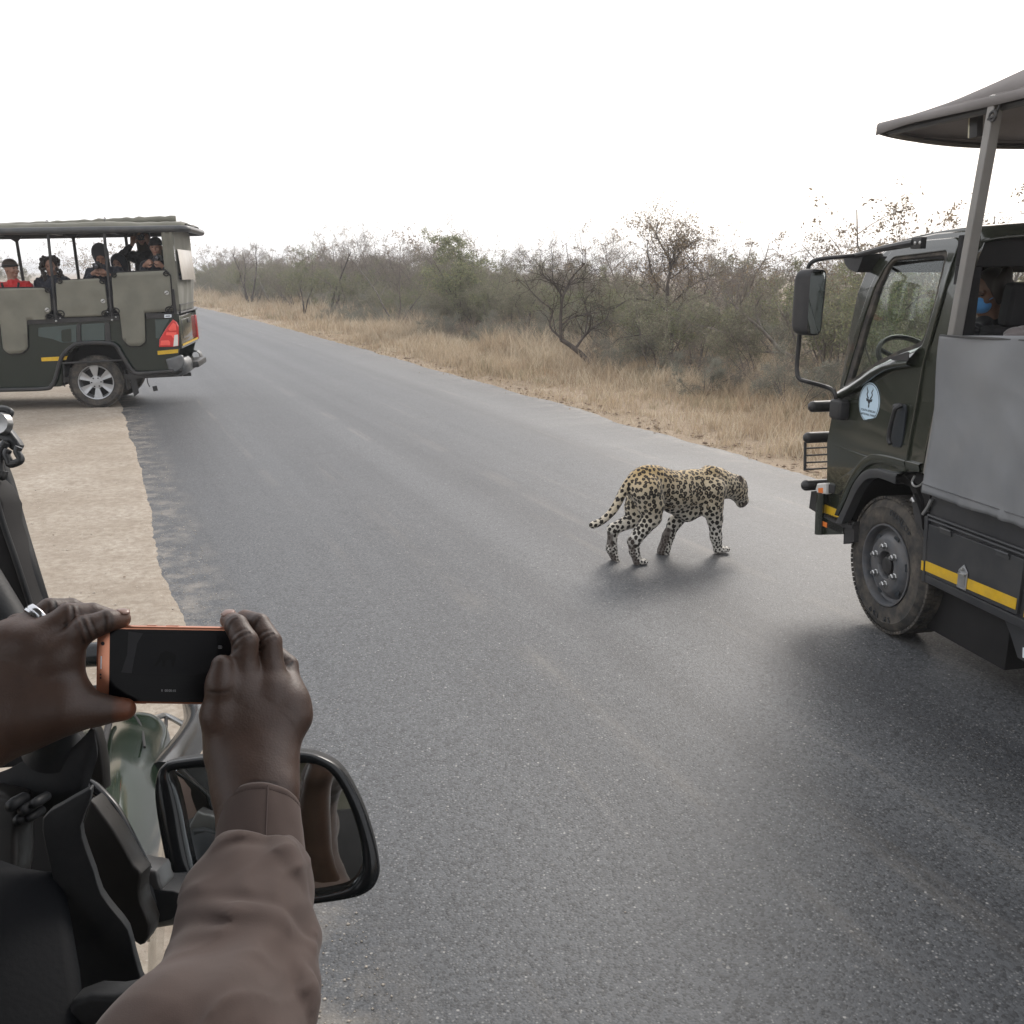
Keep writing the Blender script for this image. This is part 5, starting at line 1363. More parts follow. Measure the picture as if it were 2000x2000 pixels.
    if hat:
        B = Body(); B.ell(T((-0.012, 0, 0.055)), (0.108, 0.086, 0.088), R.T, k=0.01)
        B.ell(T((0.01, 0, -0.045)), (0.2, 0.2, 0.075), R.T, k=0.004, sub=True)
        V, Q = B.mesh(0.006, 0.03); np_mesh('beanie', V, Q, hat, e, smooth=180)
        B = MB(); pts = [T((0.104*math.cos(t)-0.010, 0.088*math.sin(t), 0.045+0.004*math.sin(3*t))) for t in np.linspace(0, 6.283, 28)[:-1]]
        B.tube(pts, 0.013, 8, closed=True, flat=1.0); B.build('brim', hatmat or M_BLK, e, 60)
    if hair:
        B = Body(); rg = np.random.RandomState(5)
        B.ell(T((-0.022, 0, 0.04)), (0.100, 0.092, 0.098), R.T, k=0.01)
        if hair[1] == 'curly':
            for k in range(90):
                an = rg.uniform(-2.5, 2.5)+math.pi; zz = rg.uniform(-0.20, 0.12); rr_ = 0.105+0.03*rg.uniform()+0.05*max(0, -zz)
                B.ell(T((rr_*math.cos(an)-0.01, rr_*math.sin(an), zz)), (0.024, 0.024, 0.026), k=0.01)
        else:
            for k in range(30):
                an = rg.uniform(-1.9, 1.9)+math.pi; zz = rg.uniform(-0.12 if hair[1] == 'long' else -0.02, 0.10)
                B.ell(T((0.09*math.cos(an)-0.01, 0.085*math.sin(an), zz)), (0.022, 0.022, 0.05), k=0.015)
        B.ell(T((0.115, 0, -0.03)), (0.065, 0.062, 0.080), R.T, k=0.01, sub=True)
        V, Q = B.mesh(0.006, 0.03); np_mesh('hair', V, Q, hair[0], e, smooth=180)
    if hood:
        B = Body(); B.ell(T((-0.025, 0, 0.02)), (0.125, 0.110, 0.130), R.T, k=0.01); B.cone(T((-0.03, 0, -0.05)), nb, 0.10, 0.09, 0.04)
        B.ell(T((0.115, 0, -0.01)), (0.080, 0.066, 0.092), R.T, k=0.02, sub=True)
        V, Q = B.mesh(0.007, 0.03); np_mesh('hood', V, Q, hood, e, smooth=180)
    if mask:
        B = Body(); B.ell(T((0.062, 0, -0.045)), (0.052, 0.060, 0.056), R.T, k=0.01); B.ell(T((0.104, 0, -0.04)), (0.018, 0.024, 0.036), R.T, k=0.02)
        B.cone(T((0.06, -0.058, -0.02)), T((0.0, -0.079, 0.0)), 0.004, 0.003, 0.004); B.cone(T((0.06, 0.058, -0.02)), T((0.0, 0.079, 0.0)), 0.004, 0.003, 0.004)
        V, Q = B.mesh(0.005, 0.03); np_mesh('face_mask', V, Q, mask, e, smooth=180)
    return e

def make_camera(label, M, lens=0.09):
    """camera held in the hands; +x is where the lens points"""
    e = empty('photo_camera', label=label, cat='camera', group='cameras held by the passengers'); e.matrix_world = M
    mb = MB(); mb.box((0, 0, 0), (0.055, 0.125, 0.085), None, 0.012); mb.box((-0.005, 0, 0.05), (0.045, 0.05, 0.03), None, 0.01); mb.box((0.01, -0.055, 0), (0.06, 0.03, 0.08), None, 0.012); mb.build('camera_body', M_PLAST, e)
    mb = MB(); mb.lathe([(0.034, 0.02), (0.036, 0.03), (0.036, lens*0.6), (0.040, lens*0.65), (0.040, lens), (0.034, lens), (0.032, lens-0.015)], (0, 0, 0), (1, 0, 0), 24); ln = mb.build('lens', M_PLAST, e)
    mb = MB(); mb.lathe([(0.0001, lens-0.008), (0.02, lens-0.010), (0.033, lens-0.016)], (0, 0, 0), (1, 0, 0), 20); mb.build('front_glass', mat('lens_glass', (0.02, 0.02, 0.03), 0.03, coat=1.0) if 'lens_glass' not in MATS else MATS['lens_glass'], ln)
    return e

def seat_frame(VM, x, y, z, face):
    """hip frame in vehicle VM; face: angle of the chest from +x (vehicle forward) towards +y"""
    return VM @ Matrix.Translation((x, y, z-0.62*(BIG-1))) @ Matrix.Rotation(face, 4, 'Z') @ Matrix.Scale(BIG, 4)

BIG = 1.12       # bulky winter clothes
FC = RAD(88)     # facing the near side, towards the photographer
def hxp(px, y): return px
# red jacket, brown beanie, looking back along the bench (front left of the group)
h = [(1.041,-0.450,2.139)][0]
def bag(e):
    mb = MB(); mb.box((0.165, 0.02, 0.26), (0.05, 0.17, 0.20), (0, 0.1, 0), 0.03); mb.build('chest_pocket', M_BLK, e)
    mb = MB(); mb.tube([(0.14, -0.10, 0.44), (0.17, -0.07, 0.3)], 0.016, 6); mb.tube([(0.14, 0.12, 0.44), (0.17, 0.09, 0.3)], 0.016, 6); mb.build('strap', M_BLK, e)
make_person('passenger in a red jacket and brown knitted beanie looking back along the pickup', seat_frame(HXM, h[0]+0.03, h[1], h[2]-0.62, FC), M_SKIN, M_RED,
            look=(RAD(62), 0, 0), hat=M_KNIT, front=bag)
h = [(0.525,-0.550,2.163)][0]
make_person('passenger with dark curly hair and dark jacket behind the second roof post', seat_frame(HXM, h[0], h[1], h[2]-0.60, FC), M_SKIN, M_NAVY, head=(0, 0, 0.60), hair=(M_HAIR, 'curly'), look=(RAD(12), RAD(8), 0))
h = [(-0.205,-0.450,2.313)][0]
make_person('hooded passenger in navy jacket bent over a black camera in the middle row', seat_frame(HXM, h[0]-0.06, h[1]-0.10, h[2]-0.62, FC+0.1), M_SKIN, M_NAVY, head=(0.10, -0.02, 0.62), look=(0.1, RAD(52), 0), hood=M_BLK, lean=(0.06, 0),
            arms=[dict(e=(0.16, -0.27, 0.20), w=(0.25, -0.12, 0.37), d=(0.35, 0.75, 0.35), u=(0.8, -0.3, 0.2), s=-1), dict(e=(0.16, 0.25, 0.20), w=(0.25, 0.07, 0.35), d=(0.35, -0.65, 0.4), u=(0.8, 0.3, -0.2), s=1)])
q = [(-0.252,-0.180,2.143)][0]
make_camera('black camera held low by the hooded passenger in the middle row', HXM @ Matrix.Translation((q[0], q[1], q[2])) @ Matrix.Rotation(FC-0.15, 4, 'Z'))
h = [(-0.401,-0.950,2.176)][0]
make_person('smaller passenger in a dark hood peering between two roof posts', seat_frame(HXM, h[0], h[1], h[2]-0.56, FC), M_SKIN, M_BLK, head=(0.02, 0, 0.56), shoulder=0.38, look=(RAD(-8), RAD(10), RAD(8)), hood=M_NAVY)
h = [(-0.771,-1.150,2.575)][0]
make_person('standing passenger in black hood holding a camera up to the face at the back', seat_frame(HXM, h[0], h[1], h[2]-0.68, FC), M_SKIN, M_BLK, head=(0.03, 0, 0.68), shoulder=0.45, look=(0, RAD(10), 0), hood=M_HAIR,
            arms=[dict(e=(0.12, -0.30, 0.42), w=(0.14, -0.12, 0.58), d=(0.3, 0.25, 0.9), u=(0.9, -0.2, 0), s=-1), dict(e=(0.12, 0.30, 0.40), w=(0.14, 0.10, 0.60), d=(0.3, -0.15, 0.9), u=(0.9, 0.2, 0), s=1)])
q = [(-0.799,-0.980,2.569)][0]
make_camera('black camera raised to the face of the standing passenger at the back', HXM @ Matrix.Translation((q[0], q[1], q[2])) @ Matrix.Rotation(FC, 4, 'Z'), 0.06)
h = [(-1.099,-0.420,2.392)][0]
make_person('smiling bearded man in black beanie and navy jacket holding a camera at the rear', seat_frame(HXM, h[0], h[1], h[2]-0.62, FC-0.05), M_SKIN, M_NAVY, head=(0.03, 0, 0.62), look=(0.05, RAD(6), 0), hat=M_BLK,
            arms=[dict(e=(0.14, -0.22, 0.22), w=(0.22, -0.13, 0.38), d=(0.35, 0.7, 0.45), u=(0.8, -0.3, 0.2), s=-1), dict(e=(0.15, 0.26, 0.22), w=(0.22, 0.10, 0.36), d=(0.35, -0.45, 0.6), u=(0.8, 0.3, 0), s=1)])
q = [(-1.156,-0.140,2.228)][0]
make_camera('black camera with round lens in the hands of the man in the black beanie', HXM @ Matrix.Translation((q[0], q[1], q[2])) @ Matrix.Rotation(FC-0.3, 4, 'Z'), 0.08)

# ================================================================== SAFARI TRUCK ON THE RIGHT
TRM = vehicle_matrix(((2.2233,5.1344)[0], (2.2233,5.1344)[1], 0.004), 13, 0)
def make_truck():
    e = empty('safari_truck', label='large olive safari truck with grey canvas side and canopy at the right edge', cat='safari truck')
    e.matrix_world = TRM
    W = 2.0
    M_GCANV = mat('grey_canvas', (0.19, 0.195, 0.20), 0.85, var=0.10, vscale=2.5, bump=0.2, bscale=300, dust=(0.24, 0.23, 0.21), dustamt=0.30)
    M_RCANV = leafy_mat('roof_canvas', 'ctone', 0.30)
    a_ = M_RCANV.node_tree.nodes; cn_ = n_range(a_, M_RCANV.node_tree.links, n_noise(a_, M_RCANV.node_tree.links, a_.new('ShaderNodeTexCoord').outputs['Object'], 3.0, 5), 0.3, 0.7)
    cx_ = n_mix(a_, M_RCANV.node_tree.links, cn_, (0.27, 0.25, 0.24), (0.33, 0.31, 0.30))
    for nd in a_:
        if nd.bl_idname in ('ShaderNodeBsdfDiffuse', 'ShaderNodeBsdfTranslucent'): M_RCANV.node_tree.links.new(cx_, nd.inputs[0])
    # the cab leans in above the waist and swells a little below it
    def cabw(v):
        z = v.z; d = -(z-1.36)*0.045 if z > 1.36 else 0.0
        if z > 2.0: d -= (z-2.0)**2*1.1
        if 0.5 < z <= 1.36: d = 0.028*math.sin((z-0.5)/0.86*math.pi)
        if v.x > 0.60: d -= (v.x-0.60)**2*0.3
        return Vector((v.x, v.y+(d if v.y > -1 else -d), v.z))
    M_BODYB = mat('charcoal_body_paint', (0.030, 0.031, 0.034), 0.38, var=0.1, vscale=4, bump=0.05, bscale=90, dust=(0.15, 0.14, 0.12), dustamt=0.22)
    # ---- cab shell: near side with window and wheel arch, far side, roof, front, rear wall
    hole = rounded([(0.797,1.362),(0.727,1.570),(0.658,1.783),(0.583,1.979),(0.517,2.110),(0.465,2.171),(0.003,2.201),(-0.052,2.175),(-0.069,1.966),(-0.016,1.709),(0.008,1.669),(0.197,1.619),(0.408,1.528)], 0.02, 4)
    front_edge = [(0.849,0.499),(0.858,0.610)]+[(0.863,0.869),(0.874,1.146),(0.834,1.348),(0.809,1.534),(0.798,1.690),(0.754,1.939),(0.690,2.088),(0.627,2.156),(0.534,2.216),(0.419,2.252),(0.195,2.279),(-0.065,2.285),(-0.140,2.270),(-0.182,2.238),(-0.199,2.180),(-0.191,2.032),(-0.174,1.897),(-0.147,1.693),(-0.127,1.400),(-0.107,1.131),(-0.111,1.009)]
    arch = [(-0.111,1.023),(0.025,0.992),(0.074,0.985),(0.109,0.956),(0.276,0.962),(0.358,0.934),(0.437,0.865),(0.502,0.781),(0.541,0.686),(0.569,0.607),(0.589,0.552)]
    shell = rounded(front_edge, 0.012, 2)+arch
    panel('cab_side', shell, M_OLIVE, e, 0.045, 0.0, holes=[hole], bevel=0.010, warp=cabw)
    panel('cab_side', shell, M_OLIVE, e, 0.045, -W+0.045, holes=[hole], bevel=0.010, warp=cabw)
    # door: proud panel with its own window frame
    dout = rounded([(0.802,1.347),(0.755,1.529),(0.680,1.763),(0.606,1.970),(0.541,2.114),(0.473,2.217),(0.358,2.240),(-0.021,2.249),(-0.065,2.222),(-0.081,2.079),(-0.050,1.893),(0.012,1.597),(0.022,1.249),(0.024,1.073),(0.021,0.990),(0.141,1.012),(0.340,1.011),(0.474,0.936),(0.570,0.787),(0.682,0.711),(0.808,0.714),(0.861,1.015),(0.842,1.222)], 0.02, 4)
    dh = rounded([(0.750,1.383),(0.692,1.568),(0.628,1.780),(0.558,1.971),(0.486,2.110),(0.444,2.153),(0.013,2.182),(-0.018,2.161),(-0.024,1.969),(0.033,1.722),(0.052,1.685),(0.215,1.635),(0.426,1.545)], 0.02, 4)
    door = panel('door', dout, M_OLIVE, e, 0.03, 0.014, holes=[dh], bevel=0.006, warp=cabw)
    dh2 = rounded([(0.684,1.431),(0.639,1.577),(0.585,1.778),(0.518,1.971),(0.460,2.121),(0.427,2.138),(0.028,2.158),(0.002,2.145),(-0.002,1.965),(0.047,1.736),(0.071,1.704),(0.232,1.652),(0.430,1.572)], 0.02, 4)
    panel('window_seal', dh, M_RUBBER, door, 0.03, 0.006, holes=[dh2], bevel=0.003, warp=cabw)
    panel('window_glass', dh2, M_GLASS, door, 0.005, -0.006, bevel=0.0005, warp=cabw)
    # the ledge under the window catches the sky
    lo = [(0.795,1.350),(0.667,1.412),(0.544,1.478),(0.425,1.539),(0.309,1.583),(0.205,1.623),(0.046,1.675)]; up = [(0.721,1.332),(0.612,1.384),(0.490,1.450),(0.389,1.507),(0.289,1.549),(0.197,1.571),(0.066,1.592)]
    mb = MB(); mb.grid([[(p[0], 0.012, p[1]+0.004) for p in lo], [(p[0], 0.022, p[1]-0.004) for p in lo], [(q[0], 0.068, q[1]+0.006) for q in up], [(q[0], 0.066, q[1]-0.008) for q in up], [(q[0], 0.030, q[1]-0.020) for q in up]]); mb.build('window_ledge', M_OLIVE, door, 70)
    panel('ledge_recess', rounded([(0.246,1.606),(0.060,1.656),(0.061,1.605),(0.194,1.596)], 0.01), M_PLAST, door, 0.006, 0.064, bevel=0.002)
    # handle in its recess
    panel('handle_recess', rounded([(0.175,1.349),(0.084,1.365),(0.071,1.339),(0.072,1.206),(0.079,1.124),(0.158,1.114),(0.174,1.143),(0.169,1.316)], 0.02), M_INK, door, 0.012, 0.040, bevel=0.002)
    mb = MB(); pts = [(0.163,1.344),(0.108,1.356),(0.122,1.323),(0.145,1.230),(0.149,1.166),(0.129,1.137)]
    mb.tube([(p[0], 0.042+0.03*math.sin(min(1, k/3.0)*math.pi*0.5), p[1]) for k, p in enumerate(smooth_line(pts[1:], 4))], 0.013, 8); mb.tube([(p[0], 0.046, p[1]) for p in pts[:2]], 0.014, 8); mb.build('door_handle', M_BLACK, door)
    # round parks emblem: white disc with the horned antelope head and two lines of lettering
    c = [(0.448,1.327)][0]; R_ = 0.117
    n = 40; disc = lambda r: [(c[0]+r*0.88*math.cos(2*math.pi*k/n), c[1]+r*math.sin(2*math.pi*k/n)) for k in range(n)]
    st = panel('park_sticker', disc(R_), mat('pale_blue_vinyl', (0.52, 0.66, 0.76), 0.35, var=0.02), door, 0.003, 0.0185, bevel=0.0008)
    panel('ring', disc(R_*0.95), M_INK, st, 0.001, 0.0192, holes=[disc(R_*0.92)], bevel=0.0002)
    def glyph(name, pts, w=None):
        # pts in units of the disc radius, x to the right as seen
        q = [(c[0]-R_*0.88*x, c[1]+R_*y) for x, y in pts]
        return panel(name, q, M_INK, st, 0.001, 0.0195, bevel=0.0002)
    for s in (-1, 1):
        glyph('horn', [(s*x, y) for x, y in ((0.05, 0.22), (0.16, 0.30), (0.22, 0.40), (0.14, 0.50), (0.17, 0.58), (0.27, 0.68), (0.25, 0.78), (0.32, 0.66), (0.24, 0.56), (0.24, 0.50), (0.30, 0.40), (0.22, 0.24), (0.12, 0.16))])
        glyph('ear', [(s*x, y) for x, y in ((0.12, 0.16), (0.30, 0.20), (0.26, 0.05), (0.13, 0.06))])
    glyph('face', [(-0.16, 0.16), (0.16, 0.16), (0.14, 0.04), (0.05, -0.06), (0.06, -0.20), (0.0, -0.28), (-0.06, -0.20), (-0.05, -0.06), (-0.14, 0.04)])
    XT = Matrix(((-1, 0, 0, 0), (0, 0, 1, 0), (0, 1, 0, 0), (0, 0, 0, 1)))
    for k, s in enumerate(('SOUTH AFRICAN', 'NATIONAL PARKS')):
        text_mesh('lettering', s, 0.0185, M_INK, st, Matrix.Translation((c[0], 0.0193, c[1]-R_*(0.42+0.2*k))) @ XT, 0.0003)
    # roof sheet, rounded over to both sides
    topl = [(0.627,2.156),(0.534,2.216),(0.419,2.252),(0.195,2.279),(-0.065,2.285),(-0.140,2.270),(-0.188,2.219)]
    rows = []
    for (x, z) in smooth_line(topl, 3):
        r = []
        for k in range(21):
            v = k/20; ins = 0.012+max(0, (z-1.36)*0.045)+max(0, x-0.60)**2*0.3+max(0, z-2.0)**2*1.1; r.append((x, -ins-v*(W-2*ins), z+0.050*math.sin(math.pi*v)**0.6-0.004))
        rows.append(r)
    mb = MB(); mb.grid(rows); mb.build('cab_roof', M_OLIVE, e, 60, solid=0.02)
    ws = [(0.804,1.362),(0.740,1.874),(0.634,2.147)]
    mb = MB(); mb.grid([[(p[0]-0.01+0.10*math.sin(math.pi*v), -0.05-v*(W-0.10), p[1]) for v in [k/12 for k in range(13)]] for p in ws]); mb.build('windscreen', M_GLASS, e, 80)
    mb = MB(); fx = [(0.803,1.357),(0.854,1.016)]+[(0.853,0.577),(0.841,0.497)]
    mb.grid([[(p[0]-0.01+0.10*math.sin(math.pi*v), -0.02-v*(W-0.04), p[1]) for v in [k/12 for k in range(13)]] for p in fx]); mb.build('cab_front', M_OLIVE, e, 60, solid=0.02)
    xr = -0.135
    mb = MB()
    for (y0, y1, z0, z1) in ((-0.03, -W+0.03, 2.10, 2.255), (-0.03, -W+0.03, 0.75, 1.55), (-0.03, -0.16, 1.55, 2.10), (-W+0.16, -W+0.03, 1.55, 2.10)):
        mb.box((xr, (y0+y1)/2, (z0+z1)/2), (0.04, abs(y1-y0), z1-z0), None, 0.006)
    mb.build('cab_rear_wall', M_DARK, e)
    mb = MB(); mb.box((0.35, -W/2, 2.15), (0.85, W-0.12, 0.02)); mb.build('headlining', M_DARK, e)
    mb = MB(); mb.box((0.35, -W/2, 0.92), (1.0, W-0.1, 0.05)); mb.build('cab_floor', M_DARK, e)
    # inside the cab
    mb = MB(); mb.box((0.66, -W/2, 1.28), (0.22, W-0.12, 0.26), (0, -0.2, 0), 0.05); mb.box((0.60, -1.0, 1.15), (0.18, 0.5, 0.4), None, 0.04); mb.build('dashboard', M_PLAST, e)
    sc_ = [(0.590,-0.330,1.551)][0]
    mb = MB(); axs = Vector((-0.66, 0.0, 0.75)); q = axs.to_track_quat('Z', 'Y')
    mb.tube([Vector(sc_)+q @ Vector((0.20*math.cos(t), 0.20*math.sin(t), 0)) for t in np.linspace(0, 6.283, 36)[:-1]], 0.016, 8, closed=True)
    for t in (0.5, 2.6, 4.7): mb.tube([Vector(sc_)-axs*0.03, Vector(sc_)+q @ Vector((0.19*math.cos(t), 0.19*math.sin(t), 0))], 0.014, 6)
    mb.lathe([(0.0001, 0.0), (0.05, -0.005), (0.055, -0.04), (0.03, -0.05)], Vector(sc_), axs, 16); mb.tube([Vector(sc_)-axs*0.04, Vector(sc_)-axs*0.04+Vector((0.25, 0, -0.28))], 0.03, 8); mb.build('steering_wheel', M_PLAST, e)
    for y in (-0.55, -1.05, -1.55):
        p = [(0.257,-0.720,1.885)][0]; x0 = 0.05
        mb = MB(); mb.box((x0+0.28, y, 1.22), (0.50, 0.46, 0.16), None, 0.05, 3); st_ = mb.build('seat', M_SEAT, e)
        mb = MB(); mb.box((x0, y, 1.52), (0.13, 0.42, 0.54), (0, -0.12, 0), 0.055, 3); mb.build('backrest', M_SEAT, st_)
        mb = MB(); mb.box((x0-0.06, y, 1.90), (0.10, 0.22, 0.24), (0, -0.12, 0), 0.045, 3); mb.build('headrest', M_SEAT, st_)
    for (px, py, rr) in ((0,0,1),):
        pass
    cm = [(3.230,-1.900,1.745)][0]
    # drip rail, visor end, upper and lower arms, mirror
    for k in (0,):
        vz = [(0.798,2.158),(0.591,2.179),(0.598,2.146),(0.623,2.101),(0.641,2.068),(0.732,2.090),(0.779,2.120)]
        mb = MB(); mb.prism([(p[0], 0.05, p[1]) for p in rounded(vz, 0.01)], (0, -W-0.1, 0)); mb.build('sun_visor', M_PLAST, e)
    mb = MB(); a = [(0.690,0.050,2.165),(0.396,0.050,2.202),(0.129,0.050,2.225)]; mb.tube(a, [0.014, 0.018, 0.022], 8); b = [(0.098,0.045,2.222)][0]; mb.box(b, (0.085, 0.035, 0.06), None, 0.004)
    mb.build('mirror_arm_rail', M_BLACK, e)
    mb = MB()
    for px in ((797, 245), (825, 243)):
        q = [(0.098,0.065,2.222),(0.058,0.065,2.223)][0 if px[0] < 800 else 1]; mb.lathe([(0.0001, 0.004), (0.009, 0.003), (0.010, 0)], q, (0, 1, 0), 6)
    mb.build('bolt', M_STEEL, e)
    arm1 = [(0.682,0.050,2.168),(0.694,0.120,2.161),(0.733,0.200,2.152),(0.762,0.260,2.138),(0.787,0.280,2.111),(0.796,0.280,2.079)]; arm2 = [(0.839,0.280,1.706),(0.842,0.280,1.595),(0.841,0.280,1.488),(0.820,0.270,1.433),(0.787,0.220,1.414),(0.787,0.120,1.387),(0.757,0.080,1.369),(0.727,0.070,1.338),(0.733,0.060,1.303)]
    mm = MB(); mm.tube(smooth_line(arm1, 4), 0.013, 8); mm.build('mirror_arm', M_BLACK, e); mm = MB(); mm.tube(smooth_line(arm2, 4), 0.014, 8); mm.build('mirror_arm', M_BLACK, e)
    mc = [(0.778,0.280,2.079),(0.594,0.280,2.064),(0.603,0.280,1.881),(0.640,0.280,1.730),(0.690,0.280,1.706)]
    # mirror housing: rounded box turned a little outwards
    ctr = Vector([(0.751,0.280,1.896)][0]); th = RAD(26)
    R3 = Matrix.Rotation(th, 4, 'Z'); hh, hw, hd = 0.196, 0.086, 0.055
    rows = []
    for k in range(7):
        t = k/6; s = [0.98, 1.0, 1.0, 0.99, 0.95, 0.85, 0.60][k]; xx = [-0.05, -0.045, 0.0, 0.03, 0.05, 0.065, 0.07][k]
        ring = rounded([(hw*s, hh*s), (-hw*s*0.95, hh*s*0.98), (-hw*s*0.80, -hh*s), (hw*s*0.95, -hh*s*0.97)], 0.05*s, 5)
        rows.append([ctr+R3 @ Vector((xx, p[0], p[1])) for p in ring])
    mb = MB(); mb.grid(rows, closed_u=True); b0 = len(mb.v); mb.v += [tuple(v) for v in rows[-1]]; mb.f.append(tuple(range(b0, b0+len(rows[-1])))); hs = mb.build('mirror_housing', M_PLAST, e, 50)
    ring = rounded([(hw*0.93, hh*0.95), (-hw*0.88, hh*0.93), (-hw*0.74, -hh*0.95), (hw*0.88, -hh*0.92)], 0.045, 5)
    mb = MB(); mb.prism([ctr+R3 @ Vector((-0.046, p[0], p[1])) for p in ring], R3 @ Vector((0.004, 0, 0))); mb.build('mirror_glass', M_MIRR, hs)
    mb = MB(); p = [(0.702,0.050,1.253)][0]; mb.box(p, (0.125, 0.08, 0.125), None, 0.03, 3); mb.build('mirror_mount', M_PLAST, e)
    # far mirror seen through the glass, and two parks stickers on the far pane
    mb = MB(); fm = Vector((0.80, -W-0.10, 1.74)); mb.box(fm, (0.06, 0.16, 0.34), None, 0.03); mb.tube([fm+Vector((0, 0, 0.17)), fm+Vector((-0.05, 0.1, 0.28))], 0.012, 6); mb.build('far_mirror', M_PLAST, e)
    # ---- bull bar in front of the cab
    mb = MB()
    for p in [(1.006,0.050,1.228),(1.035,0.050,1.020),(1.014,0.050,0.705)]:
        p = Vector(p); mb.tube([p+Vector((0, 0.0, 0)), p+Vector((0, -W, 0))], 0.037, 14)
        for s, q in ((1, p), (-1, p+Vector((0, -W, 0)))): mb.lathe([(0.037, 0), (0.034, 0.014), (0.022, 0.028), (0.0001, 0.034)], q, (0, s, 0), 14)
    mb.build('bull_bar', M_BLACK, e)
    mb = MB()
    a = [(1.087,0.040,0.982),(1.063,0.040,0.797)]; mb.tube(a, 0.010, 8)
    for p in [(1.075,0.040,0.942),(1.068,0.040,0.895),(1.065,0.040,0.847),(1.062,0.040,0.802)]: mb.tube([p, (p[0], -W, p[2])], 0.006, 6)
    mb.tube([(a[0][0], -1.0, a[0][2]), (a[1][0], -1.0, a[1][2])], 0.010, 6)
    for y in (-0.5, -1.5): mb.tube([(1.02, y, 1.25), (1.02, y, 0.60)], 0.03, 8)
    mb.build('lamp_guard', M_BLACK, e)
    mb = MB(); pl = [(0.982,0.030,0.670),(0.896,0.030,0.694),(0.865,0.030,0.543),(0.992,0.030,0.554)]; mb.prism(pl, (0, -0.9, 0)); mb.build('bumper_plate', M_BLACK, e)
    mb = MB(); pp = [(0.837,0.045,0.696),(0.834,0.045,0.551),(0.822,0.045,0.421)]; mb.tube(pp, 0.028, 10); q = [(0.893,0.030,0.552),(0.838,0.030,0.411),(0.572,0.030,0.488),(0.593,0.030,0.531),(0.826,0.030,0.536)]; mb.prism(q, (0, -0.35, 0)); mb.build('bumper', M_OLIVE, e)
    mb = MB(); q = [(0.587,0.020,0.527),(0.487,0.020,0.590),(0.468,0.020,0.466),(0.578,0.020,0.421)]; mb.prism(q, (0, -0.2, 0)); mb.build('front_mud_flap', M_PLAST, e)
    # indicator and side lamp
    il = panel('indicator', rounded([(0.882,0.747),(0.779,0.772),(0.771,0.698),(0.866,0.682),(0.899,0.700)], 0.008), M_LENSW, e, 0.05, 0.055, bevel=0.010)
    panel('amber_lens', rounded([(0.860,0.721),(0.803,0.736),(0.797,0.700),(0.852,0.692)], 0.006), M_LENSO, il, 0.01, 0.058, bevel=0.003)
    panel('lamp_base', rounded([(0.778,0.764),(0.705,0.774),(0.706,0.719),(0.772,0.706)], 0.008), M_PLAST, il, 0.02, 0.035, bevel=0.005)
    # cab step with ribbed tread and lamp
    mb = MB(); stp = [(0.825,0.030,0.544),(0.485,0.030,0.563),(0.485,0.030,0.547),(0.579,0.030,0.530),(0.602,0.030,0.484),(0.822,0.030,0.485)]; mb.prism(stp, (0, -0.18, 0)); sp_ = mb.build('cab_step', M_PLAST, e)
    mb = MB()
    for k in range(12):
        p = [(0.798,0.035,0.552),(0.487,0.035,0.567)]; t = k/11; mb.box((p[0][0]+(p[1][0]-p[0][0])*t, 0.0, p[0][2]+(p[1][2]-p[0][2])*t+0.004), (0.010, 0.06, 0.010))
    mb.build('step_tread', M_BLACK, sp_)
    panel('step_lamp', [(0.843,0.511),(0.761,0.513),(0.759,0.481),(0.841,0.480)], M_LENSO, sp_, 0.008, 0.036, bevel=0.002)
    for poly in ([(0.861,0.612),(0.668,0.613),(0.676,0.556),(0.857,0.555)], [(0.663,0.613),(0.582,0.607),(0.591,0.552),(0.674,0.555)]):
        panel('yellow_stripe', poly, M_YEL, e, 0.004, 0.005, bevel=0.001)
    # wheel arch lips: broad painted one above, grey one below
    def lip(name, up, lo, m, y0, y1):
        u = smooth_line(up, 4); l = smooth_line(lo, 4); n = min(len(u), len(l))
        mb = MB(); mb.grid([[(p[0], y0, p[1]) for p in u[:n]], [(p[0], y1, p[1]-0.004) for p in u[:n]], [(u[i][0]*0.7+l[i][0]*0.3, y1+0.004, u[i][1]*0.7+l[i][1]*0.3) for i in range(n)], [(p[0], y1-0.006, p[1]) for p in l[:n]], [(p[0], y0-0.03, p[1]) for p in l[:n]]])
        return mb.build(name, m, e, 50)
    lip('arch_lip', [(0.665,0.591),(0.614,0.716),(0.552,0.840),(0.465,0.962),(0.373,1.027),(0.291,1.051),(0.150,1.062),(0.026,1.065)], [(0.636,0.590),(0.572,0.710),(0.509,0.826),(0.421,0.929),(0.353,0.977),(0.270,1.000),(0.141,1.007),(0.023,1.017)], M_OLIVE, 0.014, 0.045)
    lip('arch_lip', [(0.015,1.067),(-0.039,1.069),(-0.103,1.071)], [(0.015,1.015),(-0.043,1.016),(-0.101,1.021)], M_OLIVE, 0.014, 0.045)
    lip('wheel_arch_trim', [(0.630,0.551),(0.543,0.701),(0.482,0.824),(0.406,0.913),(0.336,0.952),(0.265,0.969),(0.159,0.976),(0.066,0.981)], [(0.575,0.554),(0.502,0.695),(0.440,0.803),(0.374,0.874),(0.304,0.904),(0.245,0.917),(0.161,0.918),(0.082,0.915)], M_TUBE, 0.02, 0.055)
    # dark housing over the wheel
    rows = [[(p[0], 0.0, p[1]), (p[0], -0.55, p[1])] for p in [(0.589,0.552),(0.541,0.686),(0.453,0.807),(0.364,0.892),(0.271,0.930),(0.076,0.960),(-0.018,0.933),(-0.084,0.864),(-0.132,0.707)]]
    mb = MB(); mb.grid(rows); mb.box((0.25, -0.56, 0.75), (1.3, 0.02, 0.9)); mb.build('wheel_housing', M_DARK, e, 60)
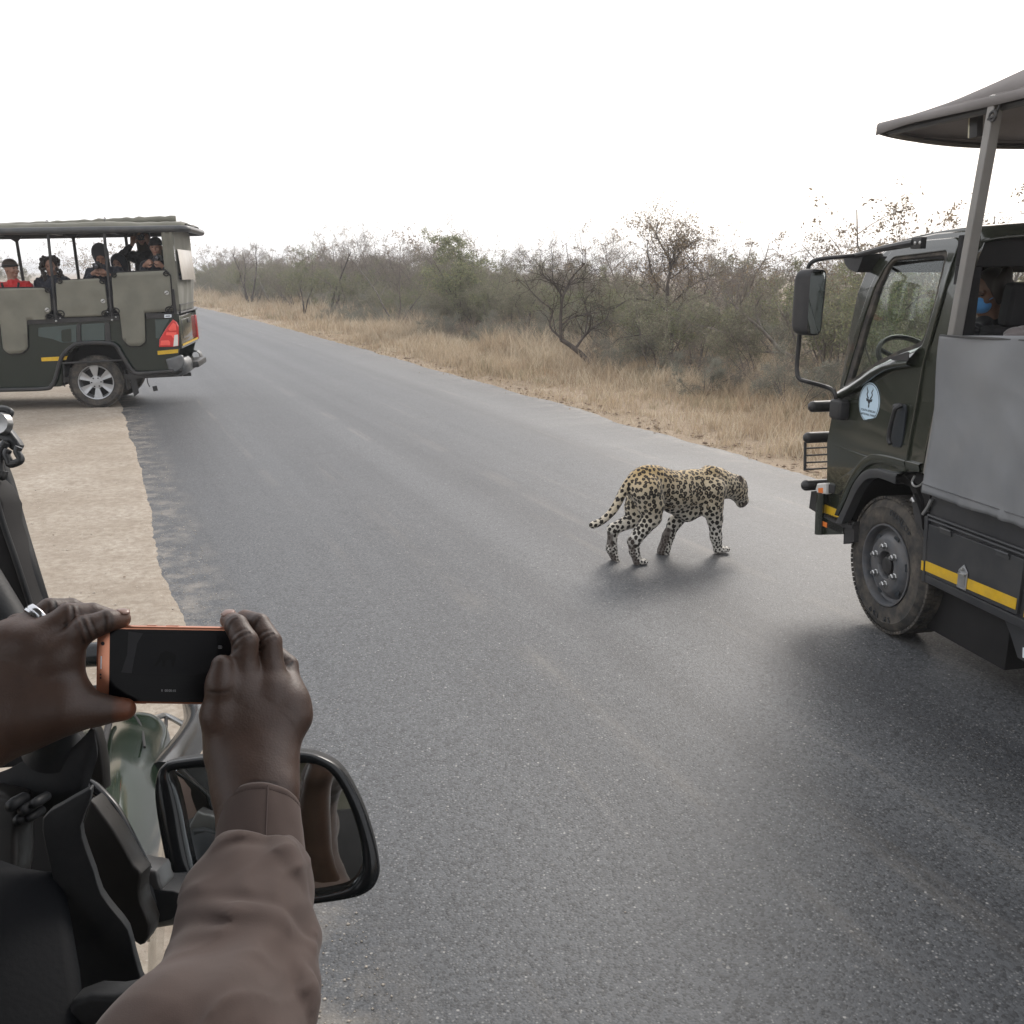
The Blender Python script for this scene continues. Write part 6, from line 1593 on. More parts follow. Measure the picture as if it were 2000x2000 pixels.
    mb = MB(); mb.tube(smooth_line([(-0.042,0.020,0.989),(-0.023,0.020,0.953),(-0.041,0.020,0.932),(-0.078,0.020,0.937),(-0.112,0.020,0.962),(-0.138,0.020,0.995)], 4), 0.006, 6); mb.build('tie_hook', M_STEEL, e)
    q = [(0.105,-0.020,0.963),(-0.085,-0.020,1.017),(-0.134,-0.020,0.909),(-0.139,-0.020,0.792),(0.010,-0.020,0.869)]; mb = MB(); mb.prism(q, (0, -0.3, 0)); mb.build('cab_mount', M_DARK, e)
    mb = MB(); mb.prism([(-0.005,0.000,0.845),(-0.021,0.000,0.884),(-0.098,0.000,0.783),(-0.127,0.000,0.705),(-0.154,0.000,0.695),(-0.187,0.000,0.415),(-0.163,0.000,0.408),(-0.106,0.000,0.671),(-0.082,0.000,0.686)], (0, -0.28, 0)); mb.build('mudguard', M_PLAST, e)
    mb = MB(); mb.tube([(-0.189,0.010,0.889),(-0.166,0.010,0.839),(-0.132,0.010,0.792)], 0.010, 8); mb.tube([(-0.032,0.020,0.846),(-0.037,0.020,0.859),(-0.056,0.020,0.841)], 0.008, 6); mb.build('latch_rod', M_STEEL, e)
    # ---- front wheel, steered a little to the left
    wr = empty('wheel', parent=e); wr.location = (0.170, 0.0, 0.408); wr.rotation_euler = (0, 0, RAD(-3))
    tyre('tyre', wr, (0, 0, 0), 0.406, 0.240, 0.235, 1, 84, 0.0083)
    mb = MB(); mb.lathe([(0.244, -0.004), (0.243, 0.004), (0.234, 0.004), (0.226, -0.012), (0.222, -0.045), (0.216, -0.050), (0.205, -0.052), (0.185, -0.030), (0.165, -0.010), (0.150, -0.004), (0.085, -0.004), (0.080, -0.010), (0.078, -0.06)], (0, 0, 0), (0, 1, 0), 56, cap=False)
    M_RIM = mat('grey_rim_paint', (0.085, 0.09, 0.098), 0.45, 0.2, var=0.15, vscale=14, bump=0.1, bscale=60, dust=(0.20, 0.17, 0.14), dustamt=0.5)
    rim = mb.build('rim', M_RIM, wr, 40)
    mb = MB(); mb.lathe([(0.079, -0.05), (0.065, -0.03), (0.05, -0.028), (0.048, -0.012), (0.03, -0.006), (0.0001, -0.005)], (0, 0, 0), (0, 1, 0), 28, cap=False); mb.build('hub', M_BLACK, wr, 40)
    for k in range(6):
        a = math.pi/3*k+0.35; p = Vector((0.112*math.cos(a), -0.006, 0.112*math.sin(a)))
        mb = MB(); mb.lathe([(0.021, 0), (0.021, 0.006), (0.017, 0.008), (0.017, 0.026), (0.013, 0.030)], p, (0, 1, 0), 6); mb.lathe([(0.009, 0.02), (0.009, 0.038), (0.0001, 0.040)], p, (0, 1, 0), 10); mb.build('wheel_nut', M_STEEL, wr, 25)
    for k in range(6):
        a = math.pi/3*k+0.85; cx_, cz_ = 0.180*math.cos(a), 0.180*math.sin(a)
        q = [Vector((cx_+0.024*math.cos(t)*-math.sin(a)+0.016*math.sin(t)*math.cos(a), -0.022, cz_+0.024*math.cos(t)*math.cos(a)+0.016*math.sin(t)*math.sin(a))) for t in np.linspace(0, 6.283, 15)[:-1]]
        mb = MB(); nrm = Vector((math.cos(a)*0.55, 1, math.sin(a)*0.55)).normalized(); mb.prism([p+nrm*0.004 for p in q], nrm*-0.003); mb.build('vent_hole', M_INK, wr)
    def tyre_text(s, a0, r):
        for i, ch in enumerate(s):
            if ch == ' ': continue
            a = a0-i*0.125
            M = Matrix.Translation((-r*math.cos(a), 0.0055, r*math.sin(a))) @ Matrix.Rotation((a-math.pi/2), 4, 'Y') @ Matrix(((-1, 0, 0, 0), (0, 0, 1, 0), (0, 1, 0, 0), (0, 0, 0, 1)))
            text_mesh('lettering', ch, 0.048, M_INK, wr, M, 0.001)
    tyre_text('DUNLOP', 1.50, 0.318); tyre_text('SP 160', -1.25, 0.318)
    w2 = tyre('wheel', e, (0.170, -W, 0.408), 0.406, 0.240, 0.235, -1, 40)
    for y, s in ((0.0, 1), (-W, -1)): tyre('wheel', e, (-3.2, y, 0.408), 0.406, 0.240, 0.45, s, 40)
    mb = MB(); mb.box((0.170, -W/2, 0.40), (0.12, W-0.4, 0.12)); mb.box((-1.5, -0.62, 0.72), (4.6, 0.10, 0.18)); mb.box((-1.5, -1.38, 0.72), (4.6, 0.10, 0.18)); mb.build('chassis', M_DARK, e)
    # ---- load body: skirt, locker, canvas side
    xb = -4.2
    def L(x, z0, z1): return z0+(z1-z0)*0
    sk = [(-0.165, 0.925), (-0.168, 0.455), (xb, 0.47), (xb, 0.935)]
    panel('body_skirt', sk, M_BODYB, e, 0.05, -0.005, bevel=0.006)
    panel('body_skirt', sk, M_BODYB, e, 0.05, -W+0.045, bevel=0.006)
    rails = [(-0.197,0.797),(-0.861,0.788)]
    for dz in (0.0, -0.022):
        mb = MB(); mb.tube([(-0.17, 0.006, rails[0][1]+dz), (xb, 0.006, rails[0][1]+dz+0.02)], 0.008, 8); mb.build('body_rail', M_BODYB, e)
    zt = rails[0][1]-0.045; zl = 0.475
    for i, x0 in enumerate((-0.19, -0.93, -1.67)):
        dr = panel('locker_door', rounded([(x0, zt), (x0-0.70, zt+0.008), (x0-0.70, zl+0.008), (x0, zl)], 0.006), M_BODYB, e, 0.03, 0.012, bevel=0.003)
        sx = [(-0.218,0.547),(-0.220,0.491)]
        panel('yellow_stripe', [(x0-0.006, sx[0][1]), (x0-0.69, sx[0][1]+0.016), (x0-0.69, sx[1][1]+0.016), (x0-0.006, sx[1][1])], M_YEL, dr, 0.003, 0.015, bevel=0.0008)
        for hx in (0.10, 0.52):
            mb = MB(); mb.tube([(x0-hx, 0.020, zt+0.006), (x0-hx-0.09, 0.020, zt+0.007)], 0.007, 8); mb.box((x0-hx-0.045, 0.016, zt-0.008), (0.09, 0.004, 0.022)); mb.build('hinge', M_TUBE, dr)
        lc = (x0-0.315, (zl+zt)/2-0.065)
        pl = [(0, 0.070), (0.042, 0.035), (0.042, -0.060), (-0.042, -0.060), (-0.042, 0.035)]
        la = panel('latch', [(lc[0]-p[0]*0.8, lc[1]+p[1]) for p in pl], M_ALLOY, dr, 0.006, 0.021, bevel=0.0015)
        panel('latch_dish', rounded([(lc[0]-0.022, lc[1]+0.020), (lc[0]+0.022, lc[1]+0.020), (lc[0]+0.022, lc[1]-0.045), (lc[0]-0.022, lc[1]-0.045)], 0.008), M_STEEL, la, 0.004, 0.024, bevel=0.001)
        mb = MB(); mb.box((lc[0], 0.028, lc[1]+0.018), (0.05, 0.012, 0.010), None, 0.003); mb.lathe([(0.0001, 0.012), (0.008, 0.010), (0.010, 0)], (lc[0], 0.022, lc[1]+0.045), (0, 1, 0), 10)
        for dx in (-0.03, 0.03):
            for dz in (0.028, -0.05): mb.lathe([(0.0001, 0.004), (0.004, 0.003), (0.005, 0)], (lc[0]+dx*0.9, 0.022, lc[1]+dz), (0, 1, 0), 6)
        mb.build('latch_handle', M_STEEL, la)
    panel('yellow_stripe', [(-0.178,0.543),(-0.196,0.544),(-0.200,0.491),(-0.182,0.491)], M_YEL, e, 0.003, 0.024, bevel=0.0008)
    q = [(-0.153,0.789),(-0.181,0.796),(-0.212,0.427),(-0.185,0.428)]; panel('corner_post', q, M_BODYB, e, 0.04, 0.018, bevel=0.006)
    q = [(-0.180,0.456),(-0.185,0.428),(-0.925,0.488),(-0.919,0.519)]; zz = 0.44
    panel('sill', [(-0.155, 0.475), (xb, 0.49), (xb, 0.435), (-0.155, 0.425)], M_BODYB, e, 0.05, 0.012, bevel=0.010)
    # dark box under the body and the gusset plate behind it
    mb = MB(); mb.box((-0.44, -0.34, 0.275), (0.62, 0.50, 0.30), None, 0.01); mb.build('battery_box', M_DARK, e)
    mb = MB(); mb.prism([(-0.769,-0.020,0.434),(-0.903,-0.020,0.478),(-0.981,-0.020,0.483),(-1.018,-0.020,0.279),(-0.942,-0.020,0.264),(-0.898,-0.020,0.267),(-0.832,-0.020,0.363)], (0, -0.02, 0)); gp = mb.build('side_gusset', M_BODYB, e)
    mb = MB(); mb.prism([(-0.926,-0.018,0.330),(-1.009,-0.018,0.344),(-1.018,-0.018,0.291),(-0.932,-0.018,0.281)], (0, 0.002, 0)); mb.build('reflector_label', M_WHITE, gp)
    # canvas side sheet: hangs from a rope, rumples, hem along the foot
    tx = [(-0.170,1.755)][0]; bx = [(-0.159,0.923)][0]
    rows = []
    for i in range(46):
        v = i/45; r = []
        for k in range(150):
            u = k/149; x = (tx[0]*(1-v)+bx[0]*v)+(xb-tx[0])*u
            z = (tx[1]+0.05*min(u*5, 1))*(1-v)+(bx[1]+0.003*math.sin(u*60))*v
            y = 0.050+0.026*v*(1-v)*4*mnoise.noise(Vector((x*1.9, z*1.8, 2)))+0.012*mnoise.noise(Vector((x*4+z*3, z*1.2, 5)))+0.020*min(1, u*14)*max(0, (v-0.60)/0.40)*mnoise.noise(Vector((x*20, z*1.5, 8)))+0.008*min(1, u*14)*max(0, 1-abs(mnoise.noise(Vector((x*2.4-z*2.8, z*1.3, 11))))*4)*math.sin(v*3.1)
            if v > 0.94: y += 0.004
            r.append((x, y, z))
        rows.append(r)
    mb = MB(); mb.grid(rows); cv = mb.build('canvas_side', M_GCANV, e, 70, solid=0.006)
    mb = MB(); mb.tube([(tx[0], 0.055, tx[1]), ((tx[0]+xb)/2, 0.055, tx[1]+0.055), (xb, 0.055, tx[1]+0.05)], 0.006, 6); mb.build('hem_rope', M_TUBE, cv)
    mb = MB(); mb.tube([(xb, 0.064, bx[1]+0.052), (bx[0], 0.064, bx[1]+0.050)], 0.0025, 4); mb.build('hem_seam', M_TUBE, cv)
    mb = MB(); mb.box((xb/2-0.1, -W+0.02, 1.35), (abs(xb)-0.2, 0.03, 0.85)); mb.build('canvas_side', M_GCANV, e)
    mb = MB(); mb.box((xb/2-0.1, -W/2, 0.93), (abs(xb)-0.2, W-0.1, 0.05)); mb.build('deck', M_DARK, e)
    # ---- canopy posts and canopy
    pts = [[(-0.211,0.000,1.761)][0], [(-0.317,0.000,2.834)][0]]
    for i, (xo, y) in enumerate(((0, 0.0), (0, -W), (-2.0, 0.0), (-2.0, -W), (-3.9, 0.0), (-3.9, -W))):
        a = Vector(pts[0])+Vector((xo, y, 0)); b = Vector(pts[1])+Vector((xo, y, 0)); d = (b-a).normalized(); a2 = a-d*0.75
        mb = MB(); ux = d.cross(Vector((0, 1, 0))).normalized()*0.023; uy = Vector((0, 0.030, 0))
        mb.prism([a2-ux-uy, a2+ux-uy, a2+ux+uy, a2-ux+uy], b-a2+d*0.05); po = mb.build('canopy_post', M_POST, e, 30, bevel=0.006)
    mb = MB(); q = [(-0.320,0.020,2.865),(-0.336,0.020,2.820),(-0.327,0.020,2.786),(-0.350,0.020,2.789),(-0.376,0.020,2.846),(-0.385,0.020,2.870)]; mb.tube(q, 0.006, 6)
    q = [(-0.342,0.030,2.787)][0]; mb.tube([(q[0]+0.022*math.cos(t), q[1], q[2]+0.022*math.sin(t)) for t in np.linspace(0, 6.283, 10)[:-1]], 0.007, 6, closed=True); mb.tube([(q[0]-0.02, q[1], q[2]), (q[0]+0.03, q[1], q[2]-0.01)], 0.007, 6); mb.build('tie_rope', M_BLACK, e)
    z0 = 2.850; xf0 = 0.600
    def fx_(v): return xf0+0.42*math.sin(math.pi*v)**0.8
    rows = []
    for i in range(60):
        s = i/59; r = []
        for k in range(41):
            v = k/40; xf = fx_(v); x = xf+(xb-0.1-xf)*(s**1.3)
            dome = 0.335*math.sin(math.pi*v)**0.62*min(1, ((xf-x)/1.30)+0.01)**1.0
            sag = 0.010*math.sin(x*9)*math.sin(math.pi*v)
            r.append((x, 0.02-v*(W+0.04), z0+0.030+dome-sag+0.004*mnoise.noise(Vector((x*6, v*9, 1)))))
        rows.append(r)
    mb = MB(); mb.grid(rows); cn = mb.build('canopy', M_RCANV, e, 60, solid=0.008)
    # turned-down edge of the canopy: front and both sides
    mb = MB(); fr_ = [(fx_(k/40), 0.025-(k/40)*(W+0.05)) for k in range(41)]
    mb.grid([[(x, y, z0+0.034) for x, y in fr_], [(x+0.010, y, z0+0.012) for x, y in fr_], [(x+0.004, y, z0-0.014) for x, y in fr_], [(x-0.05, y, z0-0.018) for x, y in fr_]])
    mb.build('canopy_edge', M_RCANV, cn, 60, solid=0.004)
    for y, s in ((0.028, 1), (-W-0.028, -1)):
        xs = [xf0-(xf0-xb)*k/70 for k in range(71)]
        mb = MB(); mb.grid([[(x, y-s*0.01, z0+0.036) for x in xs], [(x, y, z0+0.02) for x in xs], [(x, y+s*0.004, z0-0.012+0.004*math.sin(x*4)-0.02*max(0, 1-(xf0-x)/0.3)) for x in xs]]); mb.build('canopy_valance', M_RCANV, cn, 60, solid=0.004)
    mb = MB()
    for y in (-0.02, -W+0.02): mb.tube([(xf0-0.06, y, z0-0.018), (xb, y, z0-0.018)], 0.020, 8)
    for x in (0.15, -0.35, -1.3, -2.3, -3.4, -4.1):
        mb.tube([(x, -0.02-k/16*(W-0.04), z0-0.018+0.285*math.sin(math.pi*k/16)**0.62*min(1, (0.9-x)/1.35)) for k in range(17)], 0.016, 8)
    mb.tube([(fx_(k/20)-0.05, -0.02-k/20*(W-0.04), z0-0.012) for k in range(21)], 0.018, 8); mb.build('canopy_frame', M_TUBE, e)
    # the lamp hanging under the canopy edge
    lp = Vector([(-0.037,-0.120,2.801)][0]); mb = MB(); mb.box(lp, (0.06, 0.035, 0.14), (0, 0.12, 0), 0.006); mb.tube([lp+Vector((0, 0, 0.07)), lp+Vector((-0.01, 0, 0.12))], 0.006, 6); lm = mb.build('canopy_lamp', M_BLACK, e)
    mb = MB(); mb.box(lp+Vector((0.034, 0.002, -0.005)), (0.012, 0.03, 0.125), (0, 0.12, 0), 0.004); mb.build('lamp_lens', mat('frosted_yellow_lens', (0.60, 0.56, 0.40), 0.3), lm)
    # rear benches
    for x in (-0.75, -1.65, -2.55, -3.45):
        mb = MB(); mb.box((x, -W/2, 1.38), (0.45, W-0.3, 0.12), None, 0.03); mb.build('bench_seat', M_SEAT, e)
        mb = MB(); mb.box((x-0.28, -W/2, 1.62), (0.09, W-0.3, 0.42), (0, -0.1, 0), 0.03); mb.build('bench_back', M_SEAT, e)
    return e
make_truck()
BIG = 1.0
h = [(0.181,-0.500,1.958)][0]
make_person('person wearing a blue face mask sitting in the truck cab, seen from behind', seat_frame(TRM, h[0], h[1], h[2]-0.62, RAD(25)), M_SKIN2, M_BLK, look=(RAD(68), RAD(14), 0), hair=(M_HAIR, 'short'), mask=M_MASK, group='people in the truck')
h = [(-0.351,-0.420,1.970)][0]
make_person('passenger in a grey knitted jacket behind the truck cab at the right edge', seat_frame(TRM, h[0], h[1], h[2]-0.62, RAD(5)), M_SKIN2, M_GKNIT, hair=(M_HAIR, 'short'), mask=M_MASK, look=(RAD(20), RAD(10), 0), group='people in the truck')

# ================================================================== THE PHOTOGRAPHER'S OWN VEHICLE (near, lower left)
CF = np.array([0, math.cos(RAD(14.262)), -math.sin(RAD(14.262))]); CU = np.array([0, math.sin(RAD(14.262)), math.cos(RAD(14.262))]); CR = np.array([1.0, 0, 0])
M_CAR = mat('deep_green_car_paint', (0.018, 0.032, 0.019), 0.08, var=0.06, vscale=3, coat=0.3, dust=(0.12, 0.12, 0.10), dustamt=0.06)
M_CAB = mat('worn_black_trim', (0.008, 0.009, 0.011), 0.48, spec=0.35, var=0.3, vscale=10, bump=0.3, bscale=260, dust=(0.10, 0.10, 0.095), dustamt=0.25, bdist=0.0006)
M_GLOSSK = mat('glossy_black_enamel', (0.010, 0.011, 0.012), 0.2, var=0.1, spec=0.3, coat=0.15)
M_BRN = mat('brown_black_plastic', (0.013, 0.012, 0.011), 0.45, spec=0.35, var=0.15, bump=0.1, bscale=300, bdist=0.0005)

def make_own_vehicle():
    e = empty('viewing_vehicle', (-0.6, 1.2, 0.0), label='own green safari vehicle in the foreground with black wing mirror and black window frame', cat='safari vehicle')
    inv = Matrix.Translation((0.6, -1.2, 0.0))
    def W(pts): return [inv @ Vector(p) for p in pts]
    def slab(name, pts, d, m, bev=0.006, par=None, seg=3):
        P_ = np.array(pts); c_ = P_.mean(0); n_ = np.linalg.svd(P_-c_)[2][2]; cm_ = np.array([0, 0, EYE])
        if abs(n_ @ CF) > 0.35: pts = [tuple(cm_+(p-cm_)*(((c_-cm_) @ n_)/((p-cm_) @ n_))) for p in P_]     # flatten along the sight lines
        else: n_ = CF; pts = [tuple(cm_+(p-cm_)*(((c_-cm_) @ n_)/((p-cm_) @ n_))) for p in P_]
        pts = smooth_line(pts, 2, closed=True)
        bm = bmesh.new(); A = W(pts); d = Vector(d)
        a = [bm.verts.new(p) for p in A]; b = [bm.verts.new(p+d) for p in A]; n = len(A)
        bm.faces.new(a[::-1]); bm.faces.new(b)
        for i in range(n): bm.faces.new((a[i], a[(i+1) % n], b[(i+1) % n], b[i]))
        bmesh.ops.recalc_face_normals(bm, faces=bm.faces)
        rim_ = [x for x in bm.edges if any(len(f.verts) == n for f in x.link_faces)]
        if bev: bmesh.ops.bevel(bm, geom=rim_, offset=bev, segments=seg, profile=0.5, affect='EDGES', clamp_overlap=True)
        bmesh.ops.triangulate(bm, faces=[f for f in bm.faces if len(f.verts) > 4])
        me = bpy.data.meshes.new(name); bm.to_mesh(me); bm.free()
        return link_mesh(name, me, m, par or e, 40)
    def tube(name, pts, r, m, n=12, par=None, sm=5):
        mb = MB(); P = smooth_line(W(pts), sm) if sm else W(pts)
        mb.tube(P, r if not isinstance(r, (list, tuple)) else list(np.interp(np.linspace(0, 1, len(P)), np.linspace(0, 1, len(r)), r)), n)
        return mb.build(name, m, par or e, 60)
    # ---- wing and bonnet: one lofted sheet of painted steel
    rows = [[(-1.3918,2.5080,0.7838),(-1.2033,2.3930,0.8592),(-1.1002,2.3424,0.9035),(-1.0475,2.3252,0.9170),(-1.0078,2.3252,0.9170),(-0.9675,2.3319,0.9030),(-0.9453,2.3529,0.8640),(-0.9440,2.3793,0.8054)],
            [(-1.2754,2.3004,0.9007),(-1.1298,2.2479,0.9379),(-1.0400,2.2155,0.9728),(-0.9897,2.1997,0.9916),(-0.9523,2.2009,0.9964),(-0.9144,2.2082,0.9846),(-0.8940,2.2292,0.9456),(-0.8927,2.2554,0.8861)],
            [(-1.1812,2.1402,0.9605),(-1.0523,2.0966,0.9921),(-0.9771,2.0628,1.0216),(-0.9155,2.0284,1.0486),(-0.8654,2.0178,1.0473),(-0.8345,2.0313,1.0192),(-0.8250,2.0613,0.9749),(-0.8311,2.0985,0.9182)],
            [(-1.0383,1.8854,1.0541),(-0.9207,1.8329,1.0912),(-0.8605,1.7980,1.1161),(-0.8034,1.7622,1.1379),(-0.7591,1.7507,1.1330),(-0.7331,1.7630,1.1002),(-0.7304,1.8018,1.0499),(-0.7423,1.8461,0.9808)],
            [(-0.8923,1.6208,1.1499),(-0.7900,1.5683,1.1867),(-0.7453,1.5418,1.2044),(-0.6945,1.5060,1.2260),(-0.6586,1.4943,1.2205),(-0.6412,1.5154,1.1817),(-0.6421,1.5526,1.1252),(-0.6632,1.6050,1.0473)],
            [(-0.7722,1.4112,1.2184),(-0.6894,1.3675,1.2492),(-0.6498,1.3409,1.2665),(-0.6067,1.3037,1.2823),(-0.5778,1.2909,1.2727),(-0.5692,1.3118,1.2331),(-0.5790,1.3571,1.1676),(-0.6048,1.4179,1.0821)],
            [(-0.6842,1.2580,1.2650),(-0.6122,1.2228,1.2889),(-0.5778,1.1959,1.3047),(-0.5462,1.1668,1.3122),(-0.5266,1.1538,1.3017),(-0.5281,1.1833,1.2552),(-0.5462,1.2380,1.1862),(-0.5738,1.2981,1.0980)],
            [(-0.6268,1.1598,1.2846),(-0.5634,1.1247,1.3087),(-0.5307,1.0978,1.3247),(-0.5021,1.0688,1.3326),(-0.4894,1.0646,1.3162),(-0.4973,1.1028,1.2635),(-0.5177,1.1573,1.1937),(-0.5449,1.2173,1.1050)]]
    rows = [smooth_line(W(r), 5) for r in rows]
    cols = [smooth_line([r[k] for r in rows], 6) for k in range(len(rows[0]))]
    mb = MB(); mb.grid(cols); mb.build('front_wing', M_CAR, e, 180, solid=0.004)
    # outer flank of the wing down to the sill, front face
    fl = cols[-1]; mb = MB(); mb.grid([fl, [p_ for p_ in [(q[0]-0.012, q[1], q[2]-0.10) for q in fl]], [(q[0]-0.06, q[1], q[2]-0.45) for q in fl]]); mb.build('wing_flank', M_CAR, e, 60)
    fr = [c[0] for c in cols]; mb = MB(); mb.grid([fr, [(q[0], q[1]+0.03, q[2]-0.10) for q in fr], [(q[0], q[1]+0.02, q[2]-0.5) for q in fr]]); mb.build('front_face', M_CAR, e, 60)
    # shut line between bonnet and wing, headlamp seam, front wheel
    sl_ = [(-0.9685,2.1039,1.0207),(-0.9163,1.9690,1.0583),(-0.8458,1.7990,1.1201),(-0.7907,1.6663,1.1663),(-0.7514,1.5716,1.1999)]
    mb = MB(); P = smooth_line(W(sl_), 5); mb.tube([Vector(p)+Vector((0, -0.01, 0.018)) for p in P], 0.0075, 6); mb.build('bonnet_gap', M_DARK, e)
    tube('lamp_seam', [(-0.9527,2.1734,1.0100),(-0.9007,2.0862,1.0322),(-0.8467,1.9790,1.0572),(-0.7451,1.7432,1.1444)], 0.003, M_DARK, 6)
    # ---- bull bar at the nose
    tube('bull_bar', [(-1.4311,2.5865,0.9708),(-1.3346,2.5704,0.9890),(-1.2391,2.5629,0.9999),(-1.1054,2.5642,1.0050),(-1.0063,2.5516,0.9960),(-0.9307,2.5028,0.9664),(-0.8781,2.4129,0.9377),(-0.8126,2.2417,0.9541),(-0.7619,2.0481,1.0044),(-0.7208,1.8258,1.0634),(-0.7044,1.7092,1.0918)], 0.036, M_GLOSSK, 16)
    tube('bull_bar_rail', [(-1.4171,2.5811,0.8686),(-1.2912,2.5654,0.8880),(-1.2144,2.5578,0.8988),(-1.0616,2.5490,0.9045),(-0.9518,2.5074,0.9032)], 0.009, M_BLACK, 8)
    tube('lamp_guard_rod', [(-0.9616,2.2875,0.9311),(-0.9542,2.3352,0.9159),(-0.9504,2.3819,0.8965),(-0.8967,2.3319,0.9030),(-0.8398,2.2632,0.9169)], 0.008, M_STEEL, 8)
    tube('lamp_guard_rod', [(-0.9549,2.3817,0.8961),(-0.9431,2.3618,0.8987),(-0.9138,2.2821,0.9101)], 0.005, M_BLACK, 6)
    # ---- windscreen frame at far left with its clamp
    tube('windscreen_frame', [(-0.6171,1.1030,1.8732),(-0.6025,1.0942,1.8384),(-0.5809,1.0701,1.7842),(-0.5629,1.0498,1.7449),(-0.5469,1.0368,1.6937),(-0.5276,1.0194,1.6254)], 0.0125, M_CAB, 10)
    slab('window_pillar', [(-0.6813,1.0470,1.8962),(-0.5825,1.0348,1.8483),(-0.5717,1.0249,1.8094),(-0.5548,1.0128,1.7616),(-0.5370,0.9991,1.7077),(-0.5223,0.9861,1.6569),(-0.6813,0.9747,1.6120)], tuple(CF*0.05), M_DARK, 0.006)
    tube('pillar_bead', [(-0.5798,1.0307,1.8524),(-0.5687,1.0205,1.8122),(-0.5518,1.0084,1.7646),(-0.5340,0.9947,1.7110),(-0.5199,0.9823,1.6618)], 0.0035, M_CAB, 8)
    cl = tube('clamp', [(-0.5943,1.0852,1.9249),(-0.5863,1.0855,1.9261),(-0.5800,1.0851,1.9246),(-0.5781,1.0844,1.9218),(-0.5832,1.0837,1.9187),(-0.5943,1.0837,1.9190)], 0.0045, M_TUBE, 8)
    slab('clamp_plate', [(-0.5959,1.0813,1.9095),(-0.5879,1.0821,1.9126),(-0.5808,1.0801,1.9049),(-0.5744,1.0782,1.8972),(-0.5673,1.0755,1.8864),(-0.5736,1.0737,1.8795),(-0.5816,1.0749,1.8841),(-0.5895,1.0766,1.8910),(-0.5959,1.0770,1.8926)], tuple(CF*0.014), M_TUBE, 0.003)
    tube('clamp_ring', [(-0.5747,1.0642,1.8828),(-0.5770,1.0629,1.8775),(-0.5743,1.0613,1.8714),(-0.5723,1.0602,1.8668),(-0.5621,1.0609,1.8699),(-0.5608,1.0619,1.8737),(-0.5644,1.0636,1.8806),(-0.5624,1.0650,1.8859)], 0.0045, M_TUBE, 8)
    tube('clamp_hook', [(-0.5797,1.0713,1.8904),(-0.5844,1.0697,1.8842),(-0.5868,1.0678,1.8766),(-0.5881,1.0651,1.8659),(-0.5860,1.0623,1.8551),(-0.5833,1.0616,1.8521),(-0.5821,1.0631,1.8582)], 0.005, M_TUBE, 8)
    mb = MB(); c0 = W([(-0.5852,1.0764,1.9106)])[0]; mb.lathe([(0.0001, -0.010), (0.012, -0.009), (0.014, 0), (0.010, 0.004)], c0, Vector(CF), 14); mb.build('clamp_bolt', M_STEEL, e)
    # ---- roll-bar foot on its bracket
    a, b = W([(-0.4845,0.9148,1.6199),(-0.4996,0.9353,1.5784)]); ax = (Vector(b)-Vector(a)).normalized()
    mb = MB(); mb.lathe([(0.0235, -0.05), (0.0235, 0.0), (0.024, 0.030), (0.028, 0.045), (0.031, 0.052)], a, ax, 28); mb.build('roll_bar_foot', M_CAB, e, 40)
    tube('roll_bar', [tuple(np.array(p)) for p in [(-0.4854,0.9161,1.6169),(-0.4793,0.9052,1.6430),(-0.4929,0.9120,1.6694),(-0.5228,0.9275,1.7102),(-0.5664,0.9526,1.7683)]], 0.0235, M_CAB, 18)
    slab('bracket', [(-0.5556,0.8716,1.5717),(-0.5270,0.8938,1.5775),(-0.5169,0.9240,1.5749),(-0.4921,0.9631,1.5660),(-0.5069,1.0418,1.5512),(-0.4937,1.0199,1.5462),(-0.4684,0.9400,1.5564),(-0.4491,0.8787,1.5587),(-0.4824,0.8599,1.5660),(-0.5057,0.8498,1.5669),(-0.5384,0.8402,1.5699)], tuple(-CU*0.028+CF*0.01), M_CAB, 0.006)
    slab('bracket_plate', [(-0.5143,1.0600,1.5414),(-0.4996,1.0442,1.5200),(-0.4732,0.9867,1.4967),(-0.4761,0.9691,1.5084),(-0.4774,0.9542,1.5310),(-0.4804,0.9572,1.5431),(-0.4988,1.0096,1.5463)], tuple(CF*0.02), M_BRN, 0.004)
    for q, r in zip(W([(-0.5039,0.8576,1.5571),(-0.4942,0.8608,1.5494),(-0.4854,0.8671,1.5537),(-0.4993,0.8585,1.5404),(-0.4906,0.8635,1.5397)]), (0.007, 0.006, 0.0055, 0.006, 0.005)):
        mb = MB(); mb.lathe([(0.0001, -0.012), (r*0.8, -0.010), (r, 0.0), (r*0.9, 0.018)], q, Vector(CF), 20); mb.build('bolt', M_CAB, e, 80)
    slab('dash_edge', [(-0.5717,0.8760,1.5482),(-0.5175,0.8765,1.5502),(-0.5033,0.8491,1.5234),(-0.4934,0.8235,1.5040),(-0.4951,0.8079,1.4833),(-0.5030,0.8064,1.4776),(-0.5425,0.8050,1.4718)], tuple(CF*0.04), M_BRN, 0.008)
    slab('dark_filler', [(-0.6772,1.0047,1.4861),(-0.5342,1.0064,1.4930),(-0.5033,1.0064,1.4930),(-0.4818,0.9976,1.4584),(-0.4628,0.9788,1.3845),(-0.4532,0.9671,1.3383),(-0.4723,0.9553,1.2921),(-0.6772,0.9495,1.2690)], tuple(CF*0.02), M_DARK, 0.004)  # dark slab that closes the gap between bracket and window frame
    slab('dark_filler_top', [(-0.6759,1.0382,1.5369),(-0.6165,1.0389,1.5398),(-0.5770,1.0399,1.5436),(-0.5315,1.0406,1.5465),(-0.5295,1.0328,1.5158),(-0.6759,1.0275,1.4947)], tuple(CF*0.02), M_DARK, 0.004)  # second dark slab, closing the gap between hand and bracket
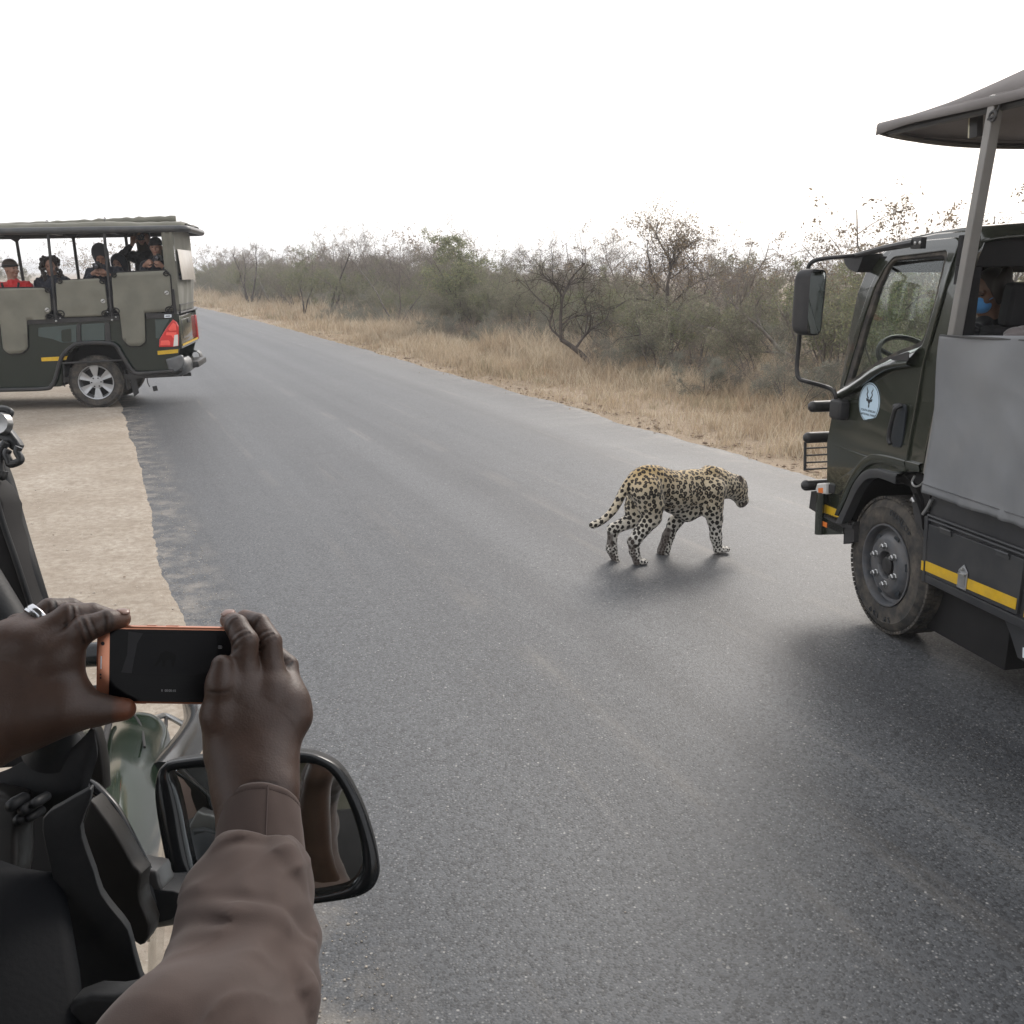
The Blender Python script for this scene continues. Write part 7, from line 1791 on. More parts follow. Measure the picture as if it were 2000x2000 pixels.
    # ---- window frame (thick, worn black) with the mirror sail and rubber strips
    slab('door_frame', [(-0.4462,0.8005,1.5759),(-0.4388,0.8214,1.5770),(-0.4289,0.8516,1.5739),(-0.4269,0.8610,1.5706),(-0.4249,0.8487,1.5625),(-0.4242,0.8252,1.5514),(-0.4189,0.8196,1.5293),(-0.4065,0.8055,1.5144),(-0.3954,0.7915,1.4999),(-0.3776,0.7783,1.4886),(-0.3652,0.7743,1.4729),(-0.3514,0.7516,1.4646),(-0.3410,0.7375,1.4500),(-0.3330,0.7257,1.4440),(-0.3500,0.6997,1.4636),(-0.3722,0.6732,1.4809),(-0.3868,0.6994,1.5032),(-0.4025,0.7271,1.5307),(-0.4172,0.7516,1.5460),(-0.4338,0.7765,1.5626)], tuple(CF*0.016-CR*0.004), M_CAB, 0.009)
    slab('door_panel', [(-0.3684,0.6648,1.4888),(-0.3458,0.6914,1.4714),(-0.3325,0.7258,1.4445),(-0.3113,0.7033,1.4371),(-0.2931,0.6614,1.4347),(-0.3530,0.6099,1.4755)], tuple(CF*0.03), M_CAB, 0.006)
    slab('door_inner', [(-0.5200,0.7534,1.5530),(-0.4594,0.7613,1.5433),(-0.4422,0.7691,1.5335),(-0.4317,0.7778,1.5273),(-0.4102,0.7444,1.5176),(-0.3935,0.7165,1.4891),(-0.3789,0.6900,1.4660),(-0.3621,0.6408,1.4348),(-0.4354,0.5915,1.4844)], tuple(CF*0.02), mat('dark_blue_black_trim', (0.004, 0.005, 0.007), 0.7, spec=0.2, var=0.2, bump=0.1, bscale=200), 0.006)
    slab('mirror_sail', [(-0.4388,0.8807,1.5465),(-0.4301,0.8818,1.5306),(-0.4217,0.8865,1.5085),(-0.4130,0.8901,1.4820),(-0.4080,0.8947,1.4596),(-0.3997,0.8925,1.4508),(-0.4019,0.8888,1.4361),(-0.3919,0.8671,1.4322),(-0.3747,0.8441,1.4229),(-0.3693,0.8138,1.4254),(-0.3748,0.8057,1.4342),(-0.3884,0.8112,1.4556),(-0.4087,0.8263,1.4744),(-0.4263,0.8420,1.4957),(-0.4379,0.8559,1.5096),(-0.4410,0.8599,1.5256),(-0.4404,0.8734,1.5381)], tuple(CF*0.03), M_BRN, 0.010)
    slab('sail_lower', [(-0.4047,0.8713,1.4487),(-0.3817,0.8969,1.4276),(-0.3703,0.9219,1.4043),(-0.3726,0.9175,1.3868),(-0.3744,0.8975,1.3891),(-0.3867,0.8791,1.3982),(-0.3845,0.8606,1.4064),(-0.3861,0.8483,1.4391)], tuple(CF*0.05), M_CAB, 0.012)
    tube('rubber_strip', [(-0.4774,0.9532,1.5271),(-0.4606,0.9416,1.5221),(-0.4386,0.9280,1.5092),(-0.4146,0.9115,1.4850),(-0.3938,0.9023,1.4489)], [0.0055, 0.007, 0.007, 0.005, 0.003], M_GLOSSK, 8)
    tube('rubber_strip', [(-0.4447,0.8940,1.5378),(-0.4345,0.8923,1.5312),(-0.4238,0.8931,1.5139),(-0.4130,0.8928,1.4924),(-0.3999,0.8900,1.4612)], [0.004, 0.0065, 0.0065, 0.0065, 0.005], M_BRN, 8)
    slab('mirror_foot', [(-0.4035,0.8814,1.4679),(-0.3997,0.8938,1.4561),(-0.3985,0.9282,1.4288),(-0.3951,0.9253,1.4174),(-0.3924,0.9226,1.4069),(-0.3997,0.8881,1.4336),(-0.4025,0.8707,1.4462),(-0.4080,0.8632,1.4575),(-0.4079,0.8745,1.4611)], tuple(CF*0.04), M_TUBE, 0.012)
    tube('mirror_arm', [(-0.4168,0.8959,1.4234),(-0.4026,0.9119,1.4052),(-0.3888,0.9379,1.3860),(-0.3770,0.9735,1.3637)], [0.030, 0.030, 0.028, 0.028], M_CAB, 14)
    # ---- wing mirror: shell, bezel, glass set so that it shows the driver
    O = [(-0.4176,1.0489,1.4979),(-0.3682,1.0505,1.5041),(-0.3065,1.0516,1.5084),(-0.2621,1.0517,1.5089),(-0.2325,1.0501,1.5027),(-0.2078,1.0459,1.4860),(-0.1856,1.0363,1.4482),(-0.1708,1.0259,1.4075),(-0.1634,1.0174,1.3740),(-0.1654,1.0126,1.3549),(-0.1757,1.0094,1.3424),(-0.1979,1.0074,1.3345),(-0.2473,1.0056,1.3274),(-0.3065,1.0042,1.3219),(-0.3682,1.0047,1.3238),(-0.4040,1.0083,1.3381),(-0.4213,1.0156,1.3668),(-0.4312,1.0259,1.4075),(-0.4386,1.0381,1.4553),(-0.4361,1.0448,1.4816),(-0.4292,1.0475,1.4924)]
    C0 = np.mean(np.array(O), 0)
    tors = np.array([-0.34, 0.20, 1.52]); cam_ = np.array([0, 0, EYE])
    v1 = (cam_-C0)/np.linalg.norm(cam_-C0); v2 = (tors-C0)/np.linalg.norm(tors-C0); nr = v1+v2; nr /= np.linalg.norm(nr)
    def onpl(pts, off):
        out = []
        for p in pts:
            d = np.array(p)-cam_; t = ((C0+nr*off-cam_) @ nr)/(d @ nr); out.append(tuple(cam_+d*t))
        return out
    Os = smooth_line(onpl(O, 0.0), 4, closed=True); cc = np.mean(np.array(Os), 0)
    def ring(s, off): return W([tuple(cc+(np.array(p)-cc)*s-nr*off) for p in Os])
    I = [(-0.4151,1.0461,1.4869),(-0.3682,1.0472,1.4912),(-0.3065,1.0481,1.4946),(-0.2621,1.0484,1.4960),(-0.2350,1.0475,1.4924),(-0.2172,1.0439,1.4781),(-0.2004,1.0363,1.4482),(-0.1881,1.0272,1.4123),(-0.1839,1.0199,1.3836),(-0.1856,1.0153,1.3656),(-0.1955,1.0115,1.3506),(-0.2127,1.0095,1.3429),(-0.2473,1.0079,1.3365),(-0.3065,1.0068,1.3322),(-0.3559,1.0074,1.3345),(-0.3830,1.0101,1.3453),(-0.3929,1.0156,1.3668),(-0.4015,1.0247,1.4027),(-0.4077,1.0332,1.4362),(-0.4151,1.0405,1.4649),(-0.4205,1.0442,1.4793)]
    Is = smooth_line(onpl(I, 0.0), 4, closed=True)
    mb = MB(); mb.grid([W([tuple(np.array(p)-nr*0.020) for p in Is]), W([tuple(np.array(p)-nr*0.002) for p in Is]), W([tuple(np.array(p)*0.8+np.array(q)*0.2+nr*0.003) for p, q in zip(Is, Os)]), ring(0.985, -0.002), ring(1.0, 0.006)], closed_u=True)
    bz = mb.build('mirror_bezel', M_GLOSSK, e, 180)
    mb = MB(); mb.grid([ring(1.0, 0.006), ring(1.005, 0.015), ring(0.99, 0.04), ring(0.93, 0.065), ring(0.80, 0.082), ring(0.5, 0.092), ring(0.01, 0.094)], closed_u=True)
    mb.build('mirror_shell', M_CAB, bz, 180)
    g = W([tuple(np.array(p)-nr*0.012) for p in Is]); gc = np.mean(np.array([tuple(v) for v in g]), 0)
    mb = MB(); rows_ = []
    for s in (0.02, 0.25, 0.5, 0.75, 1.0): rows_.append([tuple(gc+(np.array(tuple(p))-gc)*s-nr*0.0035*s*s) for p in g])
    mb.grid(rows_, closed_u=True); mb.build('mirror_glass', M_MIRR, bz, 180)
    # ---- canopy, rear seats, tub and rear curtain of the same vehicle, unseen, added round the camera to shade the foreground
    VM = vehicle_matrix((0.0, 0.0, 0.0), 20); einv = Matrix.Translation((0.6, -1.2, 0.0))
    def vb(name, boxes, m):
        mb = MB()
        for c, s in boxes: mb.box(c, s, None, 0.01)
        o = mb.build(name, m, e); o.matrix_local = einv @ VM; return o
    vb('canopy', [((-1.30, 0.62, 2.66), (4.5, 1.95, 0.05))], M_CANV)
    vb('rear_curtain', [((-1.75, 0.62, 1.75), (0.03, 1.9, 1.8))], M_CANV)
    vb('canopy_post', [((0.70, 1.52, 1.9), (0.04, 0.04, 1.5)), ((-1.72, -0.30, 1.9), (0.04, 0.04, 1.5))], M_CAB)
    vb('rear_seat', [((-0.35, 0.60, 1.15), (0.55, 1.6, 0.16)), ((-0.62, 0.60, 1.45), (0.12, 1.6, 0.55))], M_SEAT)
    vb('front_seat', [((0.22, 0.45, 1.02), (0.5, 0.5, 0.14)), ((-0.03, 0.45, 1.32), (0.12, 0.5, 0.6))], M_SEAT)
    vb('body_side', [((-0.6, -0.30, 0.85), (2.3, 0.06, 0.9)), ((-0.3, 1.55, 0.85), (3.4, 0.06, 0.9)), ((-1.72, 0.62, 0.85), (0.06, 1.8, 0.9)), ((-0.4, 0.62, 0.55), (2.9, 1.8, 0.06))], M_CAR)
    return e
make_own_vehicle()

# ================================================================== THE GUIDE: two hands and the right sleeve in view
M_DSKIN = skin_mat('dark_brown_skin', (0.053, 0.029, 0.020), 0.50)
M_SHIRT = mat('brown_shirt_cotton', (0.066, 0.045, 0.038), 0.88, var=0.12, vscale=14, bump=0.4, bscale=1200, sheen=0.12, bdist=0.0004)
M_NAIL = mat('fingernail', (0.22, 0.13, 0.10), 0.28, var=0.05)
M_RING = mat('silver_ring', (0.55, 0.56, 0.58), 0.22, 0.95, var=0.05)
M_ROSE = mat('rose_gold_metal', (0.62, 0.27, 0.17), 0.28, 0.75, var=0.04)

def make_guide():
    e = empty('person', (-0.42, 0.22, 1.0), label='safari guide in brown shirt whose dark hands hold up a phone, silver ring on left', cat='person')
    off = np.array([-0.42, 0.22, 1.0])
    def joint_creases(B, p0, p1, r, ts, w=1.0, dep=0.0011):
        """skin folds across the back of a finger joint"""
        p0 = np.array(p0); p1 = np.array(p1); d = p1-p0; L_ = np.linalg.norm(d); d /= L_
        tc = -CF; tc = tc-d*(tc @ d); tc /= np.linalg.norm(tc); sd = np.cross(d, tc)
        for j, t in enumerate(ts):
            pts = []
            for a in np.linspace(-1.0*w, 1.0*w, 7):
                bow = 0.0016*math.cos(a*1.3)*(1 if j % 2 else -1)
                pts.append(p0+d*(t+bow)+(sd*math.sin(a)+tc*math.cos(a))*(r+0.0003))
            B.append((pts, dep*(1.0 if j % 2 == 0 else 0.6)))
    # ---------------- right hand
    B = Body()
    idx, mid, rng_, pky, thb = [(-0.2427,0.7924,1.7146),(-0.2413,0.8008,1.7557),(-0.2516,0.8118,1.7665),(-0.2603,0.8224,1.7677)], [(-0.2201,0.8013,1.7088),(-0.2239,0.8174,1.7482),(-0.2364,0.8310,1.7607),(-0.2523,0.8416,1.7621)], [(-0.2049,0.8042,1.6960),(-0.2127,0.8325,1.7180),(-0.2334,0.8451,1.7311),(-0.2447,0.8528,1.7330)], [(-0.2014,0.7968,1.6831),(-0.2087,0.8223,1.6941),(-0.2224,0.8373,1.7006),(-0.2315,0.8431,1.7031)], [(-0.2520,0.7683,1.6684),(-0.2610,0.7717,1.6980),(-0.2583,0.7746,1.7259),(-0.2578,0.7807,1.7417)]
    def finger(f, r):
        m_ = (np.array(f[0])+np.array(f[1]))/2
        B.cone(f[0], m_, r[0], (r[0]+r[1])/2*0.965, 0.003); B.cone(m_, f[1], (r[0]+r[1])/2*0.965, r[1], 0.0015)
        B.cone(f[1], f[2], r[1], r[2], 0.0015); B.cone(f[2], f[3], r[2]*1.02, r[3], 0.0015)
    finger(idx, [0.0135, 0.0118, 0.0104, 0.0090]); finger(mid, [0.0132, 0.0114, 0.0100, 0.0086]); finger(rng_, [0.0125, 0.0104, 0.0092, 0.0085]); finger(pky, [0.0112, 0.0092, 0.0082, 0.0075])
    B.chain(thb, [0.0200, 0.0142, 0.0108, 0.0088], 0.010)
    hc = [(-0.2358,0.7865,1.6752),(-0.2224,0.7957,1.6869),(-0.2490,0.7803,1.6751),(-0.2307,0.7647,1.6542),(-0.2272,0.7513,1.6424),(-0.2243,0.7403,1.6312),(-0.2181,0.7169,1.6124),(-0.2134,0.6891,1.5841)]
    E3 = np.stack([CR, CU, CF])
    B.ell(hc[0], (0.0385, 0.040, 0.0165), E3, 0.015); B.ell(hc[1], (0.022, 0.022, 0.014), E3, 0.01); B.ell(hc[2], (0.026, 0.036, 0.018), E3, 0.015)
    for f in (idx, mid, rng_, pky): B.cone(f[0], hc[3], 0.0145, 0.020, 0.016)
    for a, b, w0, w1 in ((3, 4, 0.0355, 0.0315), (4, 5, 0.0315, 0.0280), (5, 6, 0.0280, 0.026), (6, 7, 0.026, 0.026)):
        pa, pb = np.array(hc[a]), np.array(hc[b])
        for s in (-1, 0, 1): B.cone(pa+CR*s*(w0-0.019), pb+CR*s*(w1-0.019), 0.0195, 0.0195, 0.02)
    B.ell([(-0.2028,0.7393,1.6398)][0], (0.012, 0.014, 0.010), E3, 0.012)    # wrist bone
    LINES = []
    def jc(f, k, r, n=3, sp=0.0036, dep=1.0, w=0.9):
        p0, p1 = np.array(f[k]), np.array(f[k+1]); q = p0-(p1-p0)/np.linalg.norm(p1-p0)*0.006
        joint_creases(LINES, q, p1, r, [0.0015+sp*i for i in range(n)], w, dep)
    jc(idx, 1, 0.0120, 4, 0.0030); jc(mid, 1, 0.0116, 4, 0.0030); jc(rng_, 1, 0.0104, 2); jc(idx, 2, 0.0104, 2, 0.0026, 0.8); jc(mid, 2, 0.0100, 2, 0.0026, 0.8); jc(thb, 2, 0.0108, 3, 0.0030, 0.8)
    for f, r in ((idx, 0.0105), (mid, 0.0105), (rng_, 0.0092)): B.ell(np.array(f[0])-CF*0.006, (r, r*0.9, 0.010), E3, 0.012)   # knuckle heads
    # folds at the wrist
    wf = [(-0.2418,0.7296,1.6543),(-0.2289,0.7245,1.6583),(-0.2174,0.7238,1.6597),(-0.2067,0.7252,1.6573),(-0.1972,0.7309,1.6512)]; LINES.append(([np.array(p) for p in wf], 0.5))
    V1, Q1 = B.mesh(0.0014, 0.012)
    # ---------------- left hand
    B = Body(); lr = B
    li, lm, lg, lp, lt = [(-0.4091,0.7878,1.7453),(-0.3824,0.7940,1.7698),(-0.3664,0.8053,1.7736),(-0.3574,0.8152,1.7718)], [(-0.4276,0.7872,1.7589),(-0.3994,0.8027,1.7795),(-0.3842,0.8164,1.7767),(-0.3750,0.8269,1.7693)], [(-0.4466,0.7877,1.7610),(-0.4223,0.8154,1.7806),(-0.4103,0.8309,1.7765),(-0.4041,0.8395,1.7698)], [(-0.4660,0.7915,1.7516),(-0.4565,0.8197,1.7651),(-0.4453,0.8342,1.7652),(-0.4385,0.8413,1.7609)], [(-0.4291,0.7733,1.7044),(-0.3977,0.7732,1.7041),(-0.3712,0.7801,1.6985),(-0.3514,0.7894,1.6946)]
    finger(li, [0.0150, 0.0124, 0.0102, 0.0084]); finger(lm, [0.0145, 0.0115, 0.0096, 0.0084]); finger(lg, [0.0132, 0.0106, 0.0092, 0.0082]); finger(lp, [0.0115, 0.0093, 0.0082, 0.0072])
    B.chain(lt, [0.0270, 0.0185, 0.0118, 0.0092], 0.012)
    B.ell([(-0.3561,0.7865,1.6955)][0], (0.0135, 0.0095, 0.009), E3, 0.005)
    pc = [(-0.4376,0.7865,1.7237),(-0.4487,0.7777,1.7054),(-0.4754,0.7628,1.6874),(-0.5033,0.7429,1.6742),(-0.5437,0.7003,1.6691),(-0.4110,0.7865,1.7237)]
    B.ell(pc[0], (0.048, 0.040, 0.0185), E3, 0.02); B.ell(pc[1], (0.046, 0.044, 0.020), E3, 0.02); B.ell(pc[5], (0.020, 0.030, 0.013), E3, 0.02)
    for f in (li, lm, lg, lp): B.cone(f[0], pc[2], 0.0150, 0.026, 0.018)
    B.cone(lt[1], pc[2], 0.018, 0.028, 0.02); B.cone(pc[2], pc[3], 0.032, 0.030, 0.02); B.cone(pc[3], pc[4], 0.030, 0.036, 0.02)
    jc(li, 1, 0.0128, 5, 0.0032, 1.2, 1.1); jc(lm, 1, 0.0117, 4, 0.0032, 1.1); jc(lg, 1, 0.0107, 3, 0.0032); jc(li, 2, 0.0100, 2, 0.0026, 0.8); jc(lt, 2, 0.0114, 2, 0.0030, 0.6)
    for f in (li, lm, lg): B.ell(np.array(f[0])-CF*0.007+CU*0.002, (0.011, 0.010, 0.010), E3, 0.014)
    V2, Q2 = B.mesh(0.0014, 0.012)
    # ---------------- the rest of the guide, below and left of the frame
    H0 = np.array([-0.42, 0.14, 1.46]); B = Body()
    elR, shR = np.array([-0.215, 0.40, 1.30]), np.array([-0.20, 0.16, 1.56]); elL, shL = np.array([-0.68, 0.45, 1.36]), np.array([-0.62, 0.16, 1.56])
    B.cone((-0.41, 0.14, 1.05), (-0.41, 0.14, 1.30), 0.15, 0.15, 0.05); B.cone((-0.41, 0.14, 1.30), (-0.41, 0.14, 1.50), 0.15, 0.13, 0.05); B.cone(shR, shL, 0.065, 0.065, 0.05)
    B.cone((-0.41, 0.15, 1.55), (-0.41, 0.17, 1.68), 0.058, 0.055, 0.03)
    hd = np.array([-0.41, 0.19, 1.76]); B.ell(hd, (0.075, 0.095, 0.10), k=0.02); B.ell(hd+[0, 0.03, -0.06], (0.055, 0.06, 0.065), k=0.03); B.cone(hd+[0, 0.088, 0], hd+[0, 0.108, -0.03], 0.009, 0.014, 0.01)
    for s in (-1, 1): B.ell(hd+[s*0.078, 0, -0.01], (0.009, 0.018, 0.03), k=0.006)
    fr_, fl_ = np.array(hc[7]), np.array(pc[4])
    B.chain([shR, elR, fr_, np.array(hc[6])], [0.058, 0.046, 0.033, 0.029], 0.03); B.chain([shL, elL, fl_], [0.058, 0.046, 0.036], 0.03)
    V3, Q3 = B.mesh(0.008, 0.05)
    V = np.concatenate([V1, V2, V3]); Q = np.concatenate([Q1, Q2+len(V1), Q3+len(V1)+len(V2)])
    tint = np.ones((len(V), 3))
    nf_ = len(V1)+len(V2); Vf = V[:nf_]
    for pts, st in LINES:
        lo_ = np.min(pts, 0)-0.004; hi_ = np.max(pts, 0)+0.004; ix = np.nonzero(((Vf > lo_) & (Vf < hi_)).all(1))[0]
        if not len(ix): continue
        dm = np.full(len(ix), 1.0); P_ = Vf[ix]
        for a_, b_ in zip(pts[:-1], pts[1:]):
            a_ = np.array(a_); b_ = np.array(b_); t_ = np.clip(((P_-a_) @ (b_-a_))/((b_-a_) @ (b_-a_)), 0, 1); dm = np.minimum(dm, np.linalg.norm(P_-a_-t_[:, None]*(b_-a_), axis=1))
        f_ = np.clip((0.0021-dm)/0.0012, 0, 1)*min(st*0.72, 0.85); tint[ix] *= (1-f_)[:, None]
        V[ix] += -(-CF)[None]*(f_*0.0012)[:, None]
    def spot(c, r, col, k=0.6):
        d = np.linalg.norm(V-np.array(c), axis=1); f = (np.clip((r-d)/(r*0.5), 0, 1)*k)[:, None]; tint[:] = tint*(1-f)+np.array(col)*f
    # fingertips and the thumb pad are lighter and redder than the backs of the hands
    for c, r in ((li[3], 0.016), (idx[3], 0.016), (mid[3], 0.015), (lm[3], 0.012)): spot(c, r, (2.6, 2.3, 2.0))
    spot(np.array(lt[3])+CR*0.004, 0.020, (4.0, 2.4, 1.5), 0.7); spot([(-0.3948,0.7836,1.7123)][0], 0.022, (2.2, 1.6, 1.3), 0.5)
    for f in (idx, mid, li, lm): spot(f[1], 0.016, (1.35, 1.35, 1.35), 0.6); spot(f[0], 0.020, (1.3, 1.25, 1.2), 0.5)
    np_mesh('body', V-off, Q, M_DSKIN, e, smooth=180, attrs={'tint': tint})
    # nails
    def nail(f, w, ln, up):
        p1, p0 = np.array(f[3]), np.array(f[2]); d = (p1-p0)/np.linalg.norm(p1-p0); up = np.array(up, float); up -= d*(up @ d); up /= np.linalg.norm(up); sd = np.cross(d, up)
        mb = MB(); rows = []
        for i in range(7):
            u = i/6; ww = w*math.sqrt(max(0.0, 1-abs(2*u-1)**3.2))+0.0003; r = []
            for k in range(7):
                a = (k/6-0.5)*2
                c = p1+d*(ln*(u-0.42)); rr = 0.0089
                r.append(tuple(c+sd*ww*a*0.96+up*(rr*math.cos(a*0.62)+0.0003-0.0018*max(0, u-0.6))-off))
            rows.append(r)
        mb.grid(rows); mb.build('fingernail', M_NAIL, e, 180, solid=0.0006)
    nail(idx, 0.0062, 0.012, CU*0.85-CF*0.5); nail(li, 0.0058, 0.012, CU*0.9-CF*0.5)
    # ring
    a, b = np.array(lg[0]), np.array(lg[1]); c = a*0.30+b*0.70; d = (b-a)/np.linalg.norm(b-a); c2 = np.array([(-0.4295,0.8080,1.7758)][0]); c = a+d*((c2-a) @ d)
    t_ = ((c-a) @ d)/np.linalg.norm(b-a); rr = 0.0140+(0.0108-0.0140)*t_+0.0022
    mb = MB(); mb.lathe([(rr-0.0012, -0.0044), (rr+0.0004, -0.0042), (rr+0.0008, -0.002), (rr+0.0002, -0.0016), (rr+0.0002, -0.0010), (rr+0.0008, -0.0006), (rr+0.0008, 0.0030), (rr+0.0003, 0.0042), (rr-0.0012, 0.0044)], c-off, Vector(d), 48, cap=False); mb.build('ring', M_RING, e, 60)
    # ---------------- shirt: right sleeve with cuff and folds
    S = Body()
    ctr = [(-0.2089,0.6794,1.5949),(-0.2077,0.6709,1.5939),(-0.2081,0.6645,1.5930),(-0.2081,0.6546,1.5947),(-0.2012,0.6162,1.5897),(-0.1942,0.5659,1.5866),(-0.1957,0.5332,1.5878),(-0.1989,0.4765,1.6002)]; hw = [0.0365, 0.0385, 0.0405, 0.0430, 0.0475, 0.0490, 0.0500, 0.053]
    for i in range(len(ctr)-1):
        for s in (-0.35, 0.35): S.cone(np.array(ctr[i])+CR*hw[i]*s, np.array(ctr[i+1])+CR*hw[i+1]*s, hw[i]*0.65, hw[i+1]*0.65, 0.015)
        S.cone(ctr[i], ctr[i+1], hw[i]*0.8, hw[i+1]*0.8, 0.02)
    S.chain([ctr[-1], elR, shR], [0.053, 0.062, 0.078], 0.04)
    # folds: each a raised roll of cloth lying on the sleeve
    GRV = []
    def fold(pts, r, up=0.0):
        r = r*0.62
        pts = [np.array(p) for p in pts]; P = [np.array(p)-CF*0.007 for p in smooth_line(pts, 4)]; n = len(P)
        S.chain(P, [r*(0.35+0.65*math.sin(math.pi*i/(n-1))) for i in range(n)], 0.009)
        GRV.append([p-CU*(r*1.15)-CF*0.001 for p in P])
    fold([(-0.2454,0.5392,1.6034),(-0.2208,0.5343,1.6165),(-0.1960,0.5341,1.6238),(-0.1705,0.5447,1.6252)], 0.013)
    fold([(-0.2501,0.5178,1.6083),(-0.2246,0.5090,1.6225),(-0.2052,0.5050,1.6230),(-0.1866,0.5005,1.6134)], 0.015)
    fold([(-0.2412,0.6700,1.6105),(-0.2324,0.6756,1.6205),(-0.2204,0.6818,1.6285),(-0.2048,0.6852,1.6299)], 0.008)
    fold([(-0.1932,0.6850,1.6291),(-0.1786,0.6622,1.6205),(-0.1656,0.6428,1.6052)], 0.008)
    fold([(-0.2407,0.6174,1.6065),(-0.2141,0.6033,1.6199),(-0.1897,0.5951,1.6202),(-0.1676,0.5929,1.6117),(-0.1522,0.5989,1.5948)], 0.013)
    fold([(-0.1923,0.5409,1.6100),(-0.1787,0.5258,1.6074),(-0.1646,0.5155,1.5994)], 0.012)
    fold([(-0.2411,0.5893,1.5975),(-0.2140,0.5777,1.6170),(-0.1942,0.5747,1.6211)], 0.010)
    fold([(-0.2295,0.6846,1.6275),(-0.2305,0.6691,1.6194),(-0.2397,0.6590,1.6080)], 0.006)
    fold([(-0.1576,0.5732,1.6073),(-0.1452,0.5536,1.5990),(-0.1432,0.5358,1.5902)], 0.009)
    for g_ in GRV: S.crease(g_[1:-1], 0.0038, 0.006)
    # torso, left sleeve, collar (seen only in the mirror)
    S.cone((-0.41, 0.14, 1.0), (-0.41, 0.14, 1.30), 0.175, 0.17, 0.05); S.cone((-0.41, 0.14, 1.30), (-0.41, 0.14, 1.50), 0.17, 0.145, 0.05); S.cone(shR, shL, 0.082, 0.082, 0.05); S.cone((-0.41, 0.15, 1.52), (-0.41, 0.16, 1.60), 0.09, 0.068, 0.03)
    S.chain([shL, elL, fl_*0.8+elL*0.2], [0.078, 0.066, 0.050], 0.04)
    def wr(D, ax):
        X, Y, Z = np.meshgrid(*ax, indexing='ij', sparse=True)
        return D-0.003+0.5*(0.0022*np.abs(np.sin(21*Z-19*X+2.2*np.sin(13*X+7*Z)))+0.0020*np.sin(70*Z+34*X+7*np.sin(25*X))*np.sin(22*X+9*Z)+0.0012*np.sin(120*X-60*Z+5*np.sin(30*Z+20*Y))+0.0034*np.sin(33*Z-36*X+5*np.sin(19*X))).astype(np.float32)
    V, Q = S.mesh(0.0034, 0.03, wr)
    Nv = vnormals(V, Q); arm_ = np.nonzero((V[:, 0] > -0.36) & (V[:, 1] > 0.35))[0]
    fd = (CR*0.86+CU*0.42); fd /= np.linalg.norm(fd); fs = np.cross(fd, CF); dsp = np.zeros(len(V))
    for i in arm_:
        p = V[i]; a_, b_, c_ = p @ fd, p @ fs, p @ CF
        wv = mnoise.noise(Vector((a_*9, b_*9, c_*9)))
        n1_ = mnoise.noise(Vector((a_*7, b_*30+wv*1.6, c_*8))); n2_ = mnoise.noise(Vector((a_*16+5, b_*46+wv*2.5, c_*18)))
        n3_ = mnoise.noise(Vector((a_*34, b_*30, c_*20+7)))
        edge = 0.18+0.82*max(0.0, min(1.0, -float(Nv[i] @ CF)*1.6)); dsp[i] = (0.0066*max(0, 1-abs(n1_)*3.4)**1.7+0.0024*max(0, 1-abs(n2_)*3.2)**1.6-0.0020+0.0004*n3_)*edge
    V = V+Nv*dsp[:, None]
    np_mesh('shirt', V-off, Q, M_SHIRT, e, smooth=180)
    # cuff: separate band with an open end, hem stitching and placket
    ca, cb = np.array([(-0.2168,0.7294,1.6290)][0]), np.array([(-0.2130,0.6976,1.6013)][0]); ax = cb-ca; L_ = np.linalg.norm(ax); ax /= L_
    sd = CR-ax*(CR @ ax); sd /= np.linalg.norm(sd); fw = np.cross(sd, ax)
    if fw @ CF > 0: fw = -fw
    rows = []
    for t, k, in_ in ((0.02, 0.955, 1), (-0.01, 0.985, 1), (-0.03, 1.0, 0), (0.0, 1.015, 0), (0.05, 1.02, 0), (0.07, 1.01, 0), (0.09, 1.02, 0), (0.5, 1.05, 0), (0.85, 1.09, 0), (0.96, 1.12, 0), (1.02, 1.08, 0)):
        r = []
        for j in range(72):
            a = 2*math.pi*j/72; tilt = 0.045*math.cos(a)*0+0.012*(math.sin(a))*(1-t)
            wx = 0.0322*(1+0.08*t); wy = 0.0290*(1+0.08*t); rip = 1+0.018*math.sin(5*a+3*t)+0.010*math.sin(11*a+t*6)
            p = ca+ax*(L_*t-tilt)+(sd*wx*math.cos(a)+fw*wy*math.sin(a))*k*rip
            r.append(tuple(p-off))
        rows.append(r)
    mb = MB(); mb.grid(rows, closed_u=True); cf = mb.build('cuff', M_SHIRT, e, 180, solid=0.0016)
    mb = MB()
    for j in range(0, 72):
        for row in (5, 9): 
            p = np.array(rows[row][j]); q = np.array(rows[row][(j+1) % 72]); c_ = np.mean(np.array(rows[row]), 0); n_ = (p-c_)/np.linalg.norm(p-c_)
            mb.tube([tuple(p+n_*0.0010), tuple(p*0.4+q*0.6+n_*0.0010)], 0.0004, 4)
    mb.build('stitching', mat('brown_thread', (0.06, 0.04, 0.035), 0.8), cf)
    mb = MB(); j0 = 14; mb.tube([tuple(np.array(rows[k][j0])+fw*0.001) for k in (3, 6, 7, 8, 9)], 0.0007, 5); mb.build('placket_seam', MATS['brown_thread'], cf)
    return e
make_guide()

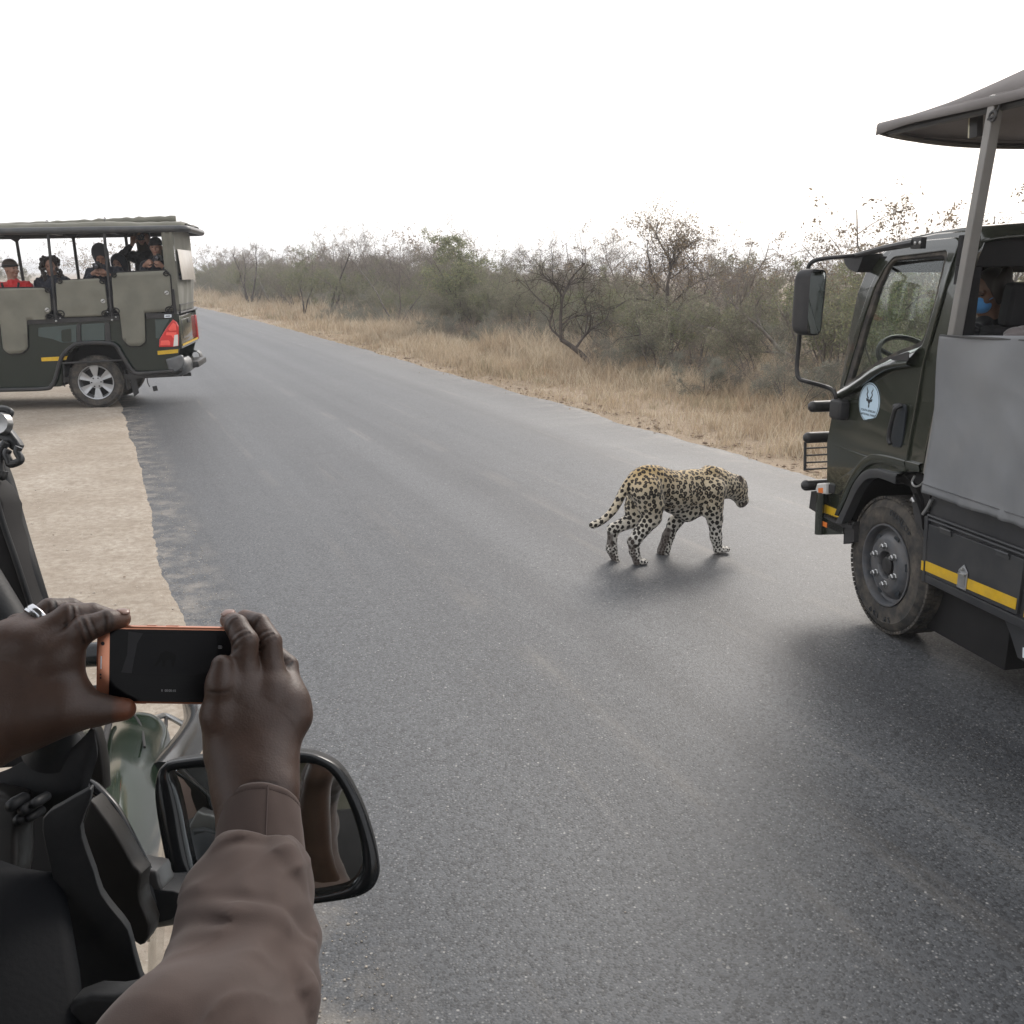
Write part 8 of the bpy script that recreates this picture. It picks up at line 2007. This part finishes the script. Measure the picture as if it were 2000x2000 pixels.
# ================================================================== PHONE
def make_phone():
    A = [(-0.3119,0.8068,1.7305)][0]; z = -CF; tl = RAD(-0.9)
    x = CR*math.cos(tl)+CU*math.sin(tl); y = CU*math.cos(tl)-CR*math.sin(tl)
    M = Matrix.Identity(4)
    for i, c in enumerate((x, y, z)): M[0][i], M[1][i], M[2][i] = c
    M[0][3], M[1][3], M[2][3] = A
    e = empty('smartphone', label='rose gold smartphone held sideways in two hands, filming the leopard', cat='phone'); e.matrix_world = M
    Lh, Hh, T = 0.0680, 0.0355, 0.0042
    ol = rounded([(-Lh, -Hh), (Lh, -Hh), (Lh, Hh), (-Lh, Hh)], 0.009, 6)
    X = Matrix(((1, 0, 0, 0), (0, 0, 1, 0), (0, -1, 0, 0), (0, 0, 0, 1)))    # panel x,z,-y -> x,y,z
    X = Matrix(((1, 0, 0, 0), (0, 0, 1, 0), (0, 1, 0, 0), (0, 0, 0, 1)))
    panel('case', ol, M_ROSE, e, 2*T, T, bevel=0.0022, M=X)
    k = Lh*2/910.0    # metres per zoomed pixel
    def q(px, py): return ((px-1046)*k, -(py-462)*k)
    scr = rounded([(q(676, 0)[0], -Hh+0.0022), (Lh-0.012, -Hh+0.0022), (Lh-0.012, Hh-0.0030), (q(676, 0)[0], Hh-0.0030)], 0.0008, 2)
    s = panel('screen', scr, mat('black_screen_glass', (0.004, 0.004, 0.005), 0.12, var=0.0, spec=0.12), e, 0.0006, T+0.0004, bevel=0.0001, M=X)
    P1 = mat('screen_dim_grey', (0.030, 0.030, 0.033), 0.2, var=0.05, spec=0.12); P2 = mat('screen_icon_white', (0.35, 0.35, 0.36), 0.3, var=0.0); P4 = mat('screen_shape_black', (0.003, 0.003, 0.003), 0.2, var=0.0, spec=0.12); P3 = mat('screen_scene_dark', (0.0075, 0.0075, 0.009), 0.2, var=0.1, spec=0.12)
    panel('screen_picture', rounded([q(835, 300), q(870, 268), q(1330, 262), q(1335, 480), q(1200, 520), q(820, 515), q(835, 400)], 0.003), P3, s, 0.0001, T+0.00055, bevel=0.00002, M=X)
    panel('screen_highlight', [q(790, 258), q(880, 268), q(845, 330), q(815, 513), q(750, 508), q(785, 400)], P1, s, 0.0001, T+0.00058, bevel=0.00002, M=X)
    panel('animal_shape', rounded([q(985, 390), q(1020, 372), q(1060, 385), q(1085, 400), q(1080, 420), q(1070, 470), q(1058, 470), q(1055, 425), q(1020, 430), q(1015, 470), q(1000, 470), q(1000, 425), q(960, 470), q(952, 465), q(980, 415)], 0.001), P4, s, 0.0001, T+0.00062, bevel=0.00002, M=X)
    tx = q(1040, 616); text_mesh('timer', 'II  00:00:15', 0.0030, P2, s, Matrix.Translation((tx[0], tx[1], T+0.0007)), 0.00003)
    ic = q(1350, 345); mb = MB()
    r = rounded([(ic[0]-0.0016, ic[1]-0.0012), (ic[0]+0.0016, ic[1]-0.0012), (ic[0]+0.0016, ic[1]+0.0012), (ic[0]-0.0016, ic[1]+0.0012)], 0.0005, 3)
    mb.tube([(p[0], p[1], T+0.0007) for p in r], 0.00015, 4, closed=True); mb.tube([(ic[0]+0.0006*math.cos(a), ic[1]+0.0006*math.sin(a), T+0.0007) for a in np.linspace(0, 6.28, 10)[:-1]], 0.00015, 4, closed=True); mb.build('camera_icon', P2, s)
    for (px, py, rr) in ((632, 335, 0.0018), (622, 525, 0.0009), (622, 545, 0.0009)):
        c = q(px, py); mb = MB(); mb.lathe([(0.0001, 0.0003), (rr, 0.0002), (rr, 0)], (c[0], c[1], T), (0, 0, 1), 14); mb.build('sensor', M_INK, e)
    a, b = q(625, 412), q(624, 490); mb = MB(); mb.tube([(a[0], a[1], T+0.0002), (b[0], b[1], T+0.0002)], 0.0006, 6); mb.build('speaker_slot', M_WHITE, e)
    for px0, px1, yy in ((890, 950, Hh), (1010, 1085, Hh), (830, 895, -Hh)):
        a, b = q(px0, 0)[0], q(px1, 0)[0]; mb = MB(); mb.box(((a+b)/2, yy, 0), (b-a, 0.0012, 0.003), None, 0.0004); mb.build('side_key', M_ROSE, e)
    return e
make_phone()

# ================================================================== HAZE
mz = bpy.data.materials.new('haze_air'); mz.use_nodes = True
N = mz.node_tree.nodes; L = mz.node_tree.links; N.clear()
pv = N.new('ShaderNodeVolumePrincipled'); pv.inputs['Color'].default_value = (0.95, 0.96, 0.98, 1); pv.inputs['Density'].default_value = 0.0014; pv.inputs['Anisotropy'].default_value = 0.45
mo = N.new('ShaderNodeOutputMaterial'); L.new(pv.outputs[0], mo.inputs['Volume'])
mb = MB(); mb.box((0, 12, 3.1), (3600, 3600, 9.0)); hz = mb.build('haze', mz); tag(hz, kind='stuff')
mz.cycles.homogeneous_volume = True
